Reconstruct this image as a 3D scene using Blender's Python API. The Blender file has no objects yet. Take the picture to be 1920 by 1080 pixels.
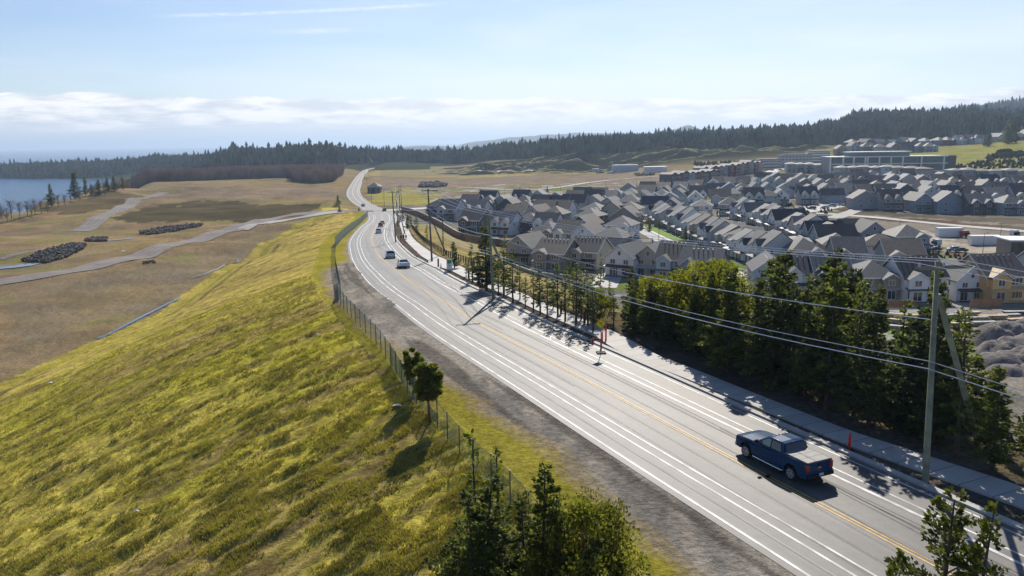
import bpy, math, random
import numpy as np
from mathutils import Vector, Matrix
R = math.radians
random.seed(7); rng = np.random.default_rng(11)
scene = bpy.context.scene
col = scene.collection

# ------------------------------------------------------------------ camera
F = 1493.0; H = 19.0
PITCH = math.atan(275 / F); ROLL = 0.014
cam_d = bpy.data.cameras.new('camera'); cam = bpy.data.objects.new('camera', cam_d); col.objects.link(cam)
cam_d.sensor_width = 36.0; cam_d.lens = 36.0 * F / 1920.0
cam_d.clip_start = 0.5; cam_d.clip_end = 90000
_f = Vector((0, math.cos(PITCH), -math.sin(PITCH))); _u0 = Vector((0, math.sin(PITCH), math.cos(PITCH))); _r0 = Vector((1, 0, 0))
_r = _r0 * math.cos(ROLL) - _u0 * math.sin(ROLL); _u = _u0 * math.cos(ROLL) + _r0 * math.sin(ROLL)
cam.matrix_world = Matrix(((_r.x, _u.x, -_f.x, 0), (_r.y, _u.y, -_f.y, 0), (_r.z, _u.z, -_f.z, H), (0, 0, 0, 1)))
scene.camera = cam
scene.render.resolution_x = 1024; scene.render.resolution_y = 576

# ------------------------------------------------------------------ sky, sun, exposure
SUN_EL = 37.0; SUN_AZ = 10.0          # azimuth measured from +Y towards +X
world = bpy.data.worlds.new('World'); scene.world = world; world.use_nodes = True
nt = world.node_tree; nt.nodes.clear()
def N(nt, typ, **kw):
    n = nt.nodes.new(typ)
    ins = kw.pop('ins', {})
    for k, v in kw.items(): setattr(n, k, v)
    for k, v in ins.items():
        if isinstance(v, bpy.types.NodeSocket): nt.links.new(v, n.inputs[k])
        else: n.inputs[k].default_value = v
    return n
def M(nt, op, a, b=None, c=None, clamp=False):
    ins = {0: a}
    if b is not None: ins[1] = b
    if c is not None: ins[2] = c
    return N(nt, 'ShaderNodeMath', operation=op, use_clamp=clamp, ins=ins).outputs[0]
def MR(nt, v, a, b, c=0.0, d=1.0, smooth=True):
    n = N(nt, 'ShaderNodeMapRange', ins={0: v, 1: a, 2: b, 3: c, 4: d})
    if smooth: n.interpolation_type = 'SMOOTHSTEP'
    return n.outputs[0]
def MIX(nt, f, a, b, blend='MIX'):
    n = N(nt, 'ShaderNodeMix', data_type='RGBA', blend_type=blend)
    for k, v in ((0, f), (6, a), (7, b)):
        if isinstance(v, bpy.types.NodeSocket): nt.links.new(v, n.inputs[k])
        else: n.inputs[k].default_value = v if k == 0 else (tuple(v) + (1.0,))[:4]
    return n.outputs[2]
sky = N(nt, 'ShaderNodeTexSky', sky_type='NISHITA', sun_disc=False, sun_elevation=R(SUN_EL), sun_rotation=R(SUN_AZ),
        altitude=60, air_density=1.0, dust_density=0.35, ozone_density=1.6)
SKY_STR = 0.066
tc = N(nt, 'ShaderNodeTexCoord').outputs['Generated']
sep = N(nt, 'ShaderNodeSeparateXYZ', ins={0: tc})
X, Y, Z = sep.outputs
az = M(nt, 'ARCTAN2', X, Y)
el = M(nt, 'ARCSINE', Z)
def skyvec(sx, sy, off=0.0):
    return N(nt, 'ShaderNodeCombineXYZ', ins={0: M(nt, 'MULTIPLY', az, sx), 1: M(nt, 'MULTIPLY', el, sy), 2: off}).outputs[0]
def noise(vec, scale, detail=6.0, rough=0.55, dist=0.0):
    return N(nt, 'ShaderNodeTexNoise', ins={'Vector': vec, 'Scale': scale, 'Detail': detail, 'Roughness': rough, 'Distortion': dist}).outputs['Fac']
# high thin veil
skyc = MIX(nt, 1.0, sky.outputs[0], (SKY_STR * .82, SKY_STR * .96, SKY_STR * 1.19), 'MULTIPLY')
veil_n = noise(skyvec(2.2, 14.0, 3.0), 1.6, 6, 0.55, 0.4)
veil = M(nt, 'MULTIPLY', MR(nt, el, 0.27, 0.05), MR(nt, veil_n, 0.25, 0.75, 0.30, 0.62))
veil = M(nt, 'MULTIPLY', veil, MR(nt, az, -0.6, 0.05, 0.55, 1.25))
VC = (0.73, 0.765, 0.80)
skyc = MIX(nt, veil, skyc, VC)
# wispy streaks and two contrails
def contrail(a0, e0, slope, width, amax0, amax1, strength):
    line = M(nt, 'ABSOLUTE', M(nt, 'SUBTRACT', el, M(nt, 'ADD', M(nt, 'MULTIPLY', M(nt, 'SUBTRACT', az, a0), slope), e0)))
    m = MR(nt, line, width, width * 0.15)
    m = M(nt, 'MULTIPLY', m, M(nt, 'MULTIPLY', MR(nt, az, amax0, amax0 + 0.07), MR(nt, az, amax1, amax1 - 0.07)))
    return M(nt, 'MULTIPLY', M(nt, 'MULTIPLY', m, strength), MR(nt, noise(skyvec(20, 60, 9.0), 3.0), 0.3, 0.6, 0.25, 1.0))
for c in (contrail(-0.24, 0.151, 0.065, 0.0030, -0.42, -0.06, 0.42), contrail(0.05, 0.168, 0.060, 0.0026, -0.03, 0.29, 0.45),
          contrail(-0.22, 0.130, 0.03, 0.0045, -0.30, -0.16, 0.35)):
    skyc = MIX(nt, c, skyc, (0.78, 0.80, 0.84))
# cumulus bank low over the sea
wob = noise(skyvec(9.0, 0.0, 1.0), 1.3, 7, 0.6)
topn = M(nt, 'ADD', MR(nt, az, -0.6, 0.6, 0.0585, 0.044, smooth=False), M(nt, 'MULTIPLY', M(nt, 'SUBTRACT', wob, 0.5), 0.022))
body = noise(skyvec(7.0, 34.0, 5.0), 2.2, 9, 0.58, 0.25)
edge = M(nt, 'ADD', M(nt, 'SUBTRACT', topn, el), M(nt, 'MULTIPLY', M(nt, 'SUBTRACT', body, 0.5), 0.012))
bank = M(nt, 'MULTIPLY', MR(nt, edge, -0.0005, 0.0025), MR(nt, el, 0.0, 0.012))
lit = MR(nt, body, 0.36, 0.62)
low = MR(nt, M(nt, 'ADD', el, M(nt, 'MULTIPLY', M(nt, 'SUBTRACT', body, 0.5), 0.02)), 0.014, 0.027)
GREY = (0.56, 0.60, 0.65)
cc = MIX(nt, lit, (0.53, 0.575, 0.64), (0.84, 0.83, 0.82))
cc = MIX(nt, low, GREY, cc)
glow = MR(nt, M(nt, 'ABSOLUTE', M(nt, 'SUBTRACT', az, 0.08)), 0.55, 0.0, 0.0, 0.5)
cc = MIX(nt, glow, cc, (0.80, 0.80, 0.79))
skyc = MIX(nt, bank, skyc, cc)
skyc = MIX(nt, MR(nt, el, 0.012, -0.004), skyc, MIX(nt, glow, GREY, (0.76, 0.76, 0.765)))
bg = N(nt, 'ShaderNodeBackground', ins={'Color': skyc, 'Strength': 1.0})
nt.links.new(bg.outputs[0], N(nt, 'ShaderNodeOutputWorld').inputs[0])

sun_d = bpy.data.lights.new('sun', 'SUN'); sun_d.energy = 4.6; sun_d.angle = R(0.55); sun_d.color = (1.0, 0.93, 0.82)
sun = bpy.data.objects.new('sun', sun_d); col.objects.link(sun)
_sd = Vector((math.sin(R(SUN_AZ)) * math.cos(R(SUN_EL)), math.cos(R(SUN_AZ)) * math.cos(R(SUN_EL)), math.sin(R(SUN_EL))))
sun.rotation_euler = _sd.to_track_quat('Z', 'Y').to_euler(); sun.location = (0, 0, 100)
vs = scene.view_settings; vs.view_transform = 'Standard'; vs.look = 'None'; vs.gamma = 1.0; vs.exposure = 0.43
scene.cycles.volume_bounces = 0; scene.cycles.max_bounces = 6; scene.cycles.transparent_max_bounces = 12
scene.cycles.diffuse_bounces = 3; scene.cycles.glossy_bounces = 2; scene.cycles.transmission_bounces = 3
scene.cycles.sample_clamp_indirect = 4.0

# ------------------------------------------------------------------ helpers
def tag(o, label=None, cat=None, group=None, kind=None):
    if label: o['label'] = label
    if cat: o['category'] = cat
    if group: o['group'] = group
    if kind: o['kind'] = kind
    return o
def empty(name, loc=(0, 0, 0), rz=0.0):
    o = bpy.data.objects.new(name, None); col.objects.link(o); o.location = loc; o.rotation_euler = (0, 0, rz)
    o.empty_display_size = 0.3
    return o
def link(name, me, parent=None, loc=None, rz=None, sc=None):
    o = bpy.data.objects.new(name, me); col.objects.link(o)
    if parent is not None: o.parent = parent
    if loc is not None: o.location = loc
    if rz is not None: o.rotation_euler = (0, 0, rz)
    if sc is not None: o.scale = sc
    return o
def mesh_np(name, V, Fa, mat, smooth=False):
    """V (n,3), Fa (m,3|4) arrays -> mesh"""
    V = np.asarray(V, np.float32); Fa = np.asarray(Fa, np.int32)
    me = bpy.data.meshes.new(name); k = Fa.shape[1]
    me.vertices.add(len(V)); me.vertices.foreach_set('co', V.ravel())
    me.loops.add(Fa.size); me.loops.foreach_set('vertex_index', Fa.ravel())
    me.polygons.add(len(Fa)); me.polygons.foreach_set('loop_start', np.arange(0, Fa.size, k, dtype=np.int32))
    me.polygons.foreach_set('use_smooth', np.full(len(Fa), bool(smooth)))
    if mat: me.materials.append(mat)
    me.update(); me.validate()
    return me
class MB:
    """collects faces of any size, then becomes one mesh"""
    def __init__(s): s.v = []; s.f = []; s.m = []
    def add(s, vs, fs, mi=0):
        b = len(s.v); s.v += [tuple(p) for p in vs]; s.f += [tuple(i + b for i in f) for f in fs]; s.m += [mi] * len(fs)
        return s
    def box(s, x0, x1, y0, y1, z0, z1, mi=0):
        return s.add([(x0, y0, z0), (x1, y0, z0), (x1, y1, z0), (x0, y1, z0), (x0, y0, z1), (x1, y0, z1), (x1, y1, z1), (x0, y1, z1)],
                     [(0, 3, 2, 1), (4, 5, 6, 7), (0, 1, 5, 4), (1, 2, 6, 5), (2, 3, 7, 6), (3, 0, 4, 7)], mi)
    def slab(s, quad, th, mi=0):
        """quad = four 3d points (top face); thickened straight down"""
        n = len(quad); lo = [(p[0], p[1], p[2] - th) for p in quad]
        return s.add(list(quad) + lo, [tuple(range(n)), tuple(range(2 * n - 1, n - 1, -1))] + [(i, i + n, (i + 1) % n + n, (i + 1) % n) for i in range(n)], mi)
    def prism(s, prof, a0, a1, axis='x', mi=0):
        """closed 2d profile extruded along an axis; profile in the two other axes"""
        def P(a, p): return (a, p[0], p[1]) if axis == 'x' else ((p[0], a, p[1]) if axis == 'y' else (p[0], p[1], a))
        n = len(prof)
        return s.add([P(a0, p) for p in prof] + [P(a1, p) for p in prof],
                     [tuple(range(n - 1, -1, -1)), tuple(range(n, 2 * n))] + [(i, (i + 1) % n, (i + 1) % n + n, i + n) for i in range(n)], mi)
    def tube(s, pts, rad, n=6, mi=0, cap=True):
        pts = [Vector(p) for p in pts]; k = len(pts)
        if not hasattr(rad, '__len__'): rad = [rad] * k
        vs = []
        for i, p in enumerate(pts):
            t = (pts[min(i + 1, k - 1)] - pts[max(i - 1, 0)]).normalized()
            a = t.cross(Vector((0, 0, 1)) if abs(t.z) < 0.9 else Vector((1, 0, 0))).normalized(); b = t.cross(a)
            for j in range(n):
                q = 2 * math.pi * j / n
                vs.append(p + (a * math.cos(q) + b * math.sin(q)) * rad[i])
        fs = [(i * n + j, i * n + (j + 1) % n, (i + 1) * n + (j + 1) % n, (i + 1) * n + j) for i in range(k - 1) for j in range(n)]
        if cap: fs += [tuple(range(n - 1, -1, -1)), tuple((k - 1) * n + j for j in range(n))]
        return s.add(vs, fs, mi)
    def cone(s, c, r0, r1, z0, z1, n=12, mi=0):
        return s.tube([(c[0], c[1], z0), (c[0], c[1], z1)], [max(r0, 1e-3), max(r1, 1e-3)], n, mi)
    def mesh(s, name, *mats, smooth=False, bevel=0):
        me = bpy.data.meshes.new(name); me.from_pydata([tuple(p) for p in s.v], [], s.f)
        for m in mats: me.materials.append(m)
        if len(mats) > 1: me.polygons.foreach_set('material_index', s.m)
        if smooth: me.polygons.foreach_set('use_smooth', [True] * len(me.polygons))
        if bevel or smooth:
            import bmesh
            bm = bmesh.new(); bm.from_mesh(me)
            bmesh.ops.remove_doubles(bm, verts=bm.verts, dist=1e-4)
            bmesh.ops.recalc_face_normals(bm, faces=bm.faces)
            if bevel:
                es = [e for e in bm.edges if len(e.link_faces) == 2 and e.calc_face_angle(0) > 0.5]
                bmesh.ops.bevel(bm, geom=es, offset=bevel, segments=2, affect='EDGES', profile=0.6)
            bm.to_mesh(me); bm.free()
        me.update()
        return me

def mat(name, base, rough=0.85, metal=0.0, spec=0.4, var=0.0, vscale=3.0, bump=0.0, bscale=8.0, bdist=0.05, rand=0.0, coat=0.0, second=None, coords='Object'):
    m = bpy.data.materials.new(name); m.use_nodes = True; t = m.node_tree
    p = t.nodes['Principled BSDF']; p.inputs['Roughness'].default_value = rough; p.inputs['Metallic'].default_value = metal
    p.inputs['Specular IOR Level'].default_value = spec; p.inputs['Coat Weight'].default_value = coat
    c4 = tuple(base) + (1.0,)
    p.inputs['Base Color'].default_value = c4
    o = None
    tcn = N(t, 'ShaderNodeTexCoord').outputs[coords] if (var or bump) else None
    if var:
        nz = N(t, 'ShaderNodeTexNoise', ins={'Vector': tcn, 'Scale': vscale, 'Detail': 6.0, 'Roughness': 0.6}).outputs['Fac']
        lo = tuple(c * (1 - var) for c in base); hi = second if second else tuple(min(1, c * (1 + var)) for c in base)
        o = MIX(t, MR(t, nz, 0.32, 0.68), lo, hi)
    if rand:
        rn = N(t, 'ShaderNodeObjectInfo').outputs['Random']
        src = o if o is not None else c4[:3]
        o = MIX(t, 1.0, src, N(t, 'ShaderNodeCombineColor', ins={0: MR(t, rn, 0, 1, 1 - rand, 1 + rand, False), 1: MR(t, rn, 0, 1, 1 - rand * .8, 1 + rand * .8, False), 2: MR(t, rn, 0, 1, 1 + rand * .2, 1 - rand * .2, False)}).outputs[0], 'MULTIPLY')
    if o is not None: t.links.new(o, p.inputs['Base Color'])
    if bump:
        bz = N(t, 'ShaderNodeTexNoise', ins={'Vector': tcn, 'Scale': bscale, 'Detail': 5.0, 'Roughness': 0.65}).outputs['Fac']
        b = N(t, 'ShaderNodeBump', ins={'Strength': bump, 'Distance': bdist, 'Height': bz})
        t.links.new(b.outputs[0], p.inputs['Normal'])
    return m
def leafmat(name, base, trans=0.45, var=0.35, vscale=1.5, rand=0.15):
    m = mat(name, base, rough=0.6, spec=0.3, var=var, vscale=vscale, rand=rand)
    t = m.node_tree; p = t.nodes['Principled BSDF']; out = t.nodes['Material Output']
    tr = N(t, 'ShaderNodeBsdfTranslucent')
    src = p.inputs['Base Color'].links[0].from_socket
    c = MIX(t, 1.0, src, (1.5, 1.5, 0.7), 'MULTIPLY')
    t.links.new(c, tr.inputs['Color'])
    mx = N(t, 'ShaderNodeMixShader', ins={0: trans, 1: p.outputs[0], 2: tr.outputs[0]})
    t.links.new(mx.outputs[0], out.inputs[0])
    return m
def _hash(ix, iy, seed):
    h = (ix.astype(np.int64) * 374761393 + iy.astype(np.int64) * 668265263 + seed * 974711) & 0xffffffff
    h = ((h ^ (h >> 13)) * 1274126177) & 0xffffffff
    return ((h ^ (h >> 16)) & 0xffff) / 65535.0
def vn(x, y, seed=0):
    x = np.asarray(x, float); y = np.asarray(y, float)
    ix = np.floor(x); iy = np.floor(y); fx = x - ix; fy = y - iy
    fx = fx * fx * (3 - 2 * fx); fy = fy * fy * (3 - 2 * fy)
    a = _hash(ix, iy, seed); b = _hash(ix + 1, iy, seed); c = _hash(ix, iy + 1, seed); d = _hash(ix + 1, iy + 1, seed)
    return (a * (1 - fx) + b * fx) * (1 - fy) + (c * (1 - fx) + d * fx) * fy
def fbm(x, y, seed=0, o=4):
    s = 0; a = 0.5; t = 0
    for k in range(o):
        s = s + a * vn(x * 2 ** k, y * 2 ** k, seed + k); t += a; a *= 0.5
    return s / t
def sstep(t): t = np.clip(t, 0, 1); return t * t * (3 - 2 * t)

# ------------------------------------------------------------------ lie of the land
PD = [0, 95, 127, 165, 230, 294, 344, 433, 600, 1400, 9000]; PZ = [0, 0, -1.2, -4.3, -7.6, -11.6, -14.6, -16.8, -17.5, -24, -24]
def zroad(D): return np.interp(D, PD, PZ)
RP = [(59, -58), (39, -12.5), (18.8, 33.1), (15.2, 40.9), (11.5, 48.9), (5.9, 61.6), (-0.6, 75.8), (-3.9, 83.4), (-8, 94), (-12.9, 107.7), (-18.6, 127), (-24.9, 153.6), (-31.4, 183),
      (-37.0, 210.4), (-42, 240), (-48.3, 281), (-54.6, 325), (-60, 371), (-69.5, 417.6), (-80.6, 454), (-94, 497), (-110.4, 562), (-126.8, 643), (-148, 766),
      (-180.9, 963), (-218, 1200), (-236, 1330), (-238, 1420), (-215, 1500), (-160, 1560)]
def catmull(P, step):
    P = [np.array(p, float) for p in P]; out = []
    Q = [2 * P[0] - P[1]] + P + [2 * P[-1] - P[-2]]
    for i in range(1, len(Q) - 2):
        n = max(2, int(np.linalg.norm(Q[i + 1] - Q[i]) / step))
        for k in range(n):
            t = k / n
            out.append(0.5 * ((2 * Q[i]) + (-Q[i - 1] + Q[i + 1]) * t + (2 * Q[i - 1] - 5 * Q[i] + 4 * Q[i + 1] - Q[i + 2]) * t * t + (-Q[i - 1] + 3 * Q[i] - 3 * Q[i + 1] + Q[i + 2]) * t ** 3))
    out.append(P[-1]); return np.array(out)
rp = catmull(RP, 2.5)
for _ in range(6):
    q = rp.copy(); q[1:-1] = (rp[:-2] + 2 * rp[1:-1] + rp[2:]) / 4; rp = q
seg = np.linalg.norm(np.diff(rp, axis=0), axis=1); rs = np.concatenate([[0], np.cumsum(seg)])
rt = np.gradient(rp, axis=0); rt /= np.linalg.norm(rt, axis=1)[:, None]
rn_ = np.stack([rt[:, 1], -rt[:, 0]], 1)                    # to the right of travel
def road_pt(s, d=0.0):
    x = np.interp(s, rs, rp[:, 0]); y = np.interp(s, rs, rp[:, 1]); nx = np.interp(s, rs, rn_[:, 0]); ny = np.interp(s, rs, rn_[:, 1])
    return x + nx * d, y + ny * d
def road_z(s): x, y = road_pt(s); return zroad(np.hypot(x, y))
def road_sd(x, y):
    """arc length and signed offset of points from the centre line"""
    x = np.ravel(x); y = np.ravel(y); S = np.empty(len(x)); D = np.empty(len(x))
    idx = np.arange(0, len(rp), 2); A = rp[idx]; ns = rn_[idx]; ss = rs[idx]; tt = rt[idx]
    for a in range(0, len(x), 20000):
        px = x[a:a + 20000, None]; py = y[a:a + 20000, None]
        d2 = (px - A[None, :, 0]) ** 2 + (py - A[None, :, 1]) ** 2
        k = np.argmin(d2, 1); dx = px[:, 0] - A[k, 0]; dy = py[:, 0] - A[k, 1]
        S[a:a + 20000] = ss[k] + dx * tt[k, 0] + dy * tt[k, 1]
        lat = dx * ns[k, 0] + dy * ns[k, 1]
        D[a:a + 20000] = np.sign(lat) * np.sqrt(d2[np.arange(len(k)), k] - np.clip(dx * tt[k, 0] + dy * tt[k, 1], -3, 3) ** 2 + 1e-9)
    return S, D
COLS = [-900, -400, 0, 100, 200, 300, 480, 600, 700, 850, 960, 1100, 1300, 1500, 1562, 1592, 1650, 1800, 1920, 2300, 2900]
PROF = [
 [(0, -18), (420, -20), (560, -47), (1700, -47), (1900, -40), (2100, -40), (2400, -55)],
 [(0, -18), (420, -20), (560, -47), (1700, -47), (1800, -43), (1950, -36), (2150, -42), (2400, -55)],
 [(0, -18), (440, -19), (520, -31), (640, -48), (1690, -47), (1790, -43), (1950, -34), (2150, -42), (2400, -55)],
 [(0, -18), (520, -18), (560, -17.5), (610, -27), (740, -48), (1650, -47), (1760, -42), (1900, -32), (2150, -42), (2400, -55)],
 [(0, -18), (560, -18), (620, -14), (680, -15), (720, -26), (860, -48), (1600, -47), (1720, -41), (1900, -28), (2150, -42), (2400, -55)],
 [(0, -18), (800, -18), (880, -19), (960, -26), (1090, -45), (1450, -45), (1600, -34), (1850, -20), (2100, -42), (2400, -55)],
 [(0, -18), (600, -18), (900, -19), (1010, -22), (1200, -24), (1400, -12), (1650, -4), (2100, -42), (2400, -55)],
 [(0, -18), (440, -16.5), (900, -20), (1150, -22), (1300, -10), (1450, 0), (2000, -42), (2400, -55)],
 [(0, -18), (440, -16.8), (900, -20), (1250, -22), (1450, -14), (1600, -9), (2000, -42), (2400, -55)],
 [(0, -18), (440, -17), (900, -21), (1150, -23), (1300, -21), (1550, -14), (2000, -42), (2400, -55)],
 [(0, -18), (440, -18), (900, -20), (1100, -21), (1200, -15), (1350, -10), (1600, -3), (2200, -42), (2600, -55)],
 [(0, -18), (440, -18), (900, -20), (1040, -20), (1150, -2), (1230, 5), (1450, 6), (1650, 9), (2200, -20), (2600, -40)],
 [(0, -18), (450, -18), (700, -16), (900, -12.5), (960, -9), (1030, 1), (1130, 5), (1300, 8), (1600, 16), (2200, 10), (2600, -20)],
 [(0, -18), (450, -18), (650, -14), (850, -9), (930, -8), (985, 2), (1100, 6), (1250, 12), (1550, 24), (2200, 26), (2600, 20)],
 [(0, -18), (420, -18.6), (620, -13.5), (780, -9), (880, -6), (960, 3), (1090, 7), (1200, 13), (1450, 30), (1550, 31), (2200, 26), (2600, 20)],
 [(0, -18), (410, -19), (600, -13), (720, -9.5), (800, -7), (880, 0), (950, 4), (1070, 8), (1150, 14), (1400, 43), (1500, 45), (2200, 30), (2600, 20)],
 [(0, -18), (400, -19), (600, -13), (700, -9.5), (770, -7), (850, 0), (950, 4), (1060, 8), (1130, 13), (1380, 44), (1500, 46), (2200, 30), (2600, 20)],
 [(0, -18), (400, -19.5), (550, -14), (650, -11), (700, -9), (770, 0), (860, 6), (960, 9), (1060, 13), (1380, 43), (1500, 40), (2100, 60), (2600, 90), (3200, 60)],
 [(0, -18), (400, -19), (550, -14), (630, -10), (720, 0), (820, 9), (900, 12), (1100, 20), (1400, 38), (2100, 70), (2600, 112), (3200, 90)],
 [(0, -18), (400, -18), (550, -13), (720, 0), (900, 14), (1400, 40), (2600, 120), (3200, 90)],
 [(0, -18), (400, -18), (550, -13), (720, 0), (900, 14), (1400, 40), (2600, 110), (3200, 90)]]
CAZ = np.arctan((np.array(COLS) - 960) / F)
PROF = [[(d / max(math.cos(a), .8), z) for d, z in P] for P, a in zip(PROF, CAZ)]
def zbase(a, r):
    a = np.ravel(a); r = np.ravel(r)
    T = np.stack([np.interp(r, [p[0] for p in P], [p[1] for p in P]) for P in PROF], 0)
    k = np.clip(np.searchsorted(CAZ, a) - 1, 0, len(CAZ) - 2); t = np.clip((a - CAZ[k]) / (CAZ[k + 1] - CAZ[k]), 0, 1)
    t = t * t * (3 - 2 * t); i = np.arange(len(a))
    return T[k, i] * (1 - t) + T[k + 1, i] * t
WLS = [0, 200, 230, 260, 360, 440, 500, 560]; WLW = [55, 53, 44, 35, 30, 25, 15, 12]
def terrain(x, y):
    x = np.ravel(x).astype(float); y = np.ravel(y).astype(float)
    r = np.hypot(x, y); a = np.arctan2(x, y)
    zb = zbase(a, r)
    zb = zb + (fbm(x / 90, y / 90, 3) - 0.5) * np.clip((r - 250) / 600, 0, 1) * 3.0 * (zb > -44)
    bank = sstep((y - 950) / 100) * sstep((1320 - y) / 100) * sstep((a + 0.12) / 0.1) * sstep((0.42 - a) / 0.08)
    zb = zb + bank * (np.abs(fbm(x / 45, y / 45, 21) - 0.5) * 26 - 2.5)
    lf = sstep((-0.14 - a) / .08) * sstep((r - 230) / 60) * sstep((820 - r) / 80)      # low mounds of the left field
    zb = zb + lf * (zb > -22) * ((fbm(x / 70, y / 45, 88, 3) - .45) * 9)
    S, D = road_sd(x, y); zr = zroad(r)
    wl = np.interp(S, WLS, WLW); wr = np.interp(S, [0, 260, 380, 490, 560], [38, 34, 30, 18, 10])
    le = np.interp(S, [0, 470, 540, 600], [13, 13, 8, 6]); re = np.interp(S, [0, 480, 540, 600], [13.5, 13.5, 9, 7])
    tl = (-D - le) / wl; tr = (D - re) / wr
    tlm = np.where(tl > 0, np.clip(tl, 0, 1), 0); tlm = tlm * 0.75 + 0.25 * sstep(tlm)
    t = np.where(D < 0, tlm, sstep(tr))
    z = zr * (1 - t) + zb * t
    # tussocks and shallow wheel ruts on the meadow slope
    mead = ((D < -13.5) & (D > -80) & (S < 480)).astype(float)
    ux = x * 0.85 + y * 0.53; uy = -x * 0.53 + y * 0.85
    z = z + mead * (((fbm(ux / 2.2, uy / 1.0, 31, 3) - 0.5) * 0.42 + (vn(ux / 1.1, uy / .6, 35) - .5) * .26) + (fbm(x / 12, y / 12, 33, 3) - 0.5) * 0.7) * np.clip((-D - 13.5) / 3, 0, 1)
    # drainage ditch at its foot
    z = z - 0.9 * np.exp(-((-D - le - wl * 0.93) / 1.6) ** 2) * (S < 470) * (tl > 0.5)
    sh = ((D > -13) & (D < -7.2) & (S < 460)).astype(float)
    z = z + sh * (fbm(x / 1.3, y / 1.3, 41, 3) - 0.5) * 0.14
    # sit a little below the road slab and the pavement
    z = z - 0.02 * ((D <= -5.6) & (D > -7.2)); z = z - 0.10 * ((D > -5.6) & (D < 6.6)) 
    return z
_fine = np.linspace(R(-44), R(44), 760)
_co = np.concatenate([np.arange(R(-180), R(-44) - 0.01, R(4)), _fine, np.arange(R(44) + R(4), R(180), R(4))])
AZ = _co; RR = 12 * 1.0077 ** np.arange(0, 775)
GA, GR = np.meshgrid(AZ, RR)
GX = GR * np.sin(GA); GY = GR * np.cos(GA)
GZ = terrain(GX, GY).reshape(GX.shape)
LR = np.log(RR)
def ground(x, y):
    x = np.asarray(x, float); y = np.asarray(y, float)
    a = np.arctan2(x, y); l = np.log(np.clip(np.hypot(x, y), RR[0] * 1.001, RR[-1] * .999))
    i = np.clip(np.searchsorted(AZ, a) - 1, 0, len(AZ) - 2); j = np.clip(((l - LR[0]) / (LR[1] - LR[0])).astype(int), 0, len(RR) - 2)
    ta = (a - AZ[i]) / (AZ[i + 1] - AZ[i]); tl = (l - LR[j]) / (LR[j + 1] - LR[j])
    return (GZ[j, i] * (1 - ta) + GZ[j, i + 1] * ta) * (1 - tl) + (GZ[j + 1, i] * (1 - ta) + GZ[j + 1, i + 1] * ta) * tl
def ray(px, py): return _f * F + _r * (px - 960) + _u * (540 - py)
def G(px, py, zmin=None):
    """where the line of sight through a point of the photo meets the ground"""
    d = ray(px, py); h = math.hypot(d.x, d.y)
    x = RR * d.x / h; y = RR * d.y / h; zl = H + RR * d.z / h; zg = ground(x, y)
    k = np.nonzero(zl < zg)[0]
    if len(k) == 0: return Vector((x[-1], y[-1], float(zg[-1])))
    k = max(int(k[0]), 1); a = zl[k - 1] - zg[k - 1]; b = zg[k] - zl[k]; t = a / (a + b + 1e-9); r = RR[k - 1] * (1 - t) + RR[k] * t
    X_, Y_ = r * d.x / h, r * d.y / h
    return Vector((X_, Y_, float(ground(X_, Y_))))
def zat(px, py, dist):
    """height of the line of sight at a horizontal distance"""
    d = ray(px, py); return H + d.z * dist / math.hypot(d.x, d.y)

# ------------------------------------------------------------------ ground colour (what grows or lies where, and painted shade between tussocks)
def PIP(poly, x, y):
    inside = np.zeros(len(x), bool); n = len(poly)
    for i in range(n):
        x0, y0 = poly[i][:2]; x1, y1 = poly[(i + 1) % n][:2]
        c = ((y0 > y) != (y1 > y)) & (x < (x1 - x0) * (y - y0) / ((y1 - y0) + 1e-12) + x0)
        inside ^= c
    return inside
gx = GX.ravel(); gy = GY.ravel(); gz = GZ.ravel(); gr = GR.ravel(); ga = GA.ravel()
GS, GD = road_sd(gx, gy)
n1 = fbm(gx / 14, gy / 14, 51, 5); n2 = fbm(gx / 50, gy / 50, 52, 4); n3 = fbm(gx / 3.0, gy / 3.0, 53, 4); n4 = fbm(gx / 0.9, gy / 0.9, 54, 3)
C = np.zeros((len(gx), 3))
def setc(mask, a, b=None, w=None):
    a = np.array(a); m = mask.astype(float)[:, None] if mask.dtype == bool else mask[:, None]
    v = a[None] if b is None else a[None] * (1 - w[:, None]) + np.array(b)[None] * w[:, None]
    C[:] = C * (1 - m) + v * m
ALL = np.ones(len(gx), bool)
TAN = (0.27, 0.19, 0.10); GREYB = (0.195, 0.155, 0.105); DKB = (0.105, 0.078, 0.045); STRAW = (0.33, 0.25, 0.09)
setc(ALL, TAN, GREYB, sstep((n2 * .6 + n1 * .4 - 0.38) / 0.25))
setc(sstep((n1 - 0.52) / 0.08) * 0.6, (0.22, 0.20, 0.07)); setc(sstep((0.44 - n1) / 0.06) * 0.5, (0.15, 0.125, 0.085))
jx = gx + (n1 - .5) * gr * 0.05; jy = gy + (fbm(gx / 14, gy / 14, 57, 4) - .5) * gr * 0.10
def zone(pts, a, b=None, w=None, soft=1.0):
    poly = [G(*p) for p in pts]; m = PIP(poly, jx, jy).astype(float) * soft
    setc(m, a, b, n1 if w is None and b is not None else w)
right = (GD > 12) & (gr > 100) & (gr < 760)
setc(right, (0.21, 0.19, 0.16), (0.15, 0.14, 0.11), n1)
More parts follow.
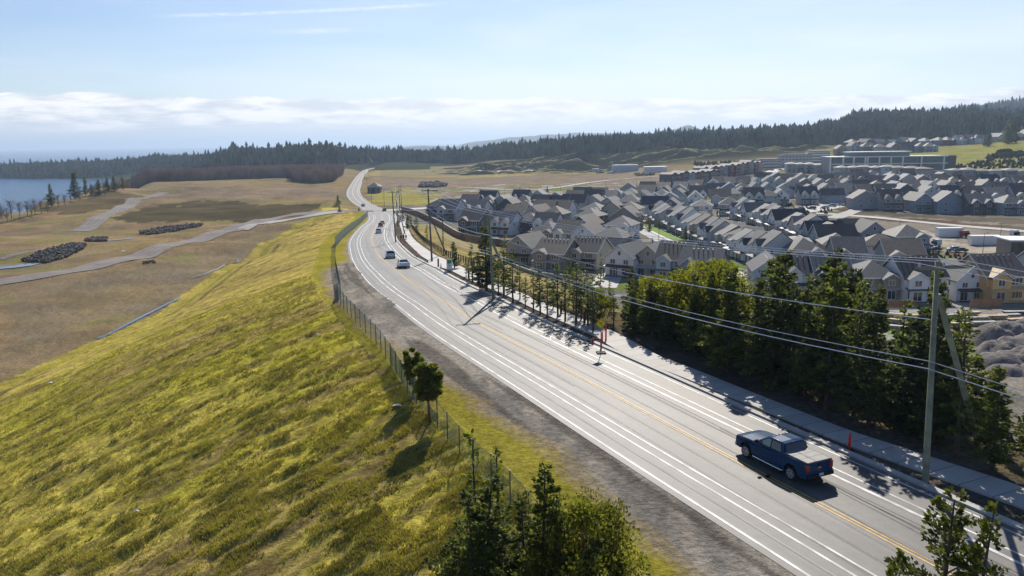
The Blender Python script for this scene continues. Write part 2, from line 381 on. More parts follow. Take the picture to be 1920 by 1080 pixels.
# left field
zone([(213, 414), (273, 383), (420, 379), (612, 379), (600, 393), (467, 413), (300, 419)], (0.12, 0.09, 0.05), (0.075, 0.07, 0.04))
zone([(75, 402), (120, 378), (193, 358), (265, 364), (225, 390), (140, 403)], (0.15, 0.11, 0.06), (0.09, 0.08, 0.045))
zone([(0, 575), (120, 530), (430, 472), (560, 430), (600, 436), (470, 505), (300, 560), (60, 650), (0, 680)], (0.185, 0.155, 0.115), (0.24, 0.18, 0.09))
zone([(320, 362), (640, 350), (640, 372), (280, 376)], (0.20, 0.155, 0.12), (0.27, 0.20, 0.12))
# far field beyond the first houses
zone([(700, 318), (980, 314), (990, 334), (840, 333), (690, 330)], (0.36, 0.31, 0.09), (0.28, 0.21, 0.10))
zone([(688, 364), (760, 352), (815, 358), (850, 372), (800, 384), (700, 382)], (0.26, 0.26, 0.06), (0.32, 0.25, 0.09))
zone([(690, 336), (1240, 316), (1330, 330), (1260, 352), (1000, 372), (860, 378), (760, 352), (700, 350)], (0.25, 0.175, 0.105), (0.22, 0.19, 0.15))
zone([(850, 350), (1240, 330), (1260, 345), (1000, 366), (860, 374)], (0.21, 0.18, 0.14), (0.26, 0.20, 0.13))
zone([(1380, 300), (1240, 310), (1100, 322), (980, 326), (980, 318), (1200, 304)], (0.30, 0.26, 0.12), (0.33, 0.29, 0.22))
# slopes of scrub on the old pit edge, forest floor, hillside meadow
dzr = np.gradient(GZ, axis=0) / np.gradient(GR, axis=0); dzr = dzr.ravel()
bank = sstep((gy - 940) / 60) * (gy < 1600) * (ga > -0.16) * (ga < 0.46)
setc(bank * 1.0, (0.27, 0.21, 0.12), (0.22, 0.21, 0.10), n1)
setc(bank * sstep((dzr - 0.035) / 0.04), (0.032, 0.036, 0.024), (0.022, 0.03, 0.018), n3)
setc((gy > 1330) & (ga > -0.6), (0.05, 0.055, 0.03))
setc((gy > 1120) & (ga > 0.40), (0.05, 0.055, 0.03))
setc((gy > 1250) & (ga < -0.1), (0.05, 0.055, 0.03))
zone([(1500, 296), (1620, 284), (1765, 277), (1920, 258), (1975, 250), (1975, 330), (1765, 322), (1640, 318)], (0.30, 0.27, 0.09), (0.21, 0.22, 0.06))
zone([(1770, 318), (1975, 312), (1975, 336), (1770, 334)], (0.25, 0.27, 0.08))
# subdivision: worked soil, gravel yard, green strips
zone([(1545, 396), (1700, 404), (1975, 420), (1975, 520), (1760, 482), (1640, 470), (1560, 430)], (0.27, 0.235, 0.185), (0.21, 0.19, 0.155))
zone([(1550, 404), (1740, 411), (1975, 426), (1975, 434), (1740, 420), (1560, 412)], (0.12, 0.085, 0.06), (0.16, 0.12, 0.08))
zone([(1580, 388), (1700, 399), (1975, 414), (1975, 422), (1700, 406), (1560, 398)], (0.10, 0.085, 0.065), (0.17, 0.14, 0.10))
zone([(1640, 438), (1760, 434), (1780, 446), (1660, 450)], (0.40, 0.36, 0.30))
zone([(1720, 446), (1975, 462), (1975, 474), (1745, 470)], (0.40, 0.35, 0.27))
zone([(1560, 585), (1700, 572), (1975, 560), (1990, 760), (1820, 700), (1700, 650)], (0.30, 0.265, 0.215), (0.24, 0.215, 0.18))
zone([(1385, 380), (1420, 378), (1478, 392), (1470, 396), (1410, 390)], (0.22, 0.30, 0.05))
# road corridor
cor = (GS < 500)
stb = cor & (GD > 11) & (GD < 60) & (GS > 155) & (gr < 330)
setc(stb * (1 - sstep((GD - 40) / 15)), (0.34, 0.265, 0.12), (0.24, 0.20, 0.08), sstep((n3 - .35) / .3))
setc(cor & (GD > 11.6) & (GD < 46) & (GS <= 155), (0.10, 0.08, 0.05), (0.16, 0.13, 0.07), n3)
setc(cor & (GD > 6.5) & (GD < 12.2), (0.085, 0.072, 0.058), (0.13, 0.11, 0.085), n3)
ux = gx * 0.85 + gy * 0.53; uy = -gx * 0.53 + gy * 0.85
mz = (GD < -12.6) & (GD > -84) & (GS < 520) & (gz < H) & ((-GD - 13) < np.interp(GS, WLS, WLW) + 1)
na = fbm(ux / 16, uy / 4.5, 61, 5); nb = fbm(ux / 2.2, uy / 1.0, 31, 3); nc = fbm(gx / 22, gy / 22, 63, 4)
setc(mz, (0.46, 0.375, 0.075), (0.37, 0.335, 0.04), sstep((nc * .5 + na * .5 - .38) / .22))
setc(mz * sstep((na - 0.50) / 0.14) * 0.75, (0.35, 0.25, 0.10))
setc(mz * sstep((GS - 140) / 150) * .55, (0.34, 0.25, 0.085))
setc(mz * sstep((0.40 - nb) / 0.12) * 0.6, (0.17, 0.14, 0.04))  # shade in the hollows between tussocks, put into the colour
setc(mz * sstep((fbm(ux / 9, uy / 1.6, 66, 3) - 0.62) / 0.05) * 0.7, (0.12, 0.09, 0.04))
fm = np.exp(-((-GD - 13 - (np.interp(GS, WLS, WLW) - 3)) / 3.5) ** 2) * cor
setc(fm * 0.9, (0.26, 0.225, 0.045))
setc(np.exp(-((-GD - 13 - (np.interp(GS, WLS, WLW) - 8)) / 0.9) ** 2) * cor * (n1 > .42) * 0.8, (0.10, 0.075, 0.04))
vg = cor & (GD < -5.5) & (GD >= -13.2)
inner = np.interp(GS, [0, 104, 119, 130, 140, 170, 200, 215, 234, 300], [9.9, 9.9, 9.4, 10.3, 11, 11.8, 11.5, 10, 6.6, 6.4]) + (n3 - .5) * 2.2
setc(vg, (0.285, 0.24, 0.045), (0.23, 0.215, 0.025), n3)
setc((vg & (-GD < inner)) * 1.0, (0.20, 0.185, 0.16), (0.30, 0.27, 0.225), sstep((fbm(gx / 1.2 , gy / 5.0, 71, 4) - .35) / .3))
setc((vg & (-GD < inner)) * sstep((fbm(GS / 18, GD / 0.9, 72, 4) - .55) / .08) * .8, (0.12, 0.105, 0.09))
setc((vg & (-GD < inner + .8) & (-GD > inner - .8)) * 0.6, (0.28, 0.22, 0.12))
# plots between the houses: lawns, bare soil, pale paving
plot = right & (gr < 720) & (gr > 150) & (GD > 45) & ((gx > 20) | (gr > 260)) & ~((gx > 150) & (gr < 440) & (gx > 0.42 * gy))
setc((plot & (vn(gx / 9, gy / 9, 81) > .70)) * .8, (0.15, 0.21, 0.04)); setc((plot & (vn(gx / 7, gy / 7, 82) > .72)) * .8, (0.34, 0.33, 0.31)); setc((plot & (vn(gx / 8, gy / 8, 83) > .75)) * .8, (0.16, 0.105, 0.065))
C *= (0.86 + 0.28 * n4)[:, None]; C *= (1 + .14 * mz)[:, None]

V = np.stack([gx, gy, gz], 1); nr, na_ = GX.shape
ii = np.arange(nr - 1)[:, None] * na_ + np.arange(na_)[None]
jj = np.arange(nr - 1)[:, None] * na_ + (np.arange(na_)[None] + 1) % na_
Fc = np.stack([ii, jj, jj + na_, ii + na_], -1).reshape(-1, 4)
ctr = len(V); V = np.vstack([V, [[0, 0, float(GZ[0].mean())]]])
# innermost disc closed by degenerate-free quads
fan = np.stack([np.full(na_ // 2, ctr), np.arange(0, na_ - 1, 2)[:na_ // 2], np.arange(1, na_, 2)[:na_ // 2], (np.arange(2, na_ + 1, 2) % na_)[:na_ // 2]], -1)
Fc = np.vstack([Fc, fan])
def ground_mat():
    m = bpy.data.materials.new('ground_cover'); m.use_nodes = True; t = m.node_tree; p = t.nodes['Principled BSDF']
    p.inputs['Roughness'].default_value = 0.95; p.inputs['Specular IOR Level'].default_value = 0.0
    ca = N(t, 'ShaderNodeVertexColor', layer_name='cover')
    pos = N(t, 'ShaderNodeNewGeometry').outputs['Position']
    a = N(t, 'ShaderNodeTexNoise', ins={'Vector': pos, 'Scale': 1.9, 'Detail': 8.0, 'Roughness': 0.7}).outputs['Fac']
    b = N(t, 'ShaderNodeTexNoise', ins={'Vector': pos, 'Scale': 0.05, 'Detail': 8.0, 'Roughness': 0.65}).outputs['Fac']
    f = M(t, 'MULTIPLY', MR(t, a, 0.3, 0.7, 0.66, 1.34), MR(t, b, 0.3, 0.7, 0.82, 1.2))
    c = MIX(t, 1.0, ca.outputs['Color'], N(t, 'ShaderNodeCombineColor', ins={0: f, 1: f, 2: f}).outputs[0], 'MULTIPLY')
    t.links.new(c, p.inputs['Base Color'])
    bb = N(t, 'ShaderNodeTexNoise', ins={'Vector': pos, 'Scale': 3.2, 'Detail': 6.0, 'Roughness': 0.7}).outputs['Fac']
    bn = N(t, 'ShaderNodeBump', ins={'Strength': 0.8, 'Distance': 0.30, 'Height': bb}); t.links.new(bn.outputs[0], p.inputs['Normal'])
    return m
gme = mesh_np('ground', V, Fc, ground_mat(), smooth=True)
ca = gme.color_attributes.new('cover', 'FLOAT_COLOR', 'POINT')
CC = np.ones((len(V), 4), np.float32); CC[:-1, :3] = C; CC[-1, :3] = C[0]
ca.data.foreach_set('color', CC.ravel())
tag(link('ground', gme), kind='structure')
del n1, n2, n3, n4, jx, jy, na, nb, nc

# ------------------------------------------------------------------ sea, far shores
sea_m = bpy.data.materials.new('sea_water'); sea_m.use_nodes = True; t = sea_m.node_tree; p = t.nodes['Principled BSDF']
p.inputs['Base Color'].default_value = (0.012, 0.07, 0.15, 1); p.inputs['Roughness'].default_value = 0.22; p.inputs['IOR'].default_value = 1.33
pos = N(t, 'ShaderNodeNewGeometry').outputs['Position']
w1 = N(t, 'ShaderNodeTexNoise', ins={'Vector': pos, 'Scale': 0.12, 'Detail': 8.0, 'Roughness': 0.75}).outputs['Fac']
bn = N(t, 'ShaderNodeBump', ins={'Strength': 0.9, 'Distance': 2.2, 'Height': w1}); t.links.new(bn.outputs[0], p.inputs['Normal'])
SEA = -45.0
mb = MB(); ang = [2 * math.pi * k / 96 for k in range(96)]
rings = [0, 600, 1500, 4000, 12000, 30000]
vs_ = [(0, 0, SEA)]; fs_ = []
for q, rr in enumerate(rings[1:]):
    vs_ += [(rr * math.sin(a), rr * math.cos(a), SEA) for a in ang]
for k in range(96):
    fs_.append((0, 1 + (k + 1) % 96, 1 + k))
    for q in range(len(rings) - 2):
        a = 1 + q * 96; b = a + 96; fs_.append((a + k, a + (k + 1) % 96, b + (k + 1) % 96, b + k))
mb.add(vs_, fs_); tag(link('sea', mb.mesh('sea', sea_m)), kind='structure')
hill_m = mat('far_woodland', (0.05, 0.065, 0.04), rough=0.95, spec=0.1, var=0.4, vscale=0.01)
def far_ridge(prof, dist, depth, name='distant_hills'):
    """prof: (photo column, height above sea) at a distance; a real ridge with depth"""
    xs = np.arange(prof[0][0], prof[-1][0] + 1, 6); hs = np.interp(xs, [p[0] for p in prof], [p[1] for p in prof])
    hs = hs * (0.86 + 0.28 * fbm(xs / 30.0, xs * 0, 5, 4)); V = []; nrow = 9
    for r_ in range(nrow):
        u = r_ / (nrow - 1); prf = math.sin(math.pi * u) ** 0.7
        for x_, h_ in zip(xs, hs):
            a = math.atan((x_ - 960) / F); d_ = dist + (u - .5) * depth
            V.append((d_ * math.sin(a), d_ * math.cos(a), SEA - 2 + (h_ + 2) * prf))
    n = len(xs); Fq = [(r_ * n + k, r_ * n + k + 1, (r_ + 1) * n + k + 1, (r_ + 1) * n + k) for r_ in range(nrow - 1) for k in range(n - 1)]
    tag(link(name, mesh_np(name, V, Fq, hill_m, True)), kind='structure')
far_ridge([(735, 0), (760, 30), (800, 42), (850, 30), (880, 26), (905, 0)], 6200, 900)
far_ridge([(845, 0), (880, 60), (960, 100), (1020, 120), (1080, 135), (1150, 120), (1250, 100)], 7500, 1500)
far_ridge([(1200, 60), (1250, 118), (1288, 138), (1320, 120), (1400, 124), (1470, 100), (1560, 60)], 5200, 1500)

# ------------------------------------------------------------------ road surfaces
def fine_mat(name, base, var, bump, scale=1.2, streak=True, rough=0.75, spec=0.5):
    m = bpy.data.materials.new(name); m.use_nodes = True; t = m.node_tree; p = t.nodes['Principled BSDF']
    p.inputs['Roughness'].default_value = rough; p.inputs['Specular IOR Level'].default_value = spec
    pos = N(t, 'ShaderNodeNewGeometry').outputs['Position']; uv = N(t, 'ShaderNodeUVMap').outputs['UV']
    a = N(t, 'ShaderNodeTexNoise', ins={'Vector': pos, 'Scale': scale, 'Detail': 10.0, 'Roughness': 0.75}).outputs['Fac']
    b = N(t, 'ShaderNodeTexNoise', ins={'Vector': pos, 'Scale': 0.16, 'Detail': 6.0, 'Roughness': 0.6}).outputs['Fac']
    f = M(t, 'MULTIPLY', MR(t, a, 0.25, 0.75, 1 - var, 1 + var), MR(t, b, 0.3, 0.7, 1 - var * .7, 1 + var * .7))
    if streak:
        su = N(t, 'ShaderNodeMapping', ins={'Vector': uv, 'Scale': (1.7, 0.05, 1.0)}).outputs[0]
        s_ = N(t, 'ShaderNodeTexNoise', ins={'Vector': su, 'Scale': 1.0, 'Detail': 5.0, 'Roughness': 0.6}).outputs['Fac']
        f = M(t, 'MULTIPLY', f, MR(t, s_, 0.3, 0.7, 0.80, 1.16))
        ux_ = N(t, 'ShaderNodeSeparateXYZ', ins={0: uv}).outputs[0]; wt = M(t, 'COSINE', M(t, 'MULTIPLY', M(t, 'ADD', ux_, .35), 2 * math.pi / 1.72)); f = M(t, 'MULTIPLY', f, MR(t, wt, -1, 1, 1.05, .90, False))
        # pale scuffs where lines were ground off and dust tracked across
        sc = N(t, 'ShaderNodeMapping', ins={'Vector': pos, 'Rotation': (0, 0, 0.5), 'Scale': (0.25, 1.6, 1.0)}).outputs[0]
        k = N(t, 'ShaderNodeTexNoise', ins={'Vector': sc, 'Scale': 1.0, 'Detail': 7.0, 'Roughness': 0.7, 'Distortion': 1.2}).outputs['Fac']
        f = M(t, 'ADD', f, MR(t, k, 0.60, 0.76, 0.0, 0.30))
    c = MIX(t, 1.0, tuple(base), N(t, 'ShaderNodeCombineColor', ins={0: f, 1: f, 2: f}).outputs[0], 'MULTIPLY')
    t.links.new(c, p.inputs['Base Color'])
    bz = N(t, 'ShaderNodeTexNoise', ins={'Vector': pos, 'Scale': 18.0, 'Detail': 3.0}).outputs['Fac']
    bn = N(t, 'ShaderNodeBump', ins={'Strength': bump, 'Distance': 0.02, 'Height': bz}); t.links.new(bn.outputs[0], p.inputs['Normal'])
    return m
M_asph = fine_mat('asphalt', (0.108, 0.103, 0.096), 0.2, 0.5, rough=0.62)
M_conc = fine_mat('concrete', (0.42, 0.40, 0.37), 0.10, 0.4, streak=False, rough=0.8)
M_concd = fine_mat('old_concrete', (0.30, 0.28, 0.26), 0.12, 0.4, streak=False, rough=0.85)
M_track = fine_mat('crushed_gravel', (0.20, 0.175, 0.155), 0.2, 0.6, streak=True, rough=0.95, spec=0.2)
M_white = mat('road_paint_white', (0.54, 0.53, 0.51), rough=0.6, var=0.38, vscale=.6)
M_whitew = mat('worn_paint_white', (0.24, 0.235, 0.225), rough=0.7, var=0.2, vscale=.3)
M_yel = mat('road_paint_yellow', (0.55, 0.33, 0.07), rough=0.6, var=0.22, vscale=2.0)
def strip_mesh(name, pts_l, pts_r, m, uvw=None, nacross=1):
    n = len(pts_l); V = []; k = nacross + 1
    for a, b in zip(pts_l, pts_r):
        for j in range(k):
            u = j / nacross; V.append([a[i] * (1 - u) + b[i] * u for i in range(3)])
    Fq = [(i * k + j, i * k + j + 1, (i + 1) * k + j + 1, (i + 1) * k + j) for i in range(n - 1) for j in range(nacross)]
    me = mesh_np(name, V, Fq, m, True)
    uvl = me.uv_layers.new(name='UVMap'); VV = np.array(V); L = np.repeat(np.concatenate([[0], np.cumsum(np.linalg.norm(np.diff(VV[::k, :2], axis=0), axis=1))]), k)
    W = np.tile(np.arange(k) / nacross, n) * (uvw or 1.0)
    li = np.array([l.vertex_index for l in me.loops]) if False else np.empty(len(me.loops), np.int32)
    me.loops.foreach_get('vertex_index', li)
    uvl.data.foreach_set('uv', np.stack([W[li], L[li]], 1).astype(np.float32).ravel())
    return me
def road_strip(name, s0, s1, o0, o1, dz, m, step=2.5, nacross=1, dash=None):
    """strip between two offsets from the road's centre line (numbers or functions of s)"""
    ss = np.arange(s0, s1 + step * .5, step); f0 = o0 if callable(o0) else (lambda s: o0); f1 = o1 if callable(o1) else (lambda s: o1)
    L = []; Rr = []
    for s in ss:
        a = road_pt(s, f0(s)); b = road_pt(s, f1(s)); z = float(zroad(math.hypot(*road_pt(s)))) + dz
        L.append((a[0], a[1], z)); Rr.append((b[0], b[1], z))
    return strip_mesh(name, L, Rr, m, uvw=abs(f1(s0) - f0(s0)), nacross=nacross)
SEND = float(rs[-1])
lef = lambda s: float(np.interp(s, [0, 470, 500, 540, SEND], [-6.2, -6.4, -7.5, -4.6, -4.2]))
rig = lambda s: float(np.interp(s, [0, 478, 505, 540, SEND], [6.55, 6.6, 8.5, 5.4, 4.6]))
tag(link('road', road_strip('road', 0, SEND, lef, rig, 0.0, M_asph, nacross=4)), kind='structure')
def marking(s0, s1, o, w, m, name='road_marking', dz=0.012, step=2.5):
    f = o if callable(o) else (lambda s: o)
    return tag(link(name, road_strip(name, s0, s1, lambda s: f(s) - w / 2, lambda s: f(s) + w / 2, dz, m, step)), kind='structure')
marking(0, 462, -5.75, 0.17, M_white); marking(0, 474, -3.95, 0.15, M_white); marking(0, 474, -3.15, 0.15, M_white)
marking(0, 300, -4.75, 0.16, M_whitew)
M_seam = mat('bitumen_seam', (0.06, 0.059, 0.057), rough=0.7, var=0.3, vscale=.2)
for o_, a_, b_ in ((2.35, 20, 150), (2.62, 20, 118), (-1.6, 130, 330), (1.1, 150, 380)): marking(a_, b_, o_, 0.05, M_seam, 'road_seam', .009)
marking(0, 474, -0.13, 0.10, M_yel); marking(0, 474, 0.13, 0.10, M_yel)
marking(0, 474, 3.50, 0.22, M_white); marking(0, 474, 4.25, 0.15, M_white)
marking(0, 474, 6.0, 0.13, M_white)
marking(525, SEND, 0.0, 0.3, M_yel); marking(525, SEND, -3.7, 0.2, M_white); marking(525, SEND, 4.0, 0.2, M_white)
# hatching between the two right-hand lines
for k in range(14):
    s = 60 + k * 14.0
    a = road_pt(s, 3.6); b = road_pt(s + 1.2, 4.2); c = road_pt(s + 1.4, 4.2); d = road_pt(s + .2, 3.6); z = float(road_z(s)) + .016
    if k % 3 == 0: tag(link('road_marking', MB().add([(a[0], a[1], z), (d[0], d[1], z), (c[0], c[1], z), (b[0], b[1], z)], [(0, 1, 2, 3)]).mesh('road_marking', M_white)), kind='structure')
# kerb with gutter: real step
def kerb(s0, s1, o, w=0.45, h=0.13, name='kerb'):
    ss = np.arange(s0, s1, 2.5); V = []; f = o if callable(o) else (lambda s: o)
    for s in ss:
        z = float(road_z(s))
        for dx, dz in ((0, -0.2), (0, h), (w, h + .01), (w, -0.25)):
            x, y = road_pt(s, f(s) + dx); V.append((x, y, z + dz))
    Fq = [(i * 4 + j, i * 4 + j + 1, i * 4 + j + 5, i * 4 + j + 4) for i in range(len(ss) - 1) for j in range(3)]
    tag(link(name, mesh_np(name, V, Fq, M_conc)), kind='structure')
kerb(0, 480, 6.5)
kerb(540, 900, 5.3, 0.5)
# pavement (a slab with an edge) swinging in and out
sw_in = lambda s: float(np.interp(s, [0, 101, 111, 120, 128, 131, 137, 139, 143, 170, 196, 203, 214, 222, 240, 262, 300, 354, 440], [9, 8.8, 7.7, 7.5, 7.2, 6.98, 6.98, 7.2, 8.0, 8.1, 8.0, 6.98, 6.98, 7.9, 8.3, 8.6, 8.9, 9.3, 8.6]))
sw_out = lambda s: float(np.interp(s, [0, 103, 113, 130, 134, 139, 144, 170, 200, 209, 237, 300, 352, 434], [11.4, 11.2, 9.7, 9.4, 9.2, 10, 10.6, 10.4, 10.6, 11.2, 11.3, 11.3, 11.8, 10.8]))
def slabstrip(name, s0, s1, oi, oo, top, m):
    ss = np.arange(s0, s1, 1.5); V = []
    for s in ss:
        z = float(road_z(s))
        for o_, dz in ((oi(s), -.25), (oi(s), top), (oo(s), top), (oo(s), -.25)):
            x, y = road_pt(s, o_); V.append((x, y, z + dz))
    Fq = [(i * 4 + j, i * 4 + j + 1, i * 4 + j + 5, i * 4 + j + 4) for i in range(len(ss) - 1) for j in range(3)]
    me = mesh_np(name, V, Fq, m); uvl = me.uv_layers.new(name='UVMap'); li = np.empty(len(me.loops), np.int32); me.loops.foreach_get('vertex_index', li)
    uvl.data.foreach_set('uv', np.stack([np.array([0, 0, 1, 1.])[li % 4], s0 + 1.5 * (li // 4)], 1).astype(np.float32).ravel()); return me
def pave_mat():
    m = fine_mat('pavement_concrete', (0.44, 0.42, 0.39), 0.10, 0.4, streak=False, rough=0.8); t = m.node_tree; p = t.nodes['Principled BSDF']; src = p.inputs['Base Color'].links[0].from_socket
    v = N(t, 'ShaderNodeSeparateXYZ', ins={0: N(t, 'ShaderNodeUVMap').outputs[0]}).outputs[1]; fr = M(t, 'FRACT', M(t, 'MULTIPLY', v, 1 / 1.8)); j = M(t, 'LESS_THAN', fr, 0.035)
    sl = M(t, 'FLOOR', M(t, 'MULTIPLY', v, 1 / 1.8)); wn = N(t, 'ShaderNodeTexWhiteNoise', noise_dimensions='1D', ins={'W': sl}).outputs[0]; g = MR(t, wn, 0, 1, .9, 1.06, False)
    c = MIX(t, 1.0, src, N(t, 'ShaderNodeCombineColor', ins={0: g, 1: g, 2: g}).outputs[0], 'MULTIPLY'); c = MIX(t, j, c, (0.16, 0.15, 0.14)); t.links.new(c, p.inputs['Base Color']); return m
tag(link('sidewalk', slabstrip('sidewalk', 0, 481, sw_in, sw_out, 0.12, pave_mat())), kind='structure')
for s in np.arange(70, 420, 1.8):           # expansion joints
    pass
# ground paths, streets
def ribbon(name, pix, w, m, lift=0.07, step=4.0, world=None, far=0.00025, wend=None):
    P = [G(*p)[:2] for p in pix] if world is None else world
    c = catmull(P, step) if len(P) > 2 else np.array([np.array(P[0]) * (1 - u) + np.array(P[1]) * u for u in np.linspace(0, 1, 12)])
    tg = np.gradient(c, axis=0); tg /= np.linalg.norm(tg, axis=1)[:, None] + 1e-9; nn = np.stack([tg[:, 1], -tg[:, 0]], 1)
    L = []; Rr = []
    for i in range(len(c)):
        ww = w if wend is None else w + (wend - w) * i / (len(c) - 1)
        for lst, sg in ((L, -1), (Rr, 1)):
            q = c[i] + nn[i] * ww * .5 * sg; lst.append((q[0], q[1], 0))
    k = 5; A = []
    n = len(L); V = []
    for a, b in zip(L, Rr):
        for j in range(k):
            u = j / (k - 1); x = a[0] * (1 - u) + b[0] * u; y = a[1] * (1 - u) + b[1] * u
            V.append((x, y, float(ground(x, y)) + lift + far * math.hypot(x, y)))
    Fq = [(i * k + j, i * k + j + 1, (i + 1) * k + j + 1, (i + 1) * k + j) for i in range(n - 1) for j in range(k - 1)]
    me = mesh_np(name, V, Fq, m, True); me.uv_layers.new(name='UVMap')
    return tag(link(name, me), kind='structure')
M_side = fine_mat('pale_street', (0.36, 0.345, 0.32), 0.1, 0.3, streak=False, rough=0.8)
M_st = fine_mat('grey_street', (0.26, 0.25, 0.235), 0.1, 0.3, streak=False, rough=0.8)
ribbon('side_road', [(700, 396), (650, 396), (600, 400), (520, 409), (400, 440), (250, 484), (120, 510), (0, 529), (-90, 545)], 9.0, M_track, lift=0.12)
ribbon('side_road', [(640, 398), (590, 404), (520, 416), (455, 432)], 6.0, M_concd, lift=0.2)
ribbon('track', [(145, 434), (180, 414), (235, 388), (270, 372), (305, 361)], 9.0, M_track)
ribbon('track', [(0, 487), (70, 470), (140, 455)], 3.0, M_track)
ribbon('street', [(716, 396), (760, 393), (840, 388), (930, 382), (1040, 372), (1140, 362), (1200, 353), (1260, 346)], 11, M_side, lift=0.15)
ribbon('street', [(1245, 348), (1285, 338), (1330, 325), (1390, 312)], 9, M_side, lift=0.15)
ribbon('street', [(900, 321), (950, 320), (1000, 320)], 6, M_side, lift=0.2)
ribbon('street', [(1196, 424), (1235, 445), (1290, 473), (1345, 502), (1400, 530), (1450, 560)], 8.5, M_st)
ribbon('street', [(1360, 405), (1400, 396), (1450, 404), (1500, 396), (1560, 386), (1600, 383)], 12, M_side, lift=0.12, wend=16)
ribbon('street', [(1530, 400), (1600, 405), (1700, 414), (1800, 424), (1920, 434), (1980, 440)], 7, M_side)
ribbon('street', [(1050, 452), (1130, 470), (1150, 500), (1130, 540)], 7, M_side)
ribbon('street', [(1420, 345), (1440, 326), (1480, 312), (1520, 305)], 12, M_side, lift=0.2)
ribbon('street', [(905, 420), (1000, 432), (1080, 442), (1200, 462)], 7, M_st)
ribbon('track', [(690, 331), (820, 334), (1000, 336), (1100, 330)], 4, M_track, lift=0.15)
ribbon('track', [(860, 352), (1000, 356), (1130, 340), (1250, 330)], 6, M_concd, lift=0.15)
ribbon('street', [(1560, 410), (1660, 372), (1760, 362), (1920, 372)], 7, M_st, lift=.12)
# lawns before the row houses
M_lawn = mat('mown_lawn', (0.16, 0.26, 0.035), rough=0.95, spec=0.1, var=0.3, vscale=0.8)
ribbon('lawn', [(1211, 424), (1240, 437), (1275, 452)], 4.0, M_lawn, lift=.16)
ribbon('lawn', [(1291, 466), (1330, 485), (1383, 508)], 4.5, M_lawn, lift=.16)
ribbon('lawn', [(1000, 372), (1050, 373), (1056, 377)], 14, M_lawn, lift=.3)
ribbon('footpath', [(1204, 426), (1235, 442), (1285, 467), (1340, 494), (1388, 516)], 1.6, M_conc, lift=.22)
# standing water
def pond(name, pix, lift=0.06, m=None):
    P = [G(*p) for p in pix]; z = max(p.z for p in P) * .5 + sum(p.z for p in P) / len(P) * .5 + lift
    mbx = MB(); n = len(P); mbx.add([(p.x, p.y, float(ground(p.x, p.y)) + lift + .03) for p in P], [tuple(range(n))])
    return tag(link(name, mbx.mesh(name, m or puddle_m)), kind='structure')
puddle_m = mat('still_water', (0.10, 0.12, 0.13), rough=0.08, spec=0.8)
pond('pond', [(-20, 503), (30, 499), (60, 494), (78, 494), (60, 499), (30, 503), (-20, 507)], .2)
ribbon('ditch_water', [(183, 636), (215, 622), (262, 597), (300, 578), (338, 560)], 0.8, puddle_m, lift=0.12)
for pp, w_ in (([(200, 452), (225, 450), (255, 447)], 1.6), ([(360, 522), (400, 508), (450, 488)], .6), ([(455, 339), (490, 338), (528, 337)], 5)):
    ribbon('puddle', pp, w_, puddle_m, lift=0.12)

# ================================================================== houses
WALL = {k: mat('siding_' + k.replace(' ', '_'), c, rough=0.75, spec=0.3, var=0.06, vscale=0.5) for k, c in {
 'white': (0.72, 0.73, 0.74), 'light grey': (0.44, 0.45, 0.46), 'grey-blue': (0.24, 0.30, 0.36), 'taupe': (0.27, 0.235, 0.20), 'charcoal': (0.10, 0.105, 0.115),
 'beige': (0.46, 0.41, 0.33), 'dark green': (0.11, 0.135, 0.12), 'mid grey': (0.31, 0.315, 0.32), 'dark red': (0.20, 0.06, 0.05), 'pale blue': (0.45, 0.53, 0.60), 'bare plywood': (0.70, 0.46, 0.21)}.items()}
ROOF = {k: mat('shingles_' + k.replace(' ', '_'), c, rough=0.72, spec=0.45, var=0.2, vscale=1.2, bump=0.3, bscale=6, rand=0.08) for k, c in {
 'charcoal': (0.030, 0.033, 0.042), 'grey': (0.115, 0.115, 0.118), 'brown-grey': (0.11, 0.092, 0.078), 'slate': (0.048, 0.058, 0.075), 'plywood': (0.62, 0.46, 0.27)}.items()}
M_trim = mat('white_trim', (0.74, 0.74, 0.73), rough=0.5)
M_glass = mat('window_glass', (0.03, 0.04, 0.05), rough=0.06, spec=0.9)
M_dark = mat('dark_trim', (0.03, 0.032, 0.036), rough=0.5)
M_wood = mat('cedar_boards', (0.30, 0.15, 0.08), rough=0.85, var=0.3, vscale=2.0)
M_vent = mat('roof_vent_metal', (0.45, 0.45, 0.46), rough=0.4, metal=0.6)

def gable_roof(mb, x0, x1, y0, y1, ze, pitch, along, oh=0.5, th=0.22):
    """gable roof with its ridge along 'x' or 'y'; returns ridge height"""
    if along == 'x':
        ym = (y0 + y1) / 2; hr = ze + (y1 - y0) / 2 * pitch; e = oh * pitch
        mb.slab([(x0 - oh, y0 - oh, ze - e), (x1 + oh, y0 - oh, ze - e), (x1 + oh, ym, hr), (x0 - oh, ym, hr)], th)
        mb.slab([(x1 + oh, y1 + oh, ze - e), (x0 - oh, y1 + oh, ze - e), (x0 - oh, ym, hr), (x1 + oh, ym, hr)], th)
    else:
        xm = (x0 + x1) / 2; hr = ze + (x1 - x0) / 2 * pitch; e = oh * pitch
        mb.slab([(x0 - oh, y1 + oh, ze - e), (x0 - oh, y0 - oh, ze - e), (xm, y0 - oh, hr), (xm, y1 + oh, hr)], th)
        mb.slab([(x1 + oh, y0 - oh, ze - e), (x1 + oh, y1 + oh, ze - e), (xm, y1 + oh, hr), (xm, y0 - oh, hr)], th)
    return hr
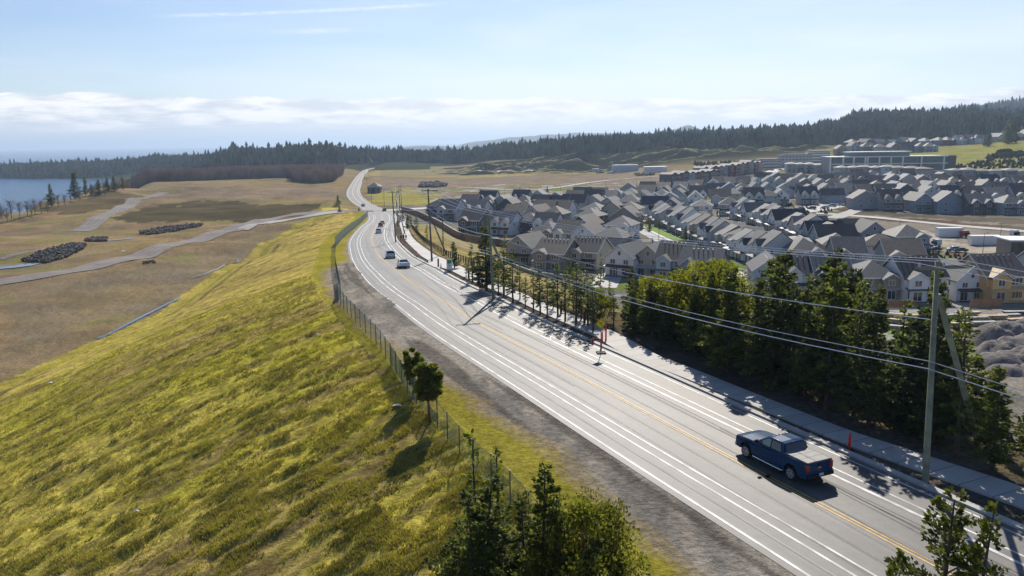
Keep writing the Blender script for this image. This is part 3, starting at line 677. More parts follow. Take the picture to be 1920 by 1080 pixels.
def hip_roof(mb, x0, x1, y0, y1, ze, pitch, oh=0.5, th=0.22):
    w = x1 - x0; d = y1 - y0; e = oh * pitch
    A = [(x0 - oh, y0 - oh, ze - e), (x1 + oh, y0 - oh, ze - e), (x1 + oh, y1 + oh, ze - e), (x0 - oh, y1 + oh, ze - e)]
    m = min(w, d) / 2; hr = ze + m * pitch
    if w >= d: p, q = (x0 + m, (y0 + y1) / 2, hr), (x1 - m, (y0 + y1) / 2, hr); F4 = [[A[0], A[1], q, p], [A[2], A[3], p, q]]; F3 = [[A[1], A[2], q], [A[3], A[0], p]]
    else: p, q = ((x0 + x1) / 2, y0 + m, hr), ((x0 + x1) / 2, y1 - m, hr); F4 = [[A[1], A[2], q, p], [A[3], A[0], p, q]]; F3 = [[A[0], A[1], p], [A[2], A[3], q]]
    for f in F4 + F3: mb.slab(f, th)
    return hr
def wall_gable(mb, x0, x1, y0, y1, ze, pitch, along):
    """walls with gable ends, a closed prism"""
    if along == 'x':
        ym = (y0 + y1) / 2; hr = ze + (y1 - y0) / 2 * pitch - .05
        mb.prism([(y0, 0), (y1, 0), (y1, ze), (ym, hr), (y0, ze)], x0, x1, 'x')
    else:
        xm = (x0 + x1) / 2; hr = ze + (x1 - x0) / 2 * pitch - .05
        mb.prism([(x0, 0), (x1, 0), (x1, ze), (xm, hr), (x0, ze)], y0, y1, 'y')
def window_mesh(w, h, n=2):
    mb = MB(); t = .1
    mb.box(-w / 2 - t, w / 2 + t, -.06, .02, 0, t, 0); mb.box(-w / 2 - t, w / 2 + t, -.06, .02, h - t, h, 0)
    for k in range(n + 1):
        x = -w / 2 + w * k / n; mb.box(x - t * .5, x + t * .5, -.055, .02, t, h - t, 0)
    mb.box(-w / 2, w / 2, -.02, .02, t, h - t, 1)
    return mb.mesh('window', M_trim, M_glass)
WIN = {'s': window_mesh(0.9, 1.3, 1), 'm': window_mesh(1.5, 1.4, 2), 'l': window_mesh(2.4, 1.5, 3), 'd': window_mesh(1.9, 2.1, 2)}
def door_mesh(w, h, mt):
    mb = MB(); mb.box(-w / 2 - .1, w / 2 + .1, -.05, .02, 0, h + .12, 0); mb.box(-w / 2, w / 2, -.09, -.04, 0.02, h, 1)
    return mb.mesh('door', M_trim, mt)
DOOR = door_mesh(1.0, 2.1, M_dark); GAR = door_mesh(4.6, 2.2, M_trim)
def fascia(mb, x0, x1, y, z):
    mb.box(x0, x1, y - .06, y, z, z + .22)

def barge(tr, x0, x1, y, ze, pitch, oh, axis='y'):
    c = (x0 + x1) / 2; hr = ze + (x1 - x0) / 2 * pitch + .03; e = oh * pitch; t = .26
    for s in (-1, 1):
        xe = c + s * ((x1 - x0) / 2 + oh + .02); P = [(xe, ze - e - t), (xe, ze - e + .02), (c, hr + .02), (c, hr - t)]
        if axis == 'y': tr.prism(P, y - .05, y, 'y')
        else: tr.prism(P, y - .03, y + .03, 'x')
def house_proto(kind):
    """returns dict of part meshes + window placements; front faces -Y, base at z=0, goes 1.5 m into the ground"""
    wl, rf, tr, po = MB(), MB(), MB(), MB(); wins = []; vents = []
    if kind == 'side':          # ridge parallel to the street, small front gable
        w, d, ze, p = 9.2, 11.5, 5.5, 0.66
        wall_gable(wl, -w / 2, w / 2, -d / 2, d / 2, ze, p, 'x'); gable_roof(rf, -w / 2, w / 2, -d / 2, d / 2, ze, p, 'x')
        wall_gable(wl, -w / 2 + .5, -w / 2 + 4.6, -d / 2 - 1.1, -d / 2 + 3, ze - .2, .62, 'y'); gable_roof(rf, -w / 2 + .5, -w / 2 + 4.6, -d / 2 - 1.1, -d / 2 + 4.2, ze - .2, .62, 'y', .35)
        barge(tr, -w / 2 + .5, -w / 2 + 4.6, -d / 2 - 1.45, ze - .2, .62, .35); [barge(tr, -d / 2, d / 2, s * (w / 2 + .53), ze, p, .5, 'x') for s in (-1, 1)]
        fascia(tr, -w / 2 + 5.0, w / 2 + .5, -d / 2 - .5, ze - .5)
        wins += [('m', -w / 2 + 2.5, -d / 2 - 1.12, 3.4, 0), ('l', 2.2, -d / 2 - .02, 3.4, 0), ('d', -w / 2 + 2.5, -d / 2 - 1.12, .2, 0), ('l', 2.4, -d / 2 - .02, .6, 0)]
        for k in range(7): vents.append((-3.6 + k * 1.2, -0.7, ze + d / 2 * p - .40))
        yo = -d / 2
    elif kind == 'front':       # gable to the street
        w, d, ze, p = 8.6, 12.5, 5.4, 0.78
        wall_gable(wl, -w / 2, w / 2, -d / 2, d / 2, ze, p, 'y'); gable_roof(rf, -w / 2, w / 2, -d / 2, d / 2, ze, p, 'y')
        barge(tr, -w / 2, w / 2, -d / 2 - .5, ze, p, .5)
        wins += [('m', -2, -d / 2 - .02, 3.3, 0), ('m', 2, -d / 2 - .02, 3.3, 0), ('s', 0, -d / 2 - .02, 5.7, 0), ('d', -2, -d / 2 - .02, .2, 0), ('l', 2, -d / 2 - .02, .7, 0)]
        yo = -d / 2
        for k in range(4): vents.append((-.8, -3 + k * 1.6, ze + w / 2 * p - .75))
    elif kind == 'twin':        # two front gables under a side ridge
        w, d, ze, p = 10.0, 11.0, 5.4, 0.72
        wall_gable(wl, -w / 2, w / 2, -d / 2, d / 2, ze, p, 'x'); gable_roof(rf, -w / 2, w / 2, -d / 2, d / 2, ze, p, 'x')
        for xc in (-2.6, 2.7):
            wall_gable(wl, xc - 1.8, xc + 1.8, -d / 2 - .8, -d / 2 + 3, ze, .95, 'y'); gable_roof(rf, xc - 1.8, xc + 1.8, -d / 2 - .8, -d / 2 + 3.4, ze, .95, 'y', .3)
            barge(tr, xc - 1.8, xc + 1.8, -d / 2 - 1.1, ze, .95, .3)
            wins += [('m', xc, -d / 2 - .82, 3.6, 0), ('m', xc, -d / 2 - .82, .6, 0)]
        yo = -d / 2 - .8
        for k in range(5): vents.append((-2.4 + k * 1.2, -0.7, ze + d / 2 * p - .45))
    elif kind == 'hip':
        w, d, ze, p = 10.2, 11.5, 5.4, 0.58
        wl.box(-w / 2, w / 2, -d / 2, d / 2, 0, ze); hip_roof(rf, -w / 2, w / 2, -d / 2, d / 2, ze, p)
        wall_gable(wl, .6, 4.6, -d / 2 - 1, -d / 2 + 2, ze - .3, .6, 'y'); gable_roof(rf, .6, 4.6, -d / 2 - 1, -d / 2 + 3.4, ze - .3, .6, 'y', .35)
        barge(tr, .6, 4.6, -d / 2 - 1.35, ze - .3, .6, .35)
        fascia(tr, -w / 2 - .5, .2, -d / 2 - .5, ze - .48)
        wins += [('l', -2.6, -d / 2 - .02, 3.4, 0), ('m', 2.6, -d / 2 - 1.02, 3.4, 0), ('m', -3, -d / 2 - .02, .6, 0), ('d', 2.6, -d / 2 - 1.02, .2, 0)]
        yo = -d / 2
    elif kind == 'shed':        # flat pitched duplex
        w, d, ze, p = 8.0, 9.5, 5.9, 0.25
        wl.box(-w / 2, w / 2, -d / 2, d / 2, 0, ze); hip_roof(rf, -w / 2, w / 2, -d / 2, d / 2, ze, p, .6)
        fascia(tr, -w / 2 - .6, w / 2 + .6, -d / 2 - .6, ze - .42)
        wins += [('l', -1.8, -d / 2 - .02, 3.4, 0), ('m', 2.2, -d / 2 - .02, 3.4, 0), ('d', -1.8, -d / 2 - .02, .2, 0), ('l', 2, -d / 2 - .02, .6, 0)]
        yo = -d / 2
    elif kind == 'rowhouse':    # one unit of an attached terrace
        w, d, ze, p = 6.4, 10.5, 6.0, 0.78
        wall_gable(wl, -w / 2, w / 2, -d / 2, d / 2, ze, p, 'x'); gable_roof(rf, -w / 2, w / 2, -d / 2, d / 2, ze, p, 'x', .25)
        wall_gable(wl, -1.9, 1.7, -d / 2 - 1, -d / 2 + 3, ze, 1.0, 'y'); gable_roof(rf, -1.9, 1.7, -d / 2 - 1, -d / 2 + 3, ze, 1.0, 'y', .25)
        barge(tr, -1.9, 1.7, -d / 2 - 1.25, ze, 1.0, .25)
        wins += [('m', -.1, -d / 2 - 1.02, 3.7, 0), ('s', -.1, -d / 2 - 1.02, 6.2, 0), ('m', -1.7, -d / 2 - .02, .7, 0)]
        yo = -d / 2 - 1
    elif kind == 'rowplain':    # terrace unit without the steep gable
        w, d, ze, p = 6.4, 10.5, 6.0, 0.6
        wall_gable(wl, -w / 2, w / 2, -d / 2, d / 2, ze, p, 'x'); gable_roof(rf, -w / 2, w / 2, -d / 2, d / 2, ze, p, 'x', .25)
        wl.box(-2.6, 0.2, -d / 2 - .9, -d / 2, 0, ze - .5); rf.slab([(-2.8, -d / 2 - 1.2, ze - .6), (.4, -d / 2 - 1.2, ze - .6), (.4, -d / 2 + .6, ze + .2), (-2.8, -d / 2 + .6, ze + .2)], .15)
        wins += [('m', -1.2, -d / 2 - .92, 3.4, 0), ('m', 1.7, -d / 2 - .02, 3.4, 0), ('m', -1.2, -d / 2 - .92, .7, 0)]
        yo = -d / 2 - .9
    elif kind == 'tower':       # narrow three-storey flat-roofed unit
        w, d, ze, p = 6.6, 10.5, 9.0, 0.3
        wl.box(-w / 2, w / 2, -d / 2, d / 2, 0, ze); gable_roof(rf, -w / 2, w / 2, -d / 2, d / 2, ze, .35, 'y', .3)
        for z in (.6, 3.5, 6.3): wins += [('l', -1, -d / 2 - .02, z, 0), ('s', 2, -d / 2 - .02, z, 0)]
        yo = -d / 2
    elif kind == 'garage':
        w, d, ze, p = 6.5, 6.5, 2.7, 0.5
        wall_gable(wl, -w / 2, w / 2, -d / 2, d / 2, ze, p, 'y'); gable_roof(rf, -w / 2, w / 2, -d / 2, d / 2, ze, p, 'y', .35); yo = -d / 2
    # side windows
    if kind not in ('garage',):
        for sx in (-1, 1):
            for yy, z in ((-d / 4, 3.5), (d / 5, 3.5), (d / 6, .8)):
                wins.append(('s' if z > 1 else 'm', sx * (w / 2 + .02), yy, z, sx))
    # porch / balcony canopy
    if kind in ('side', 'front', 'hip', 'rowhouse', 'rowplain', 'twin', 'shed'):
        px0, px1 = (-w / 2 + .2, w / 2 - .2) if kind != 'rowhouse' else (-w / 2 + .2, w / 2 - .3)
        po.slab([(px0, yo - 1.7, 2.75), (px1, yo - 1.7, 2.75), (px1, yo + .0, 3.15), (px0, yo + .0, 3.15)], .16)
        for x in (px0 + .15, 0, px1 - .15): po.box(x - .1, x + .1, yo - 1.6, yo - 1.4, -1, 2.6)
        po.box(px0, px1, yo - 1.7, yo, -1, .15)
    low = MB(); low.box(-w / 2 + .03, w / 2 - .03, -d / 2 + .03, d / 2 - .03, -2.5, 0.0)
    return dict(w=w, d=d, ze=ze, kind=kind, wall=wl.mesh('wall', M_trim), roof=rf.mesh('roof', M_trim), trim=tr.mesh('fascia', M_trim) if tr.v else None,
                porch=po.mesh('porch', M_trim) if po.v else None, foot=low.mesh('foundation', M_concd), vents=vents, wins=wins)
VENT = MB().box(-.13, .13, -.13, .13, -.1, .17).mesh('roof_vent', M_vent)
PROTO = {k: house_proto(k) for k in ('side', 'front', 'twin', 'hip', 'shed', 'rowhouse', 'rowplain', 'tower', 'garage')}
def setmat(o, m):
    o.material_slots[0].link = 'OBJECT'; o.material_slots[0].material = m
ROOFW = {'side': 'side-gabled', 'front': 'front-gabled', 'twin': 'twin-gabled', 'hip': 'hipped-roof', 'shed': 'low-roofed', 'rowhouse': 'steep-gabled row', 'rowplain': 'plain-fronted row', 'tower': 'three-storey', 'garage': 'single-storey garage'}
HN = [0]
def house(x, y, rz, kind, wall, roof, label, group, cat='house', name=None, sc=1.0, windows=True, z=None, vents=False):
    P = PROTO[kind]; z0 = float(ground(x, y)) if z is None else z
    nm = name or {'garage': 'garage', 'rowhouse': 'row_house', 'rowplain': 'row_house', 'tower': 'town_house'}.get(kind, 'family_house')
    r = empty(nm, (x, y, z0), rz); att = kind in ('rowhouse', 'rowplain', 'tower', 'garage'); r.scale = (sc if att else sc * rh.uniform(.9, 1.08), sc, sc * rh.uniform(.92, 1.08))
    tag(r, label, cat, group); HN[0] += 1
    setmat(link('wall', P['wall'], r), WALL[wall]); rr = link('roof', P['roof'], r); setmat(rr, ROOF[roof])
    link('foundation', P['foot'], r)
    if P['trim']: link('fascia', P['trim'], r)
    if vents:
        for v in P['vents']: link('roof_vent', VENT, rr, loc=v)
    if P['porch']: setmat(link('porch', P['porch'], r), WALL[wall] if wall == 'bare plywood' else M_dark if wall == 'white' and kind != 'rowhouse' else ROOF[roof] if kind == 'rowhouse' or HN[0] % 3 else WALL['light grey'])
    if windows:
        for (k, wx, wy, wz, side) in P['wins']:
            w = link('window', WIN[k], r, loc=(wx, wy, wz), rz={0: 0, 1: R(90), -1: R(-90)}[side])
        if kind == 'rowhouse': link('door', DOOR, r, loc=(1.6, -P['d'] / 2 - .02, .1))
        if kind == 'garage': link('garage_door', GAR, r, loc=(0, -P['d'] / 2 - .02, 0))
    return r
ORD = ['first', 'second', 'third', 'fourth', 'fifth', 'sixth', 'seventh', 'eighth', 'ninth', 'tenth', 'eleventh', 'twelfth', 'thirteenth', 'fourteenth', 'fifteenth',
       'sixteenth', 'seventeenth', 'eighteenth', 'nineteenth', 'twentieth', 'twenty-first', 'twenty-second', 'twenty-third', 'twenty-fourth', 'twenty-fifth', 'twenty-sixth', 'twenty-seventh', 'twenty-eighth', 'twenty-ninth', 'thirtieth']
rh = random.Random(5)
placed = []
def H1(px, py, deg, kind, wall, roof, label, sc=1.0, group='houses on the near edge of the subdivision'):
    p = G(px, py); placed.append((p.x, p.y)); return house(p.x, p.y, R(deg), kind, wall, roof, label, group, sc=sc, vents=True)
# --- near edge, one by one (photo column/row of the middle of the footprint)
H1(828, 404, -24, 'hip', 'grey-blue', 'charcoal', 'dark-roofed grey-blue house at the left end, just right of the far utility poles')
H1(848, 412, -24, 'side', 'light grey', 'grey', 'light grey house directly before the leftmost dark-roofed house')
H1(893, 436, -28, 'side', 'dark green', 'brown-grey', 'dark green house above the brown retaining wall, left of the white house')
H1(952, 438, -30, 'twin', 'white', 'grey', 'white house behind the second utility pole, right of the dark green one')
H1(992, 490, -33, 'front', 'mid grey', 'charcoal', 'grey house with a broad gable, left of the brown two-storey house')
H1(1046, 501, -33, 'side', 'taupe', 'brown-grey', 'brown two-storey house with a row of roof vents, seen over the thin roadside trees')
H1(1107, 499, -30, 'side', 'beige', 'charcoal', 'beige house with a black roof, right of the brown two-storey house')
H1(1180, 512, -35, 'front', 'white', 'slate', 'tall white gable beside the dirt driveway above the olive trees')
H1(1228, 512, -28, 'front', 'beige', 'grey', 'beige house with a big grey roof behind the olive-green trees', 1.05)
H1(1270, 520, -28, 'side', 'pale blue', 'brown-grey', 'pale house with a blue gable end and white vents on its roof')
H1(1318, 526, -26, 'twin', 'grey-blue', 'grey', 'grey-blue house with small dark gables, mostly behind the tree tops')
H1(1440, 536, -10, 'front', 'pale blue', 'charcoal', 'pale blue gabled house half hidden by the tall pines')
H1(1500, 544, -8, 'twin', 'white', 'slate', 'white house with pink-lit gable between two pines')
H1(1548, 548, -6, 'side', 'mid grey', 'grey', 'grey-roofed house mostly hidden behind the tallest pine')
H1(1628, 552, -4, 'hip', 'taupe', 'slate', 'dark taupe house with slate roof, left of the black-and-white house', 1.05)
H1(1708, 556, 2, 'side', 'white', 'charcoal', 'white-fronted house with a black roof, left of the near utility pole', 1.0)
H1(1792, 556, 4, 'front', 'white', 'slate', 'white gabled house with a dark balcony beside the unfinished plywood house', .88)
tan = H1(1850, 556, 6, 'side', 'bare plywood', 'brown-grey', 'unfinished house clad in bare plywood behind a new cedar fence', 1.08)
H1(1950, 548, 8, 'side', 'pale blue', 'grey', 'pale blue house cut by the right edge, beyond the plywood house', 1.05)
# plywood dormer sheet on the unfinished house
mbp = MB(); gable_roof(mbp, -9.2 / 2 + .5, -9.2 / 2 + 4.6, -11.5 / 2 - 1.15, -11.5 / 2 + 3.2, 5.62, .62, 'y', .4, .1)
link('dormer_sheathing', mbp.mesh('dormer_sheathing', ROOF['plywood']), tan)
# --- rows
WC = ['white', 'light grey', 'light grey', 'grey-blue', 'taupe', 'charcoal', 'beige', 'mid grey', 'pale blue', 'mid grey', 'white', 'light grey']
RC = ['charcoal', 'grey', 'brown-grey', 'slate', 'grey', 'brown-grey']
def row(desc, group, x0, y0, x1, y1, n, kinds, deg, walls=WC, roofs=RC, sc=1.0, jit=1.0, cat='house', windows=True, attached=False, along=False):
    A, B = G(x0, y0), G(x1, y1)
    if along: base = math.degrees(math.atan2(B.y - A.y, B.x - A.x))
    for i in range(n):
        t = (i + .5) / n
        p = A.lerp(B, t)
        if attached: q_ = (B - A).normalized(); off_ = rh.choice([0, 0, .8, -.7, 1.2]); p.x += -q_.y * off_; p.y += q_.x * off_
        if not attached: p.x += rh.uniform(-1, 1) * jit; p.y += rh.uniform(-1.5, 1.5) * jit
        if not attached and any((p.x - q[0]) ** 2 + (p.y - q[1]) ** 2 < 55 for q in placed): continue
        placed.append((p.x, p.y))
        k = kinds[i % len(kinds)] if attached else rh.choice(kinds); w = rh.choice(walls); rf = rh.choice(roofs)
        dg = (base + deg) if along else deg + (rh.uniform(-4, 4) + rh.choice([0, 0, 90]) * (0 if attached else 1))
        lab = '%s %s %s, %s from left %s' % (w, ROOFW[k], {'garage': '', 'rowhouse': 'house', 'rowplain': 'house', 'tower': 'town house'}.get(k, 'house'), ORD[i], desc)
        lab = lab.replace(' ,', ',').replace('  ', ' ')
        house(p.x, p.y, R(dg), k, w, rf, lab, group, cat=cat if k != 'garage' else 'garage', sc=sc * rh.uniform(.95, 1.04), windows=windows)
DET = ['side', 'front', 'twin', 'hip', 'side', 'front']
def W(x, y):  # world point -> photo position
    q = Vector((x, y, float(ground(x, y)) - H)); zf = q.dot(_f); return 960 + F * q.dot(_r) / zf, 540 - F * q.dot(_u) / zf
gA = 'detached houses in the left blocks'
row('just behind the beige house', gA, 1010, 458, 1170, 468, 4, DET, -30)
row('in the block behind the white house', gA, 975, 436, 1190, 446, 6, DET, -28)
row('in the third row of the left blocks', gA, 960, 420, 1195, 428, 7, DET, -28)
row('in the fourth row of the left blocks', gA, 880, 408, 1200, 411, 10, DET, -26)
row('in the fifth row of the left blocks', gA, 870, 396, 1230, 397, 11, DET, -24)
row('by the far pale street', gA, 900, 388, 1290, 383, 12, DET, -22, jit=.8)
row('in the short row before the brown field', gA, 1075, 380, 1320, 371, 8, DET, -20, jit=.8)
row('in the row before the dark town houses', gA, 1165, 369, 1350, 361, 6, DET, -18, jit=.8)
gT = 'attached houses of the front terrace'
row('in the far lawn terrace', gT, 1230, 412, 1318, 446, 7, ['rowhouse', 'rowplain', 'rowplain', 'rowhouse', 'rowplain'], 180 - 90 - 90, ['white', 'light grey', 'white', 'pale blue'], ['charcoal', 'grey', 'slate'], attached=True, along=True)
row('in the near lawn terrace', gT, 1320, 447, 1458, 500, 8, ['rowplain', 'rowhouse', 'rowhouse', 'rowplain', 'hip'], 0, ['white', 'light grey', 'white', 'beige'], ['charcoal', 'slate', 'grey'], attached=True, along=True)
row('behind the front terrace', 'garages behind the front terrace', 1300, 412, 1455, 464, 10, ['garage'], 180, ['white', 'light grey'], ['grey', 'brown-grey'], attached=True, along=True, cat='garage')
gM = 'attached houses of the middle terrace'
row('in the middle terrace', gM, 1390, 408, 1500, 441, 8, ['rowhouse', 'rowplain', 'front', 'rowplain'], 0, ['white', 'light grey', 'white'], ['charcoal', 'grey', 'slate'], attached=True, along=True)
row('in the last terrace before the gravel yard', gM, 1505, 443, 1572, 470, 5, ['front', 'rowplain'], 0, ['white', 'grey-blue', 'beige'], ['charcoal', 'slate'], attached=True, along=True)
gB = 'houses at the edge of the gravel yard'
row('in the row ending at the gravel yard', gB, 1582, 452, 1640, 462, 2, ['front', 'twin'], -6, ['mid grey', 'bare plywood'], ['grey', 'charcoal'], jit=0)
p = G(1694, 470); placed.append((p.x, p.y)); house(p.x, p.y, R(-2), 'hip', 'grey-blue', 'grey', 'grey-blue hipped-roof house nearest the gravel yard, with one white side window', gB, sc=1.05)
row('behind the pines and pole arm', gB, 1480, 500, 1740, 506, 6, DET, -6)
row('in the low row behind the pines', gB, 1470, 478, 1660, 486, 5, ['shed', 'shed', 'hip'], -10, ['white', 'light grey', 'beige'], ['grey', 'brown-grey'])
gC = 'detached houses in the middle blocks'
row('right behind the terrace garages', gC, 1215, 402, 1380, 402, 6, DET, -14)
row('in the second middle row', gC, 1215, 390, 1390, 388, 7, DET, -14)
row('in the third middle row', gC, 1300, 379, 1400, 376, 5, DET, -12)
row('in the fourth middle row', gC, 1330, 366, 1560, 372, 9, DET, -10)
row('in the row above the green verge', gC, 1400, 384, 1570, 380, 7, DET, -8)
row('in the fifth middle row', gC, 1340, 354, 1600, 360, 11, DET, -8)
row('in the sixth middle row', gC, 1420, 344, 1590, 348, 7, DET, -8)
gD = 'three-storey town houses in dark blocks'
row('beside the brown field', gD, 1250, 352, 1340, 343, 9, ['tower'], 0, ['charcoal', 'grey-blue', 'dark green', 'dark red'], ['charcoal', 'slate'], attached=True, along=True, sc=1.1, cat='town house')
row('in the dark block by the car park', gD, 1308, 337, 1420, 322, 12, ['tower'], 0, ['charcoal', 'taupe', 'grey-blue', 'dark red'], ['charcoal', 'slate'], attached=True, along=True, sc=1.1, cat='town house')
gE = 'houses facing the gravel yard'
row('facing the gravel yard', gE, 1590, 389, 1915, 401, 6, ['hip', 'side', 'twin', 'front'], -2, ['grey-blue', 'pale blue', 'grey-blue', 'charcoal', 'white', 'mid grey'], jit=.5, sc=1.15)
gF = 'houses on the right-hand blocks'
row('in the second row behind the yard', gF, 1560, 374, 1930, 386, 9, ['twin', 'front', 'side'], -4, sc=1.08)
row('in the third row behind the yard', gF, 1570, 362, 1930, 372, 11, DET, -5)
row('in the fourth row behind the yard', gF, 1575, 349, 1930, 359, 12, DET, -6)
row('in the low row below the school', gF, 1590, 342, 1780, 345, 6, DET, -6)
gG = 'duplexes in line below the school'
row('in the line directly below the school', gG, 1568, 331, 1740, 333, 8, ['shed'], -6, ['grey-blue', 'beige', 'light grey', 'pale blue', 'taupe'], ['brown-grey', 'grey'], sc=1.25, jit=.3)
row('in the line right of the school', gG, 1775, 336, 1960, 340, 7, ['shed'], -8, ['taupe', 'pale blue', 'beige', 'mid grey'], ['brown-grey', 'grey'], sc=1.25, jit=.3)
row('in the pale line left of the school', gG, 1475, 322, 1562, 324, 5, ['shed'], -8, ['pale blue', 'light grey'], ['brown-grey'], sc=1.25, jit=.3)
gH = 'houses on the far hillside under the forest'
row('in the lower hillside row', gH, 1568, 290, 1760, 284, 15, ['hip', 'side', 'front'], -5, ['grey-blue', 'charcoal', 'light grey', 'mid grey', 'taupe'], ['grey', 'slate', 'brown-grey'], windows=True, sc=1.2)
row('in the upper hillside row', gH, 1590, 277, 1780, 272, 15, ['hip', 'side', 'front'], 20, ['grey-blue', 'charcoal', 'light grey', 'mid grey'], ['grey', 'slate', 'brown-grey'], windows=False, sc=1.2)
row('on the hillside above the green slope', gH, 1770, 272, 1935, 262, 9, ['hip', 'side', 'front'], 10, ['grey-blue', 'charcoal', 'light grey', 'white'], ['grey', 'slate'], windows=False, sc=1.2)

# ---- pale apartment blocks on the rise
def apartment(px, py, wpx, storeys, rz, wall, label, depth=16, bays=9):
    p = G(px, py); D = math.hypot(p.x, p.y); w = wpx * D / F; h = storeys * 3.0
    r = empty('apartment_block', p, R(rz)); tag(r, label, 'apartment building', 'pale apartment blocks by the car park')
    b = MB(); b.box(-w / 2, w / 2, -depth / 2, depth / 2, -2, h)
    link('wall', b.mesh('wall', WALL[wall]), r)
    b = MB(); b.box(-w / 2 - .4, w / 2 + .4, -depth / 2 - .4, depth / 2 + .4, h, h + .5); b.box(-w / 2 + 2, w / 2 - 2, -depth / 2 + 2, depth / 2 - 2, h + .5, h + 1.0)
    link('roof', b.mesh('roof', ROOF['grey']), r)
    for s in range(storeys):
        for k in range(bays):
            link('window', WIN['l'], r, loc=(-w / 2 + w * (k + .5) / bays, -depth / 2 - .02, .7 + s * 3.0))
        b = MB(); b.box(-w / 2, w / 2, -depth / 2 - .9, -depth / 2, 3.0 * s + 2.72, 3.0 * s + 2.86) if s < storeys - 1 else b.box(-w / 2, -w / 2 + 2, -depth / 2 - .5, -depth / 2, h - .4, h - .1)
        link('balcony', b.mesh('balcony', M_trim), r)
apartment(1440, 316, 40, 3, -6, 'light grey', 'pale three-storey apartment block behind the car park, leftmost of three')
apartment(1490, 313, 52, 4, -6, 'light grey', 'long pale apartment block behind the car park, middle of three')
apartment(1532, 306, 36, 4, -10, 'white', 'white apartment block behind the car park, rightmost of three')
# ---- the school with its glass front
p = G(1663, 321); D = math.hypot(p.x, p.y); sw = 200 * D / F
r = empty('school', p, R(-4)); tag(r, 'long white-framed glass building on the rise above all the houses', 'school')
s_h = 25 * D / F; fl = s_h / 2
b = MB(); b.box(-sw / 2 + .5, sw / 2 - 6, -9, 16, -2, s_h - .2); link('wall', b.mesh('wall', WALL['mid grey']), r)
b = MB(); b.box(sw / 2 - 6, sw / 2 + 1, -10, 14, -2, s_h + .3); link('wall', b.mesh('wall', WALL['charcoal']), r)
mg = mat('school_glazing', (0.10, 0.17, 0.18), rough=0.12, spec=0.8)
b = MB(); b.box(-sw / 2, sw / 2 - 6, -9.3, -9.0, .6, s_h - .4); link('glazing', b.mesh('glazing', mg), r)
b = MB()
for z in (0.1, fl, s_h - .5): b.box(-sw / 2 - .4, sw / 2 - 5.6, -10.2, -9.1, z, z + .75)
for u in (0, .11, .2, .3, .32, .42, .52, .62, .78, .97): b.box(-sw / 2 + (sw - 6) * u - .5, -sw / 2 + (sw - 6) * u + .6, -10.3, -9.2, -.5, s_h + .3)
link('frame', b.mesh('frame', M_trim), r)
b = MB()
for k in range(70):
    x = -sw / 2 + (sw - 6) * (k + .5) / 70; b.box(x - .09, x + .09, -9.5, -9.3, .6, s_h - .4)
link('mullions', b.mesh('mullions', M_dark), r)
b = MB(); b.box(-sw / 2 + 18, sw * .16, -4, 12, s_h - .3, s_h + 3.4); link('upper_storey', b.mesh('upper_storey', mg), r)
b = MB(); b.box(-sw / 2 + 17, sw * .17, -5, 13, s_h + 3.4, s_h + 4.0); b.box(-sw / 2, sw / 2 - 6, -9, 16, s_h - .2, s_h + .1); link('roof', b.mesh('roof', M_trim), r)
# ---- small pavilion in the field, low sheds
p = G(703, 361); D = math.hypot(p.x, p.y); s_ = 22 * D / F / 10.2
house(p.x, p.y, R(0), 'hip', 'charcoal', 'slate', 'lone dark house on the grass beside the far bend of the road', 'lone house', sc=min(s_, 1.5), name='farm_house')
del_grp = [o for o in col.objects if o.get('group') == 'lone house']
for o in del_grp: del o['group']

# ================================================================== trees
M_bark = mat('conifer_bark', (0.085, 0.065, 0.05), rough=0.95, var=0.3, vscale=4)
M_barkr = mat('arbutus_bark', (0.20, 0.09, 0.05), rough=0.7, var=0.3, vscale=4)
M_barkg = mat('alder_bark', (0.22, 0.19, 0.17), rough=0.9, var=0.25, vscale=3)
L_con = leafmat('conifer_needles', (0.088, 0.108, 0.034), 0.45, 0.55, 1.1, 0.35)
L_conb = leafmat('fir_needles_near', (0.090, 0.115, 0.032), 0.48, 0.5, 1.6, 0.15)
L_olive = leafmat('olive_broadleaf', (0.15, 0.155, 0.018), 0.55, 0.4, 1.0, 0.15)
L_arb = leafmat('arbutus_leaves', (0.135, 0.155, 0.034), 0.5, 0.45, 2.0, 0.2)
L_far = mat('far_conifers', (0.045, 0.066, 0.036), rough=0.9, spec=0.1, var=0.6, vscale=0.045)
M_twig = mat('bare_twigs', (0.27, 0.20, 0.165), rough=0.95, var=0.3, vscale=0.05)
M_twigg = mat('bare_twigs_grey', (0.17, 0.15, 0.135), rough=0.95, var=0.3, vscale=0.3)

def sprays(P, Dn, L, W, rg, up=0.25):
    """one kinked needle/leaf blade (2 quads) per point; P points, Dn directions"""
    n = len(P); Dn = Dn + rg.normal(0, 0.35, (n, 3)); Dn[:, 2] += up * rg.random(n); Dn /= np.linalg.norm(Dn, axis=1)[:, None]
    S = np.cross(Dn, rg.normal(0, 1, (n, 3))); S /= np.linalg.norm(S, axis=1)[:, None] + 1e-9
    l = (L * (0.6 + 0.8 * rg.random(n)))[:, None]; w = (W * (0.6 + 0.8 * rg.random(n)))[:, None]
    a = P - S * w * .3; b = P + S * w * .3; m = P + Dn * l * .5; c = m + S * w; d = m - S * w; e = P + Dn * l
    V = np.stack([a, b, c, d, e + S * w * .15, e - S * w * .15], 1).reshape(-1, 3); k = np.arange(n)[:, None] * 6
    return V, np.vstack([k + np.array([[0, 1, 2, 3]]), k + np.array([[3, 2, 4, 5]])])
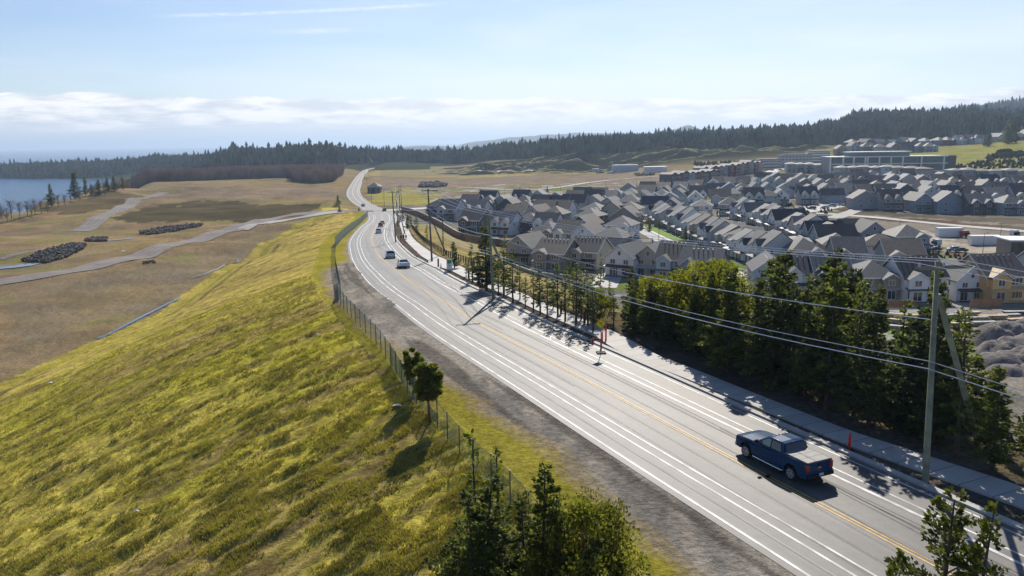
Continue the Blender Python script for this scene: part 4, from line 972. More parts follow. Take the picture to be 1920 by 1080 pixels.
def conifer_mesh(seed, h=9.0, rad=2.0, dens=1.0, leaf=0.34, bare=0.12, ragged=0.35, leafm=None, power=0.85, per=5):
    rg = np.random.default_rng(seed); mb = MB(); n = 9; ph = rg.random(2) * 6
    tr = lambda z: np.array([0.18 * math.sin(z * .35 + ph[0]) * z / h, 0.18 * math.sin(z * .3 + ph[1]) * z / h, z])
    r0 = 0.013 * h + .04
    mb.tube([tr(z) - np.array([0, 0, .6 * (z == 0)]) for z in np.linspace(0, h * .98, n)], [r0 * (1 - .95 * k / (n - 1)) + .01 for k in range(n)], 7)
    PP, DD = [], []
    z = h * bare
    sector = 1 + ragged * rg.normal(0, .5, 6)
    while z < h * .99:
        u = (z - h * bare) / (h * (1 - bare)); R_ = rad * (1 - u) ** power * (0.75 + .25 * math.sin(u * 9 + ph[0])) + .12
        R_ *= min(1, .45 + u * 4)
        nb = rg.integers(3, 6)
        for k in range(nb):
            a = rg.random() * 6.283; L = R_ * rg.uniform(1 - ragged, 1 + ragged) * sector[int(a / 6.284 * 6)]
            if L < .1: continue
            droop = rg.uniform(-.32, .12) + .55 * u; d = np.array([math.cos(a), math.sin(a), droop]); d /= np.linalg.norm(d); o = tr(z)
            if L > .5: mb.tube([o, o + d * L * .9], [.018 + .012 * L, .006], 3, cap=False)
            m = max(3, int(L / leaf * per * dens)); t = rg.random(m) ** .6
            side = np.cross(d, [0, 0, 1.0]); side /= np.linalg.norm(side) + 1e-9
            sp = (rg.random(m) - .5) * L * .55 * (1.1 - t)
            P = o + d * (t * L)[:, None] + side * sp[:, None]; P[:, 2] += rg.normal(0, .05, m) - .12 * t * L * .3
            PP.append(P); DD.append(d * .8 + side * np.sign(sp)[:, None] * .7)
        z += h * .026 * rg.uniform(.7, 1.3) / max(.6, dens)
    P = np.vstack(PP); D_ = np.vstack(DD)
    V, Fq = sprays(P, D_, leaf, leaf * .34, rg)
    return mb.mesh('trunk', M_bark, smooth=True), mesh_np('crown', V, Fq, leafm or L_con)
def broad_mesh(seed, h=6.0, rad=2.2, leafm=None, bark=None, leaf=0.2, nclump=34, per=120, z0=.35, multi=3, flat=.8):
    rg = np.random.default_rng(seed); mb = MB(); PP, DD = [], []
    stems = [((rg.random() - .5) * rad * .5, (rg.random() - .5) * rad * .5) for _ in range(multi)]
    for sx, sy in stems: mb.tube([(0, 0, -.5), (sx * .3, sy * .3, h * .3), (sx, sy, h * .7)], [.05 + .014 * h, .035 + .008 * h, .03], 6)
    for k in range(nclump):
        v = rg.normal(0, 1, 3); v /= np.linalg.norm(v); rr = rg.random() ** .4
        c = np.array([v[0] * rad * rr, v[1] * rad * rr, h * (z0 + (1 - z0) * .5) + v[2] * rr * h * (1 - z0) * .5 * flat + .0]); c[:2] *= (.75 + .5 * rg.random())
        s = stems[k % multi]; mb.tube([(s[0] * .6, s[1] * .6, h * (z0 + .05)), tuple(c)], [.04, .012], 4, cap=False)
        cr = rad * rg.uniform(.22, .42); q = rg.normal(0, 1, (per, 3)); q /= np.linalg.norm(q, axis=1)[:, None]; q *= (rg.random((per, 1)) ** .45)
        q[:, 2] *= .7; PP.append(c + q * cr); DD.append(q + np.array([0, 0, .3]))
    V, Fq = sprays(np.vstack(PP), np.vstack(DD), leaf, leaf * .42, rg, .1)
    return mb.mesh('trunk', bark or M_barkr, smooth=True), mesh_np('crown', V, Fq, leafm or L_arb)
def bare_mesh(seed, h=9, spread=2.5, n=70, m=None):
    rg = np.random.default_rng(seed); mb = MB(); lv = MB()
    mb.tube([(0, 0, -1), (.1, 0, h * .5), (0, .1, h * .85)], [.16, .1, .04], 5)
    for k in range(n):
        z = h * rg.uniform(.2, .8); a = rg.random() * 6.283; L = spread * (1 - z / h * .6) * rg.uniform(.5, 1.1); e = (math.cos(a) * L, math.sin(a) * L, min(z + L * rg.uniform(.8, 1.8), h * 1.03))
        o = (0, 0, z); mid = tuple((o[i] + e[i]) / 2 for i in range(3)); lv.tube([o, mid, e], [.045, .03, .012], 3, cap=False)
        for q in range(4):
            b = rg.random() * 6.283; l2 = L * .35; lv.tube([mid if q % 2 else e, tuple(np.array(mid if q % 2 else e) + np.array([math.cos(b) * l2, math.sin(b) * l2, l2 * .9]))], [.02, .008], 3, cap=False)
    return mb.mesh('trunk', M_barkg), lv.mesh('crown', m or M_twigg)
def plant(name, meshes, x, y, rz, sc, label, group=None, cat='tree', z=None, base_h=None):
    r = empty(name, (x, y, (float(ground(x, y)) if z is None else z)), rz); r.scale = (sc[0], sc[0], sc[1]) if hasattr(sc, '__len__') else (sc,) * 3
    tag(r, label, cat, group); link('trunk', meshes[0], r); link('crown', meshes[1], r); return r
rt_ = random.Random(3)
CON = [conifer_mesh(100 + k, 9.0, rad, dens, leaf=lf, bare=ba, ragged=.45, per=8) for k, (rad, dens, lf, ba) in enumerate([(1.7, 1.15, .21, .08), (2.0, 1.1, .21, .06), (1.4, 1.1, .20, .12), (2.15, 1.15, .22, .05), (1.35, .7, .24, .2), (1.2, .6, .24, .16)])]
OLV = [broad_mesh(200 + k, 6.5, 2.6, L_olive, M_bark, .19, 50, 170, .12, 3, 1.0) for k in range(2)]
# roadside belt right of the pavement: silhouette (photo column -> top row)
TOP = [(1030, 520), (1050, 470), (1075, 478), (1100, 500), (1125, 482), (1150, 505), (1180, 512), (1240, 520), (1300, 512), (1340, 500), (1400, 508), (1440, 500), (1460, 480), (1500, 540), (1540, 500), (1565, 470), (1600, 520), (1650, 555),
       (1700, 585), (1740, 565), (1775, 560), (1800, 590), (1830, 630), (1860, 685), (1900, 720), (1960, 740), (2100, 740)]
def on_offset(px, d):
    """ground point in the photo column px that lies d metres right of the road's centre line"""
    a = math.atan((px - 960) / F); rr = np.linspace(20, 420, 1200); x = rr * math.sin(a); y = rr * math.cos(a)
    S, D = road_sd(x, y); k = int(np.argmin(np.abs(D - d) + (S < 20) * 1e3)); return float(x[k]), float(y[k]), float(S[k])
def nth(i): return ORD[i - 1] if i <= len(ORD) else 'thirtieth-plus-%s' % ORD[i - 31]
trow = [('front', 12.6, 1.9, 1085, 2080, 0), ('second', 16.0, 2.3, 1150, 2060, .1), ('third', 19.5, 2.8, 1180, 2040, .15), ('back', 24.5, 3.3, 1230, 2020, .25)]
for rn, off, gap, c0, c1, _ in trow:
    xa, ya, s1 = on_offset(c0, off); xb, yb, s0 = on_offset(c1, off); s = s1; i = 0
    while s > s0:
        d = off + rt_.uniform(-1.0, 1.0); x, y = road_pt(s, d); x = float(x); y = float(y); s -= gap * rt_.uniform(.75, 1.3)
        px, py = W(x, y); dist = math.hypot(x, y)
        ty = np.interp(px, [t[0] for t in TOP], [t[1] for t in TOP]) + rt_.choice([-14, 0, 12, 26, 48] if px < 1300 or rn != 'front' else [0, 0, 4, 8, 18]) + (10 if rn == 'front' and px < 1200 else 0)
        z0 = float(ground(x, y)); h = zat(px, ty, dist) - z0
        if h < 1.5: continue
        h = min(h, 16.0); i += 1
        olive = 1195 < px < 1345 and rn in ('second', 'third') or (px < 1450 and rt_.random() < .05)
        if olive: m = rt_.choice(OLV); sc = (max(h, 4) / 6.5 * .95, h / 6.5)
        elif px < 1165: m = rt_.choice(CON[4:] + CON[2:3]); sc = (h / 9 * .95, h / 9)
        else: m = rt_.choice(CON[:5]); sc = (h / 9 * rt_.uniform(.9, 1.2), h / 9)
        kind = 'olive-green broadleaf tree' if olive else 'young fir'
        plant('broadleaf_tree' if olive else 'fir_tree', m, x, y, rt_.random() * 6.28, sc,
              '%s, %s of the %s roadside belt row from its far end' % (kind, nth(i), rn), 'trees of the roadside belt')
# named taller trees poking out of the belt
for px, d, ty, k, lab in [(1563, 20, 474, 3, 'tallest bushy fir of the belt, behind the pickup and left of the near pole'), (1458, 22, 478, 1, 'fir with a rounded top rising before the hidden white house'),
                          (1768, 17, 505, 2, 'thin fir top directly right of the near utility pole'), (1070, 15.5, 472, 4, 'slim fir rising before the brown two-storey house'),
                          (1128, 15.2, 484, 5, 'slim fir rising before the beige house with the black roof')]:
    x, y, s = on_offset(px, d); z0 = float(ground(x, y)); h = zat(px, ty, math.hypot(x, y)) - z0
    plant('fir_tree', CON[k], x, y, 1.0 * k, (h / 9 * (1.25 if k in (1, 3) else .9), h / 9), lab)
# thinner trees along the far end of the pavement
for i, (px, py, ty, k) in enumerate([(852, 505, 452, 2), (886, 530, 452, 5), (912, 545, 425, 0), (900, 548, 490, 4), (962, 568, 470, 4), (975, 562, 490, 5), (1013, 588, 495, 5), (765, 432, 402, 2), (782, 440, 400, 4), (945, 555, 440, 5), (801, 450, 420, 5), (874, 520, 480, 4),
                                     (1037, 580, 520, 5), (1090, 600, 500, 4), (755, 415, 395, 1), (770, 422, 398, 4), (1000, 585, 505, 4), (1026, 592, 512, 5), (1046, 596, 488, 4), (1060, 604, 500, 5), (1080, 610, 492, 4), (1102, 612, 505, 5), (1112, 622, 515, 4), (985, 575, 515, 5), (935, 552, 480, 5)]):
    p = G(px, py); h = zat(px, ty, math.hypot(p.x, p.y)) - p.z
    plant('fir_tree', CON[k], p.x, p.y, i * 1.3, (h / 9 * (1.3 if k < 4 else 1.1), h / 9),
          ['young fir behind the post fence', 'thin fir by the pavement', 'dense dark fir at the second pole', 'small thin fir at the foot of the second pole', 'thin fir right of the leaning brace',
           'small fir before the gabled grey house', 'sparse fir left of the black gate post', 'fir at the far end of the post fence', 'second fir along the post fence', 'slim fir right of the second pole',
           'small fir halfway along the post fence', 'short thin fir before the white sign', 'low fir behind the black posts', 'thin fir left of the yellow sign', 'bushy fir nearest the junction', 'thin fir second from the junction',
           'slim fir just right of the first black post', 'thin fir directly left of the second black post', 'slim tall fir behind the second black post', 'thin fir a step right of the second black post', 'slim fir halfway between the second post and the sign', 'thin fir directly behind the short red marker', 'small fir right behind the yellow sign', 'small thin fir before the grey gabled house', 'thin fir between the second pole and its brace'][i] + ', seen against the straw-coloured slope' * (i in (0, 7, 8)),
          'sparse firs along the far pavement')
# foreground, left side of the road
NB = [conifer_mesh(301, 8.5, 2.4, 1.1, leaf=.13, bare=.03, ragged=.5, leafm=L_conb, power=.7, per=11), conifer_mesh(302, 9.0, 1.9, 1.1, leaf=.12, bare=.03, ragged=.42, leafm=L_conb, power=.75, per=12),
      conifer_mesh(303, 7.0, 1.5, .8, leaf=.12, bare=.05, ragged=.5, leafm=leafmat('hemlock_needles', (0.07, 0.085, 0.018), .45, .4, 2, .1), power=.6, per=9)]
ARB = broad_mesh(304, 7.0, 2.3, leafmat('arbutus_leaves_near', (0.11, 0.12, 0.022), .5, .5, 2.0, .05), M_barkr, .12, 70, 230, .3, 4, 1.0)
def fore(name, m, mh, px, ty, dist, wsc, lab, rz=0.0, cat='tree'):
    a = math.atan((px - 960) / F); x = dist * math.sin(a); y = dist * math.cos(a); z0 = float(ground(x, y)); h = zat(px, ty, dist) - z0
    return plant(name, m, x, y, rz, (wsc, h / mh), lab)
fore('fir_tree', NB[0], 8.5, 905, 890, 30.0, 1.2, 'broad bushy fir at the bottom edge, left of the pointed fir', 2.0)
fore('fir_tree', NB[0], 8.5, 865, 925, 28.5, 1.0, 'low bushy fir at the bottom edge, leftmost of the foreground trees', 4.1)
fore('fir_tree', NB[1], 9.0, 1015, 872, 28.5, 1.0, 'tall pointed dark fir at the bottom edge, beside the arbutus', .5)
fore('fir_tree', NB[1], 9.0, 975, 925, 29.5, .75, 'slim dark fir just left of the pointed fir at the bottom edge', 1.5)
fore('fir_tree', NB[1], 9.0, 1050, 930, 27.5, .75, 'slim fir between the pointed fir and the arbutus', 3.1)
fore('arbutus_tree', ARB, 7.0, 1108, 912, 28.0, .85, 'yellow-green arbutus tree at the bottom edge with a reddish forked trunk', .3)
fore('fir_tree', NB[2], 7.0, 1168, 1022, 27.0, .5, 'small bright green conifer at the bottom edge, right of the arbutus', .3)
fore('fir_tree', NB[0], 8.5, 1120, 1005, 26.5, .85, 'low dark bushy conifer under the arbutus', 1.0)
fore('fir_tree', NB[2], 7.0, 1826, 926, 22.7, 1.25, 'loose green hemlock at the lower right, overlapping the kerb', .8)
fore('fir_tree', NB[2], 7.0, 1912, 962, 22.0, 1.05, 'green hemlock cut by the lower right corner', 2.4)
fore('fir_tree', NB[2], 7.0, 1730, 1062, 21.5, .6, 'tip of a small conifer low in the right foreground', 1.1)
fore('sapling', conifer_mesh(310, 6, .35, .5, leaf=.3, bare=.45, ragged=.6, leafm=L_arb), 6, 884, 822, 34, 1.0, 'thin sapling with a tuft of leaves rising behind the broad fir')
fore('sapling', conifer_mesh(311, 6, .2, .25, leaf=.25, bare=.3, ragged=.6, leafm=L_arb), 6, 922, 828, 34, 1.0, 'bare whip-like sapling beside the last fence post')
# two arbutus by the fence
FT = [broad_mesh(320 + k, 5.0, 1.15, L_arb, M_barkr, .15, 38, 330, .30, 2, 1.05) for k in range(2)]
for (px, py, ty, w_, lab) in [(775, 745, 655, .62, 'smaller round arbutus on the fence line, the one farther away'), (806, 792, 682, .80, 'larger round arbutus on the fence line with a leaning dark trunk')]:
    p = G(px, py); h = zat(px, ty, math.hypot(p.x, p.y)) - p.z
    plant('arbutus_tree', FT[0 if w_ < .7 else 1], p.x, p.y, 1.0, (w_ * 1.05, h / 5.0), lab)
# small trees by the junction
for px, py, ty, w_, lab in [(634, 386, 366, 1.3, 'lone dark fir left of the junction'), (637, 398, 386, 1.5, 'small leaning conifer beside the side road'), (673, 396, 389, 1.6, 'low dark bush at the end of the fence')]:
    p = G(px, py); h = zat(px, ty, math.hypot(p.x, p.y)) - p.z; plant('fir_tree', CON[1], p.x, p.y, px, (w_ * h / 9, h / 9), lab)
# shore trees on the left bluff
for i, (px, py, ty, w_) in enumerate([(97, 388, 344, .9), (141, 372, 322, 1.0), (161, 367, 331, 1.0), (186, 365, 336, 1.1), (203, 360, 332, 1.1), (215, 358, 331, 1.1), (231, 355, 330, 1.1), (255, 348, 319, 1.2), (172, 366, 345, .9)]):
    p = G(px, py); h = zat(px, ty, math.hypot(p.x, p.y)) - p.z; plant('fir_tree', CON[i % 4], p.x, p.y, i * 1.1, (w_ * 1.25 * h / 9, h / 9), 'dark fir on the edge of the lagoon bluff, %s from the left' % ORD[i], 'firs on the lagoon bluff')
BT = [bare_mesh(400 + k) for k in range(3)]
for i, (px, py, ty) in enumerate([(4, 412, 380), (22, 410, 372), (38, 407, 375), (52, 404, 373), (66, 402, 371), (78, 400, 372), (90, 399, 374), (110, 390, 362), (122, 386, 362), (133, 380, 358), (150, 378, 355), (178, 370, 350), (196, 368, 348), (0, 420, 384), (60, 408, 380), (14, 416, 388)]):
    p = G(px, py); h = zat(px, ty, math.hypot(p.x, p.y)) - p.z; plant('bare_tree', BT[i % 3], p.x, p.y, i * 1.7, (1.35 * h / 9, h / 9), 'leafless grey tree, %s listed along the lagoon edge' % ORD[i], 'leafless trees along the lagoon')
# street trees among the houses
for i, (px, py, ty) in enumerate([(1612, 388, 355), (1848, 400, 378), (1500, 378, 356), (1285, 362, 350), (1240, 372, 358), (1795, 378, 362), (1700, 366, 350)]):
    p = G(px, py); h = max(zat(px, ty, math.hypot(p.x, p.y)) - p.z, 4); plant('street_tree', BT[i % 3], p.x, p.y, i, (h / 9, h / 9), ['bare orange-brown tree left of the first yard-facing house', 'bare tree between the last two yard-facing houses', 'bare tree over the green verge', 'bare tree near the dark town houses', 'bare tree at the far pale street', 'bare tree behind the twin-gabled houses', 'bare tree in the third row of roofs'][i])
for i, (px, py, ty) in enumerate([(1852, 275, 250), (1845, 275, 256), (1897, 268, 226), (1890, 270, 232), (1905, 268, 238)]):
    p = G(px, py); h = max(zat(px, ty, math.hypot(p.x, p.y)) - p.z, 8); plant('fir_tree', CON[1 + i % 3], p.x, p.y, i, (1.6 * h / 9, h / 9), 'big dark fir among the hillside houses at right, %s from the left' % ORD[[1, 0, 3, 2, 4][i]], 'big firs among the hillside houses')

# garden trees and shrubs scattered through the plots
gt = random.Random(44); k_ = 0
for i in range(70):
    px = gt.uniform(960, 1900); py = gt.uniform(352, 470)
    if px > 1560 and py > 392: continue
    p = G(px, py)
    if any((p.x - q[0]) ** 2 + (p.y - q[1]) ** 2 < 38 for q in placed): continue
    k_ += 1
    if k_ > 30: break
    placed.append((p.x, p.y)); h = gt.uniform(3, 5.5); ev = gt.random() < .5
    plant('garden_tree', CON[k_ % 4] if ev else BT[k_ % 3], p.x, p.y, i, (h / 9 * (1.2 if ev else .8), h / 9), '%s garden tree among the houses, %s of thirty' % ('small evergreen' if ev else 'bare young', ORD[k_ - 1]), 'garden trees among the houses')
# ---- far woods, each one mass
def cone_trees(name, X_, Y_, Hh, label, m, seed, tiers=4, sides=6, fat=.25, parent=None, lo=0.0):
    rg = np.random.default_rng(seed); n = len(X_); Z0 = ground(X_, Y_); V = []; Fq = []
    ang = np.linspace(0, 2 * np.pi, sides, endpoint=False)
    rad = Hh * fat * rg.uniform(.7, 1.3, n); ph = rg.random(n) * 6.28; lx = rg.normal(0, .03, n) * Hh
    vs = []
    for t in range(tiers):
        zb = Z0 + Hh * (lo + (1 - lo) * t / tiers) - .3; rb = rad * (1 - t / tiers * .85) * rg.uniform(.75, 1.25, n)
        jit = rg.uniform(.65, 1.35, (n, sides)); a = ang[None] + ph[:, None] + t * .5
        vs.append(np.stack([X_[:, None] + rb[:, None] * jit * np.cos(a), Y_[:, None] + rb[:, None] * jit * np.sin(a), np.repeat(zb[:, None], sides, 1) + rg.normal(0, .35, (n, sides))], -1))
        ap = np.stack([X_ + lx * (t + 1) / tiers, Y_, Z0 + Hh * (lo + (1 - lo) * min(1, (t + 1.7) / tiers))], -1)[:, None]
        vs.append(ap)
    Vv = np.concatenate(vs, 1); k = tiers * (sides + 1); tris = []
    for t in range(tiers):
        b = t * (sides + 1)
        for j in range(sides): tris.append((b + j, b + (j + 1) % sides, b + sides))
    T = (np.arange(n)[:, None, None] * k + np.array(tris)[None]).reshape(-1, 3)
    return tag(link(name, mesh_np(name, Vv.reshape(-1, 3), T, m)), label, 'forest', kind='stuff')
def scatter(n, fn, seed):
    """fn(px, r)->keep; uniform in photo column and distance"""
    rg = np.random.default_rng(seed); out = []
    return rg
def wood(name, c0, c1, r0, r1, n, hmin, hmax, label, seed, keep=None, m=None, **kw):
    rg = np.random.default_rng(seed); px = rg.uniform(c0, c1, n); a = np.arctan((px - 960) / F)
    f0 = r0(px) if callable(r0) else r0; f1 = r1(px) if callable(r1) else r1
    r = f0 + (f1 - f0) * rg.random(n) ** 1.25; r = r / np.cos(a); X_ = r * np.sin(a); Y_ = r * np.cos(a)
    k = ground(X_, Y_) > SEA + .6
    if keep is not None: k &= keep(px, r, X_, Y_)
    X_, Y_ = X_[k], Y_[k]; Hh = rg.uniform(hmin, hmax, len(X_)) * (0.8 + .4 * fbm(X_ / 60, Y_ / 60, seed)) ; Hh *= np.where(rg.random(len(X_)) < .05, 1.25, rg.uniform(.75, 1.0, len(X_)))
    S, D = road_sd(X_, Y_); kk = np.abs(D) > 16
    return cone_trees(name, X_[kk], Y_[kk], Hh[kk], label, m or L_far, seed, **kw)
wood('far_wood', -60, 330, 1680, 2050, 3600, 15, 24, 'dark wooded spit across the blue lagoon', 1)
wood('far_wood', 300, 640, lambda p: np.interp(p, [300, 480, 640], [1500, 1250, 1200]), lambda p: np.interp(p, [300, 640], [2000, 1750]), 3600, 17, 27, 'dark conifer hill behind the brown leafless thicket', 2)
wood('far_wood', 620, 1040, lambda p: np.interp(p, [620, 690, 760, 960, 1040], [1250, 1400, 1480, 1330, 1250]), 1850, 3600, 16, 25, 'dark conifer wood behind the far bend of the road', 3)
wood('far_wood', 1020, 1560, lambda p: np.interp(p, [1020, 1100, 1560], [1230, 1180, 1105]), 1750, 5200, 15, 24, 'long conifer wood above the old pit edge', 4)
wood('far_wood', 1540, 2020, lambda p: np.interp(p, [1540, 1650, 2020], [1110, 1120, 1000]), 1650, 6200, 14, 24, 'conifer forest covering the big hill at right', 5)
wood('far_wood', 1760, 2020, 2050, 2750, 1500, 20, 32, 'hazy wooded hill behind the forest at far right', 6)
def thicket(name, c0, c1, r0, r1, n, hh, label, seed):
    rg = np.random.default_rng(seed); px = rg.uniform(c0, c1, n); a = np.arctan((px - 960) / F); r = (r0(px) + (r1(px) - r0(px)) * rg.random(n)) / np.cos(a)
    X_ = r * np.sin(a); Y_ = r * np.cos(a); S, D = road_sd(X_, Y_); k = np.abs(D) > 22; X_, Y_ = X_[k], Y_[k]; Z0 = ground(X_, Y_); n = len(X_); m = 16
    Hh = hh * rg.uniform(.75, 1.1, n); zz = Hh[:, None] * rg.uniform(.05, .6, (n, m)); aa = rg.uniform(0, 6.28, (n, m)); L = Hh[:, None] * rg.uniform(.12, .34, (n, m))
    bx = X_[:, None] + 0 * aa; by = Y_[:, None] + 0 * aa; bz = Z0[:, None] + zz * .4; tx = bx + np.cos(aa) * L; ty = by + np.sin(aa) * L; tz = np.minimum(Z0[:, None] + zz + L * 2.2, Z0[:, None] + Hh[:, None]); w = .10 * Hh[:, None] / 9
    V = np.stack([np.stack([bx - w, by, bz], -1), np.stack([bx + w, by, bz], -1), np.stack([(bx * .4 + tx * .6) + w * 2.2, by * .4 + ty * .6, bz * .4 + tz * .6], -1), np.stack([tx, ty, tz], -1)], 2).reshape(-1, 3)
    return tag(link(name, mesh_np(name, V, np.arange(len(V)).reshape(-1, 4), M_twig)), label, 'thicket', kind='stuff')
thicket('thicket', 245, 560, lambda p: np.interp(p, [245, 420, 560], [830, 930, 960]), lambda p: np.interp(p, [245, 420, 560], [900, 1040, 1060]), 3600, 15, 'brown leafless thicket behind the tan field', 21)
thicket('thicket', 556, 664, lambda p: np.interp(p, [556, 600, 664], [820, 780, 840]), lambda p: p * 0 + 1020, 2400, 15, 'rounded block of brown leafless trees left of the far road', 22)
thicket('thicket', 160, 250, lambda p: p * 0 + 690, lambda p: p * 0 + 760, 260, 9, 'low leafless scrub on the bluff by the lagoon', 23)
# scrub on the green slope and yard edges
def shrubs(name, polys, n, hmin, hmax, label, seed, m=None, fat=.55):
    rg = np.random.default_rng(seed); X_, Y_ = [], []
    for poly in polys:
        P = np.array([G(*q)[:2] for q in poly]); lo = P.min(0); hi = P.max(0); q = rg.uniform(lo, hi, (n * 3, 2)); k = PIP(P, q[:, 0], q[:, 1]); q = q[k][:n]; X_.append(q[:, 0]); Y_.append(q[:, 1])
    X_ = np.concatenate(X_); Y_ = np.concatenate(Y_)
    return cone_trees(name, X_, Y_, rg.uniform(hmin, hmax, len(X_)), label, m or L_far, seed, tiers=2, sides=7, fat=fat)
M_scrub = mat('scrub', (0.055, 0.055, 0.03), rough=0.95, spec=.1, var=.4, vscale=.05)
shrubs('scrub', [[(1775, 318), (1775, 309), (1860, 300), (1960, 302), (1960, 316)], [(1850, 300), (1850, 292), (1930, 285), (1930, 296)], [(1870, 288), (1870, 284), (1895, 283), (1895, 288)]], 260, 1.2, 3.2, 'dark gorse thickets on the green slope', 31, M_scrub)
shrubs('scrub', [[(900, 316), (900, 309), (980, 306), (980, 313)], [(1060, 300), (1075, 290), (1120, 296), (1120, 306)], [(1300, 312), (1300, 306), (1420, 303), (1420, 309)]], 160, 1.5, 4, 'dark scrub along the foot of the old pit edge', 32, M_scrub)
shrubs('scrub', [[(1390, 386), (1440, 380), (1560, 394), (1560, 402), (1480, 404)], [(1640, 470), (1700, 478), (1880, 492), (1880, 486), (1700, 470)]], 70, .8, 2.0, 'low scrub among the house plots', 33, M_scrub)
shrubs('understorey', [[(1130, 655), (1250, 600), (1500, 640), (1750, 740), (1960, 800), (1960, 880), (1700, 800), (1400, 725)]], 420, .5, 1.6, 'dark bushes under the roadside trees', 34, M_scrub)

# ---- grass tussocks on the near meadow
def tufts(n, seed, label, rmin, rmax, dlo, dhi, m, hmin, hmax):
    rg = np.random.default_rng(seed); a = rg.uniform(R(-36), R(8), n * 4); r = rmin * (rmax / rmin) ** rg.random(n * 4); X_ = r * np.sin(a); Y_ = r * np.cos(a)
    S, D = road_sd(X_, Y_); ux = X_ * 0.85 + Y_ * 0.53; uy = -X_ * 0.53 + Y_ * 0.85
    k = (D < dhi) & (D > dlo) & (rg.random(len(X_)) < sstep((fbm(ux / 2.2, uy / 1.0, 31, 3) - .38) / .3))
    X_, Y_ = X_[k][:n], Y_[k][:n]; n = len(X_); Z0 = ground(X_, Y_); nb = 7
    aa = rg.uniform(0, 6.28, (n, nb)); h = rg.uniform(hmin, hmax, (n, nb)); l = h * rg.uniform(.2, .9, (n, nb)); w = .03
    ox = X_[:, None] + rg.normal(0, .09, (n, nb)); oy = Y_[:, None] + rg.normal(0, .09, (n, nb)); oz = Z0[:, None] - .03 + 0 * aa
    px_, py_ = -np.sin(aa) * w, np.cos(aa) * w
    V = np.stack([np.stack([ox - px_, oy - py_, oz], -1), np.stack([ox + px_, oy + py_, oz], -1), np.stack([ox + np.cos(aa) * l, oy + np.sin(aa) * l, oz + h], -1)], 2).reshape(-1, 3)
    return tag(link('meadow_grass', mesh_np('meadow_grass', V, np.arange(len(V)).reshape(-1, 3), m)), label, 'grass', kind='stuff')
tufts(60000, 71, 'long yellow-green grass tussocks on the near meadow', 26, 130, -82, -13.4, leafmat('grass_blades', (0.37, 0.335, 0.055), .22, .35, .3, 0), .08, .24)
tufts(12000, 72, 'brown dead grass clumps on the near meadow', 26, 110, -82, -13.4, leafmat('dead_grass', (0.31, 0.235, 0.105), .15, .35, .3, 0), .10, .28)

# ================================================================== vehicles
def paint(name, c, rough=0.3): return mat(name, c, rough=rough, metal=0.35, spec=0.6, coat=1.0)
M_blue = mat('blue_car_paint', (0.0, 0.042, 0.115), rough=.3, metal=.0, spec=.12, coat=.22); M_silver = paint('silver_car_paint', (0.40, 0.43, 0.46)); M_wcar = mat('white_car_paint', (0.72, 0.74, 0.76), rough=.3, coat=1.0)
M_blk = paint('black_car_paint', (0.02, 0.022, 0.028)); M_red = paint('dark_red_car_paint', (0.16, 0.03, 0.03)); M_gry = paint('grey_car_paint', (0.12, 0.13, 0.15))
M_tyre = mat('tyre_rubber', (0.02, 0.02, 0.02), rough=.8); M_rim = mat('alloy_rim', (0.62, 0.63, 0.65), rough=.3, metal=.3); M_chrome = mat('chrome', (0.7, 0.7, 0.72), rough=.12, metal=1.0)
M_lamp = mat('red_tail_lamp', (0.42, 0.012, 0.015), rough=.2, spec=.7); M_cover = mat('vinyl_bed_cover', (0.24, 0.228, 0.215), rough=.6, spec=.25, var=.12, vscale=2.5, bump=.3, bscale=3)
M_plate = mat('licence_plate', (0.55, 0.66, 0.78), rough=.5); M_under = mat('underbody_black', (0.012, 0.012, 0.013), rough=.8); M_head = mat('headlamp_glass', (0.6, 0.62, 0.65), rough=.1, spec=.9)
M_gold = mat('badge_gold', (0.55, 0.38, 0.08), rough=.3, metal=.8)
def arch(cy, cz, r, n=10): return [(cy + r * math.cos(math.pi * k / n), cz + r * math.sin(math.pi * k / n)) for k in range(n + 1)]
def wheel(parent, x, y, r, w, side):
    o = MB(); n = 28
    prof = [(-w / 2, r * .62), (-w / 2, r * .93), (-w / 2 + .04, r), (w / 2 - .04, r), (w / 2, r * .93), (w / 2, r * .62)]
    vs = [(px, q * math.cos(2 * math.pi * k / n), q * math.sin(2 * math.pi * k / n)) for k in range(n) for px, q in prof]; m = len(prof)
    o.add(vs, [(k * m + j, k * m + j + 1, ((k + 1) % n) * m + j + 1, ((k + 1) % n) * m + j) for k in range(n) for j in range(m - 1)])
    wh = empty('wheel', (x, y, r)); wh.parent = parent
    link('tyre', o.mesh('tyre', M_tyre, smooth=True), wh)
    o = MB(); xs = side * w * .30
    q_ = MB(); q_.tube([(xs - side * .1, 0, 0), (xs - side * .05, 0, 0)], [r * .64, r * .64], n); link('brake_disc', q_.mesh('brake_disc', M_under), wh)
    o.tube([(xs, 0, 0), (xs + side * .05, 0, 0)], [r * .16, r * .12], 12)
    for k in range(6):
        a = 2 * math.pi * k / 6; c, s = math.cos(a), math.sin(a)
        p = lambda rr, t: (xs + side * .035, rr * c - t * s, rr * s + t * c)
        o.slab([p(r * .1, -.035), p(r * .62, -.05), p(r * .62, .05), p(r * .1, .035)], .02)
        o.add([p(r * .1, -.035), p(r * .62, -.05), p(r * .62, .05), p(r * .1, .035)], [(0, 1, 2, 3)])
    ring = [(xs + (side * .06 if j in (1, 2) else 0), q * math.cos(2 * math.pi * k / n), q * math.sin(2 * math.pi * k / n)) for k in range(n) for j, q in enumerate((r * .66, r * .66, r * .58, r * .58))]
    o.add(ring, [(k * 4 + j, k * 4 + j + 1, ((k + 1) % n) * 4 + j + 1, ((k + 1) % n) * 4 + j) for k in range(n) for j in range(3)])
    link('rim', o.mesh('rim', M_rim), wh); return wh
